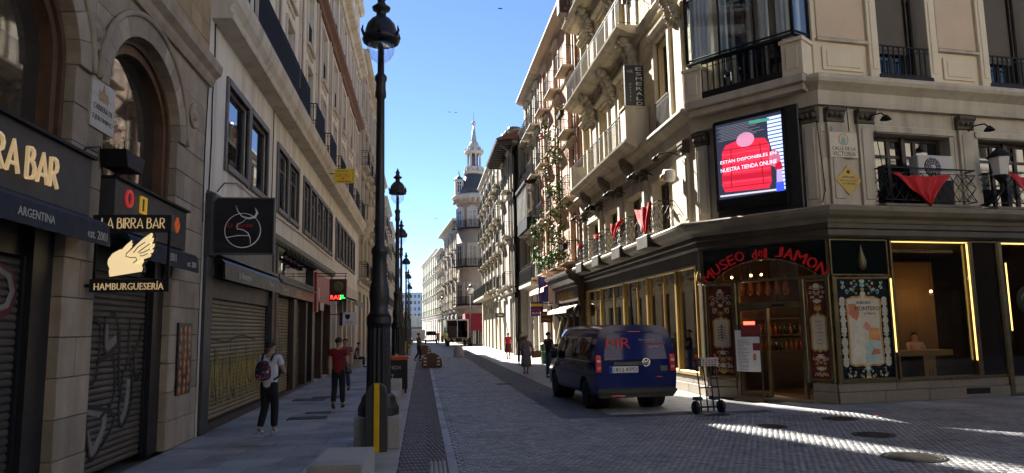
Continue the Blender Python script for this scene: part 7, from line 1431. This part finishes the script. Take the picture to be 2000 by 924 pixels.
bg_ = thing('shoulder_bag', 'black shoulder bag hanging at the side of the man in red', 'bag', B @ Vector((.22, 0, .9))); sk = skin_mesh([(.26, -.06, .80), (.27, -.05, .98)], [(0, 1)], [(.09, .12), (.075, .10)], BLACK, 2, name='bag'); put('bag', sk, bg_, B); m = MB(); m.tube([(.28, -.1, 1.02), (.14, -.15, 1.22), (-.05, -.14, 1.38), (-.13, -.02, 1.47), (-.05, .13, 1.36), (.14, .15, 1.2), (.29, .04, 1.02)], .012, 5); put('strap', m.mesh('strap', BLACK), bg_, B)
person('person in plaid shirt half hidden behind the man in red', (-2.42, 23.4, 0), PI, cloth('plaid_red', (.25, .09, .08), (.1, .05, .06), 22), JEAN, 1.62, hair=HAIRB, fingers=False)
person('seated person in blue top on the shopfront step', (-3.45, 38.5, 0), -PI/2, cloth('blue_top', (.03, .07, .22)), BLK, 1.7, seat=True, legs={1: ((.12, .42, .50), (.12, .45, .085)), -1: ((-.12, .42, .50), (-.12, .40, .085))}, fingers=False, lean=.25)
m = MB(); m.wbox(-4.0, -3.2, 37.9, 39.1, 0, .40); o = ob('stone_step', m, GRANITE, None, bev=.01); tag(o, 'low stone step under the seated person in blue', 'step')
person('white haired person in dark coat glimpsed behind the second lamp', (-1.62, 29.0, 0), PI, cloth('dark_coat', (.02, .018, .022)), BLK, 1.72, hair=HAIRG, sleeve=1.2, fingers=False)
person('pedestrian in grey top and jeans walking on the drainage channel', (-.22, 44.6, 0), -1.2, cloth('olive_grey_top', (.13, .125, .10)), cloth('dark_jeans', (.02, .028, .05)), 1.68, arms={1: ((.24, .06, 1.14), (.16, .28, 1.12)), -1: ((-.24, .06, 1.14), (-.12, .28, 1.1))}, fingers=False)
t, B = person('woman in grey mauve dress and headscarf walking with a tan bag', (4.25, 29.7, 0), PI+.1, GREYC, None, 1.58, skin=SKIND, dress=(GREYC, .32), scarf=cloth('pale_headscarf', (.42, .37, .33)), arms={1: ((.24, .0, 1.14), (.2, .2, 1.06)), -1: ((-.28, .02, 1.14), (-.30, .2, 1.0))}, wide=1.08, sleeve=.9)
bg_ = thing('tan_bag', 'large tan woven bag carried by the woman in grey dress', 'bag', B @ Vector((-.3, .1, .9))); m = MB(); m.prism(Fr((0, 0, 0), (1, 0, 0)), [(-.62, .72), (-.22, .70), (-.20, 1.0), (-.64, 1.02)], -.30, -.12); put('bag', m.mesh('bag', cloth('tan_weave', (.30, .17, .085), (.24, .13, .06), 40), bev=.03), bg_, B); m = MB(); m.tube([(-.55, .2, 1.0), (-.48, .2, 1.2), (-.36, .2, 1.2), (-.3, .2, 1.0)], .012, 5); put('handle', m.mesh('handle', WOOD), bg_, B)
t, B = person('man in black polo and jeans standing beside the blue van', (4.72, 26.9, 0), -1.15, NVY, JEAN, 1.70, skin=SKIND, arms={1: ((.25, .05, 1.14), (.2, .32, 1.12)), -1: ((-.25, .05, 1.14), (-.14, .32, 1.14))}, legs={1: ((.11, .02, .49), (.12, .0, .085)), -1: ((-.11, .02, .49), (-.12, -.02, .085))})
t = thing('dark_crate', 'dark crate held by the man in the black polo', 'crate', B @ Vector((0, .5, 1.1))); m = MB(); m.wbox(-.26, .26, .34, .62, .98, 1.24); put('crate_body', m.mesh('crate_body', CHAR, bev=.01), t, B); m = MB(); m.wbox(-.28, .28, .32, .64, 1.2, 1.26); put('rim', m.mesh('rim', BLACK), t, B)
person('woman in red top and dark red skirt on the sunlit pavement', (5.2, 44, 0), .1, cloth('bright_red_top', (.50, .03, .04)), None, 1.62, dress=(cloth('dark_red_skirt', (.10, .015, .025)), .45), fingers=False)
person('dark haired person in brown walking behind the woman in grey', (5.1, 37.6, 0), PI-.2, cloth('brown_top', (.10, .075, .06)), cloth('dark_brown_trouser', (.06, .045, .04)), 1.68, skin=SKIND, fingers=False)
person('worker in yellow green vest beside the box truck', (2.55, 79, 0), .6, cloth('hi_vis_vest', (.35, .55, .04)), BLK, 1.72, fingers=False)
person('person in red top far away in front of the netted building', (2.0, 96, 0), 0, cloth('bright_red_top', (.50, .03, .04)), BLK, 1.7, fingers=False); person('shopper in tan clothes by the leaning planks', (5.95, 34.0, 0), PI, SAND, SAND, 1.6, fingers=False)
hang = {1: ((.24, .12, 1.12), (.12, .30, 1.12)), -1: ((-.24, .12, 1.12), (-.10, .30, 1.12))}; st_ = {1: ((.10, .02, .49), (.10, .0, .085)), -1: ((-.10, .02, .49), (-.10, -.02, .085))}
def inside(s, d): p = DF.p(s, d, .02); return (p.x, p.y, .02)
e1, e2, e3 = wl+.22, wl+.72, wl+1.62
person('dark haired woman in pink at the left end of bar counter', inside(e1, -1.15), PI+.3, cloth('pink_top', (.38, .12, .14)), BLK, 1.6, arms=hang, legs=st_)
t, B = person('bald man in white shirt and black apron behind the counter', inside(e2, -1.15), PI+.1, cloth('white_shirt', (.6, .58, .53)), BLK, 1.72, arms=hang, legs=st_, bald=True, sleeve=.7, wide=1.1)
m = MB(); m.prism(Fr((0, 0, 0), (-1, 0, 0)), [(-.12, .9), (.12, .9), (.12, 1.22), (-.12, 1.22)], .135, .15); m.tube([(.12, .13, 1.2), (.13, .10, 1.38), (.10, -.02, 1.46)], .02, 5); m.tube([(-.12, .13, 1.2), (-.13, .10, 1.38), (-.10, -.02, 1.46)], .02, 5); put('apron', m.mesh('apron', BLACK), t, B)
person('small woman in pale pink at the right end of the bar counter', inside(e3, -1.15), PI-.2, cloth('pale_pink_top', (.50, .33, .30)), BLK, 1.56, arms=hang, legs=st_)

# ------------------------------------------------------------------ the blue delivery van
def evaluated(me, mods):
    sc = _skn[0]; o = bpy.data.objects.new('w', me); sc.collection.objects.link(o); ex = []
    for cut in mods:
        c = bpy.data.objects.new('c', cut); sc.collection.objects.link(c); ex.append(c); md = o.modifiers.new('b', 'BOOLEAN'); md.object = c; md.operation = 'DIFFERENCE'; md.solver = 'EXACT'
    vl = sc.view_layers[0]; vl.update(); m2 = bpy.data.meshes.new_from_object(o.evaluated_get(vl.depsgraph), depsgraph=vl.depsgraph)
    for x in ex+[o]: bpy.data.objects.remove(x)
    return m2
VBLUE = M('van_blue_paint', (.008, .018, .115), (.007, .016, .10), 3, .08, spec=.2); VGLS = M('van_glass', (.008, .009, .011), None, rough=.03, spec=.8); VPL = M('van_grey_plastic', (.045, .045, .05), (.035, .035, .038), 6, .55)
TAIL = M('tail_lamp_red', (.35, .01, .012), None, rough=.12, emit=(1, .02, .02), estr=.01, spec=.7); CHROME = M('chrome', (.65, .65, .66), None, rough=.12, metal=1.); RUB = M('tyre_rubber', (.018, .018, .018), (.025, .024, .023), 14, .8)
vn_ = thing('delivery_van', 'dark blue delivery van with red and white lettering parked half on pavement', 'van', (4.72, 15.75, 0)); VM = Matrix.Translation((4.72, 15.75, 0)) @ Matrix.Rotation(.055, 4, 'Z'); vn_.matrix_basis = VM; WM[vn_.name] = VM.copy()
def vput(name, mb, mat, par=None, **k): o = put(name, mb.mesh(name, mat, **k), par or vn_, VM); return o
# cross sections: half width and height, stations along the length (rear at 0)
SEC = [(.00, .30), (.80, .30), (.905, .36), (.94, .62), (.952, .95), (.935, 1.10), (.885, 1.42), (.835, 1.68), (.77, 1.80), (.62, 1.865), (.3, 1.89), (.0, 1.895)]
ST = [(0.0, 1., 1., 0.), (.12, 1.005, 1., 0), (1.0, 1.01, 1.01, 0), (2.6, 1.01, 1.01, 0), (3.3, 1.0, 1.0, 0), (3.75, .99, .84, 0), (4.15, .975, .60, 0), (4.75, .93, .53, 0), (4.95, .80, .48, 0)]
P = []; n2 = 2*len(SEC)-2
for y, ws, zs_, _ in ST:
    ring_ = []
    for hw, z in SEC:
        zz = z if z < 1.0 and zs_ > .8 else .30+(z-.30)*zs_
        yy = y+(.10*max(0, (z-1.0)/.9) if y < .2 else 0)
        ring_.append((hw*ws, yy, zz))
    P += [Vector((x, y_, z)) for x, y_, z in ring_]+[Vector((-x, y_, z)) for x, y_, z in ring_[-2:0:-1]]
vb = MB(); fs = [(j*n2+i, j*n2+(i+1) % n2, (j+1)*n2+(i+1) % n2, (j+1)*n2+i) for j in range(len(ST)-1) for i in range(n2)]; vb.add(P, fs, 0, True); vb.add(P[:n2], [tuple(range(n2))]); vb.add(P[-n2:], [tuple(range(n2))])
bm_ = vb.mesh('body', VBLUE); cuts = []
for y in (.92, 3.95): cm = MB(); cm.lathe((-1.2, y, .34), [(.40, 0), (.40, 2.4)], 28, axis=(1, 0, 0)); cuts.append(cm.mesh('c', VBLUE))
bm2 = evaluated(bm_, cuts); bm2.name = 'body'
b_ = bmesh.new(); b_.from_mesh(bm2)
for e in b_.edges: e.smooth = not (len(e.link_faces) == 2 and e.calc_face_angle(0) > .62)
for f in b_.faces: f.smooth = True
b_.to_mesh(bm2); b_.free(); bm2.materials.clear(); bm2.materials.append(VBLUE); body = put('body', bm2, vn_, VM)
def xs(z, y=1.0):      # half width of the body at height z
    for (w0, z0), (w1, z1) in zip(SEC[1:], SEC[2:]):
        if z0 <= z <= z1: return (w0+(w1-w0)*(z-z0)/(z1-z0))*1.01
    return .9
def sidepanel(poly, off, s_=-1, th=.012):    # polygon in (y, z) laid on the body side
    m = MB(); n = len(poly); A_ = [Vector((s_*(xs(z)+off), y, z)) for y, z in poly]; B_ = [Vector((s_*(xs(z)+off-th), y, z)) for y, z in poly]
    m.add(A_+B_, [tuple(range(n)), tuple(range(2*n-1, n-1, -1))]+[(i, (i+1) % n, n+(i+1) % n, n+i) for i in range(n)]); return m
for s_ in (-1, 1):
    for poly in ([(.35, 1.15), (1.55, 1.15), (1.55, 1.63), (.45, 1.63)], [(1.62, 1.15), (2.68, 1.15), (2.68, 1.63), (1.62, 1.63)], [(2.78, 1.14), (3.62, 1.12), (3.30, 1.62), (2.78, 1.64)]):
        q = []
        for (y, z), (y2, z2) in zip(poly, poly[1:]+poly[:1]): q += [(y+(y2-y)*f, z+(z2-z)*f) for f in (0, .34, .67)]
        vput('side_window', sidepanel(q, .006, s_), VGLS)
    m = sidepanel([(.35, 1.075), (3.3, 1.075), (3.3, 1.095), (.35, 1.095)], .008, s_); vput('trim_strip', m, CHROME)
    for y in (1.585, 2.73): vput('door_seam', sidepanel([(y, .42), (y+.012, .42), (y+.012, 1.1), (y, 1.1)], .003, s_, .004), BLACK)
    vput('sliding_rail', sidepanel([(.2, .98), (1.55, .98), (1.55, 1.0), (.2, 1.0)], .004, s_, .006), BLACK)
    m = MB(); m.tube([(s_*.98, 2.86, 1.02), (s_*.985, 2.86, 1.02), (s_*.985, 3.02, 1.02)], .018, 6); vput('handle', m, VBLUE)
    m = MB(); m.wbox(min(s_*.96, s_*1.13), max(s_*.96, s_*1.13), 3.36, 3.5, 1.06, 1.28); vput('mirror', m, VPL, bev=.03)
    for y in (.92, 3.95):
        m = MB(); m.lathe((s_*.70, y, .325), [(.19, 0), (.30, .0), (.325, .03), (.325, .19), (.30, .22), (.21, .225)], 26, axis=(s_, 0, 0)); wh = vput('wheel', m, RUB); m = MB(); m.lathe((s_*.70, y, .325), [(.21, .222), (.20, .20), (.07, .17), (.06, .2), (.001, .2)], 18, axis=(s_, 0, 0)); r_ = MB(); vput('rim', m, M('rim_grey', (.12, .12, .125), None, rough=.4, metal=.6), wh)
        m = MB(); m.lathe((s_*.45, y, .34), [(.385, 0), (.385, .3)], 20, axis=(s_, 0, 0)); vput('wheel_well', m, BLACK)
# rear: tilted face frame
RV = Fr((0, 0, 0), (1, 0, 0)); tl = math.atan2(.10, .9)
def ry(z): return .10*max(0, (z-1.0)/.9)
def rearbox(m, a0, a1, z0, z1, o0, o1):      # slab on the rear face, o = distance behind it
    P = [Vector((a, ry(z)-o, z)) for z in (z0, z1) for o in (o0, o1) for a in (a0, a1)]; m.add(P, [(0, 1, 3, 2), (4, 6, 7, 5), (0, 4, 5, 1), (2, 3, 7, 6), (0, 2, 6, 4), (1, 5, 7, 3)]); return m
def rearpoly(poly, o0, o1): m = MB(); n = len(poly); m.add([Vector((a, ry(z)-o1, z)) for a, z in poly]+[Vector((a, ry(z)-o0, z)) for a, z in poly], [tuple(range(n)), tuple(range(2*n-1, n-1, -1))]+[(i, (i+1) % n, n+(i+1) % n, n+i) for i in range(n)]); return m
VWRAP = M('van_window_wrap', (.009, .022, .14), (.008, .02, .125), 3, .04, spec=.14)
vput('rear_window', rearpoly([(-.74, 1.12), (.74, 1.12), (.735, 1.2), (.66, 1.66), (.6, 1.70), (-.6, 1.70), (-.66, 1.66), (-.735, 1.2)], -.004, .012), VWRAP, bev=.004)
m = MB(); rearbox(m, -.80, -.785, .52, 1.12, -.002, .003); rearbox(m, .785, .80, .52, 1.12, -.002, .003); rearbox(m, -.785, .785, .52, .532, -.002, .003); vput('tailgate_seam', m, BLACK)
for s_ in (-1, 1):
    m = rearpoly([(s_*.80, .86), (s_*.93, .86), (s_*.925, 1.20), (s_*.90, 1.24), (s_*.80, 1.22)], -.06, .022); lm = vput('tail_lamp', m, TAIL, bev=.008)
    for z in (.93, 1.08): m = MB(); rearbox(m, min(s_*.82, s_*.9), max(s_*.82, s_*.9), z, z+.05, .02, .026); vput('lamp_lens', m, M('pale_lens', (.55, .3, .3), None, rough=.1), lm)
m = MB(); rearbox(m, -.52, .28, 1.00, 1.08, -.01, .022); vput('plate_recess', m, BLACK, bev=.005); m = MB(); rearbox(m, -.62, .05, .84, .98, .0, .014); pt = vput('number_plate', m, WHITEP, bev=.004); m = MB(); rearbox(m, -.62, -.55, .845, .975, .014, .018); vput('blue_band', m, M('plate_blue', (.02, .06, .4), None), pt)
VF = Fr(VM @ Vector((0, 0, 0)), VM.to_3x3() @ Vector((1, 0, 0)))
text('lettering', '1812 KPD', VF, -.25, .91, .085, BLACK, pt, .018, .54, ext=.003)
m = MB(); m.ribbon(RV, [(.24+.085*math.cos(k*PI/12), 1.06+.085*math.sin(k*PI/12)) for k in range(25)], .014, .016, 0, .012); m.ribbon(RV, [(.195, 1.12), (.225, 1.065), (.24, 1.075), (.255, 1.065), (.285, 1.12)], .012, .016, 0, .01); m.ribbon(RV, [(.175, 1.08), (.21, .995), (.24, 1.045), (.27, .995), (.305, 1.08)], .012, .018, 0, .01); vput('round_emblem', m, CHROME)
m = MB(); m.wbox(-.93, .93, -.09, .12, .38, .50); m.wbox(-.88, .88, -.05, .12, .30, .38); vput('bumper', m, VPL, bev=.03, seg=2)
m = MB(); m.box(RV, -.62, -.30, .09, .10, .335, .365); vput('fog_reflector', m, TAIL); m = MB(); m.box(RV, .45, .62, .0, .01, .73, .745); vput('small_badge', m, TAIL); m = MB(); rearbox(m, .58, .74, .86, .98, .0, .006); vput('sticker', m, GREYP)
m = MB(); rearbox(m, -.45, .45, 1.72, 1.76, .0, .025); vput('rear_spoiler', m, VBLUE, bev=.01); m = MB(); rearbox(m, -.14, .14, 1.735, 1.75, .025, .03); vput('brake_light', m, TAIL)
m = MB(); m.tube([(.0, .1-.02, 1.16), (.02, .0, 1.14), (.34, .02, 1.16)], .012, 5); vput('rear_wiper', m, BLACK)
RF2 = Fr(VM @ Vector((0, .03, 0)), VM.to_3x3() @ Vector((1, 0, 0)))
def rtext(s_, a, z, h, mat, width=None, slant=0., al='c', o=.016):
    t_ = text('lettering', s_, Fr(VM @ Vector((0, ry(z), 0)), VM.to_3x3() @ Vector((1, 0, 0))), a, z, h, mat, vn_, o, width, al, .004, slant); return t_
REDB = M('bright_red_vinyl', (.62, .03, .035), None, rough=.4)
rtext('MR', -.38, 1.49, .24, REDB, .56, o=.03); rtext('Mensajería', .10, 1.55, .05, PALE, .36, .1, 'l', .03); rtext('Transportes', .22, 1.47, .06, REDB, .5, .1, 'l', .03); rtext('rápido', .32, 1.40, .045, WHITEP, .22, .1, 'l', .03); rtext('mrtransportes', -.52, 1.145, .03, PALE, .36, 0, 'c', .02)
def stext(s_, y, z, h, mat, width):
    hw = xs(z)+.012; F = Fr(VM @ Vector((-hw, 0, 0)), VM.to_3x3() @ Vector((0, -1, 0))); me_o = text('lettering', s_, F, -y, z, h, mat, vn_, 0, width, 'c', .004, 0); return me_o
# side lettering reads from front to rear on the left flank
def side_text(s_, y, z, h, mat, width):
    t_ = text('lettering', s_, Fr(VM @ Vector((-1.0, 0, 0)), VM.to_3x3() @ Vector((0, -1, 0))), -y, z, h, mat, vn_, 0, width, 'c', .0); me = t_.data; inv = VM.inverted()
    for v in me.vertices:
        p = inv @ v.co; p.x = -(xs(p.z)+.012); v.co = VM @ p
side_text('MR', 1.55, 1.40, .30, PALE, .52); side_text('V', 1.08, 1.40, .30, REDB, .32)
m = MB(); m.quad((-.8, 3.46, 1.15), (.8, 3.46, 1.15), (.66, 3.2, 1.75), (-.66, 3.2, 1.75)); 

# ------------------------------------------------------------------ hand truck with a carton
t = thing('hand_truck', 'dark blue two wheeled hand truck with red grips by the entrance', 'hand truck', (6.02, 14.75, 0)); HM = Matrix.Translation((6.02, 14.75, 0)) @ Matrix.Rotation(.12, 4, 'Z'); t.matrix_basis = HM; WM[t.name] = HM.copy(); BLT = M('blue_black_tube', (.012, .018, .04), None, rough=.4)
def hput(n, m, mt, par=None, **k): return put(n, m.mesh(n, mt, **k), par or t, HM)
for x in (-.22, -.07, .07, .22): m = MB(); m.tube([(x, .02, .06), (x, .06, .5), (x, .16, 1.02)]+([(x, .20, 1.10), (x, .16, 1.2)] if abs(x) > .2 else []), .016, 6); hput('upright', m, BLT)
for z, y in ((.16, .03), (.55, .07), (1.0, .155)): m = MB(); m.tube([(-.22, y, z), (.22, y, z)], .014, 5); hput('cross_bar', m, BLT)
m = MB(); m.wbox(-.24, .24, -.30, .02, .02, .035); hput('toe_plate', m, BLT)
for s_ in (-1, 1):
    m = MB(); m.tube([(s_*.22, .185, 1.09), (s_*.22, .15, 1.24)], .026, 8); hput('grip', m, M('red_grip', (.45, .02, .02), None, rough=.5)); m = MB(); m.lathe((s_*.25, .12, .14), [(.05, 0), (.12, .0), (.14, .02), (.14, .07), (.12, .09), (.05, .09)], 18, axis=(s_, 0, 0)); w2_ = hput('wheel', m, RUB); m = MB(); m.lathe((s_*.25, .12, .14), [(.06, -.002), (.06, .094), (.001, .094)], 10, axis=(s_, 0, 0)); hput('hub', m, BLT, w2_)
    m = MB(); m.prism(Fr((s_*.25-.06, 0, 0), (0, 1, 0)), [(.0, .29), (.24, .29), (.2, .36), (.04, .36)], -.13 if s_ > 0 else -.0, .0 if s_ > 0 else .13); hput('mudguard', m, BLT)
m = MB(); m.tube([(-.26, .1, .14), (.26, .1, .14)], .014, 6); hput('axle', m, BLT)
t = thing('carton', 'white and pink printed carton resting on the hand truck', 'carton', HM @ Vector((0, .05, 1.0))); m = MB(); m.wbox(-.20, .20, -.02, .14, 1.0, 1.17); put('box', m.mesh('box', M('printed_carton', (.55, .50, .48), (.32, .22, .22), 26, .7), bev=.006), t, HM)
m = MB()
for k in range(3):
    for j in range(5): m.wbox(-.17+j*.07, -.13+j*.07, -.0235, -.021, 1.025+k*.045, 1.045+k*.045)
put('print', m.mesh('print', BLACK), t, HM)
# menu stand in front of the door
t = thing('menu_stand', 'glass menu stand with white and red sheets before the door', 'menu stand', CF.p(1.35, .35, 0)); MO = .30
for a in (.98, 1.66): m = MB(); m.box(CF, a-.015, a+.015, MO-.02, MO+.01, .0, 1.86); ob('post', m, BRONZE, t)
m = MB(); m.box(CF, 1.0, 1.65, MO-.01, MO-.005, .68, 1.84); ob('pane', m, SHOPG, t); m = MB(); m.box(CF, .94, 1.70, MO-.14, MO+.12, 0, .03); ob('base', m, BRONZE, t)
for a0_, a1_, z0_, z1_, mt, k in ((.995, 1.22, .98, 1.72, WHITEP, 0), (1.16, 1.66, 1.55, 1.85, M('menu_maroon', (.20, .03, .035), None), 1), (1.0, 1.64, .70, 1.25, WHITEP, 2), (1.16, 1.64, 1.2, 1.56, WHITEP, 1), (1.46, 1.65, 1.22, 1.40, MATS['menu_maroon'], 3)):
    m = MB(); m.box(CF, a0_, a1_, MO+.0, MO+.004+.001*k, z0_, z1_); ob('menu_sheet', m, mt, t)
m = MB()
for k in range(22): z = .74+k*.035; m.box(CF, 1.06, 1.06+random.uniform(.1, .35), MO+.004, MO+.0085, z, z+.008)
ob('menu_print', m, GREYP, t); m = MB(); m.box(CF, 1.46, 1.53, MO+.004, MO+.009, .98, 1.14); ob('dish_picture', m, AWO, t)
# ------------------------------------------------------------------ vehicles far down the street
t = thing('box_truck', 'box truck seen from behind with open dark rear in mid street', 'truck', (3.95, 82.5, 0)); TM = Matrix.Translation((3.95, 82.5, 0)) @ Matrix.Rotation(.03, 4, 'Z'); t.matrix_basis = TM; WM[t.name] = TM.copy()
def tput(n, m, mt, par=None, **k): return put(n, m.mesh(n, mt, **k), par or t, TM)
TB_ = M('truck_grey', (.16, .155, .15), (.12, .118, .115), 3, .5); m = MB(); m.wbox(-1.28, -1.2, 0, 5.5, .85, 3.0); m.wbox(1.2, 1.28, 0, 5.5, .85, 3.0); m.wbox(-1.2, 1.2, 0, 5.5, 2.9, 3.0); m.wbox(-1.2, 1.2, 0, 5.5, .85, .95); m.wbox(-1.2, 1.2, 5.4, 5.5, .95, 2.9); tput('cargo_box', m, TB_)
m = MB(); m.wbox(-1.30, -1.16, -.05, .0, .85, 3.02); m.wbox(1.16, 1.30, -.05, 0, .85, 3.02); m.wbox(-1.16, 1.16, -.05, 0, 2.88, 3.02); m.wbox(-.03, .03, -.05, 0, .95, 2.88); tput('rear_frame', m, M('alloy_frame', (.40, .39, .38), None, rough=.4, metal=.5)); m = MB(); m.wbox(-.95, .1, 1.2, 2.2, .95, 2.3); tput('cargo', m, M('cargo_dark', (.05, .02, .02), (.03, .03, .035), 2, .7)); m = MB(); m.wbox(-1.25, 1.25, -.12, .1, .45, .62); tput('bumper', m, IRON)
for s_ in (-1, 1):
    m = MB(); m.lathe((s_*.8, 1.3, .45), [(.2, 0), (.45, .0), (.45, .32), (.2, .32)], 16, axis=(s_, 0, 0)); tput('wheel', m, RUB); m = MB(); m.wbox(s_*1.0-.14, s_*1.0+.14, -.14, -.12, .66, .8); tput('tail_lamp', m, TAIL)
m = MB(); m.wbox(-1.1, 1.1, 5.6, 7.2, .5, 2.5); tput('cab', m, TB_, bev=.1); m = MB(); m.wbox(-.5, -.2, -.13, -.11, .66, .78); tput('number_plate', m, YEL)
t = thing('white_van', 'small white van far down the street left of the truck', 'van', (1.15, 97, 0)); TM = Matrix.Translation((1.15, 97, 0)); t.matrix_basis = TM; WM[t.name] = TM.copy(); VWH = M('white_paint', (.62, .62, .6), None, rough=.3)
m = MB(); m.prism(Fr((-.85, 0, 0), (0, 1, 0)), [(0, .35), (4.4, .35), (4.4, .95), (3.6, 1.1), (3.0, 1.85), (.1, 1.9), (0, 1.7)], -1.7, 0); tput('body', m, VWH, bev=.06); m = MB(); m.wbox(-.68, .68, -.012, .0, 1.15, 1.7); tput('rear_window', m, VGLS); m = MB(); m.wbox(-.85, .85, -.06, .05, .3, .55); tput('bumper', m, VPL)
for s_ in (-1, 1): m = MB(); m.lathe((s_*.62, .8, .32), [(.15, 0), (.32, 0), (.32, .2), (.15, .2)], 14, axis=(s_, 0, 0)); tput('wheel', m, RUB); m = MB(); m.wbox(s_*.76-.06, s_*.76+.06, -.014, .0, .7, 1.1); tput('tail_lamp', m, TAIL)
# ------------------------------------------------------------------ tidy up the modelling scene
if _skn: bpy.data.scenes.remove(_skn[0])
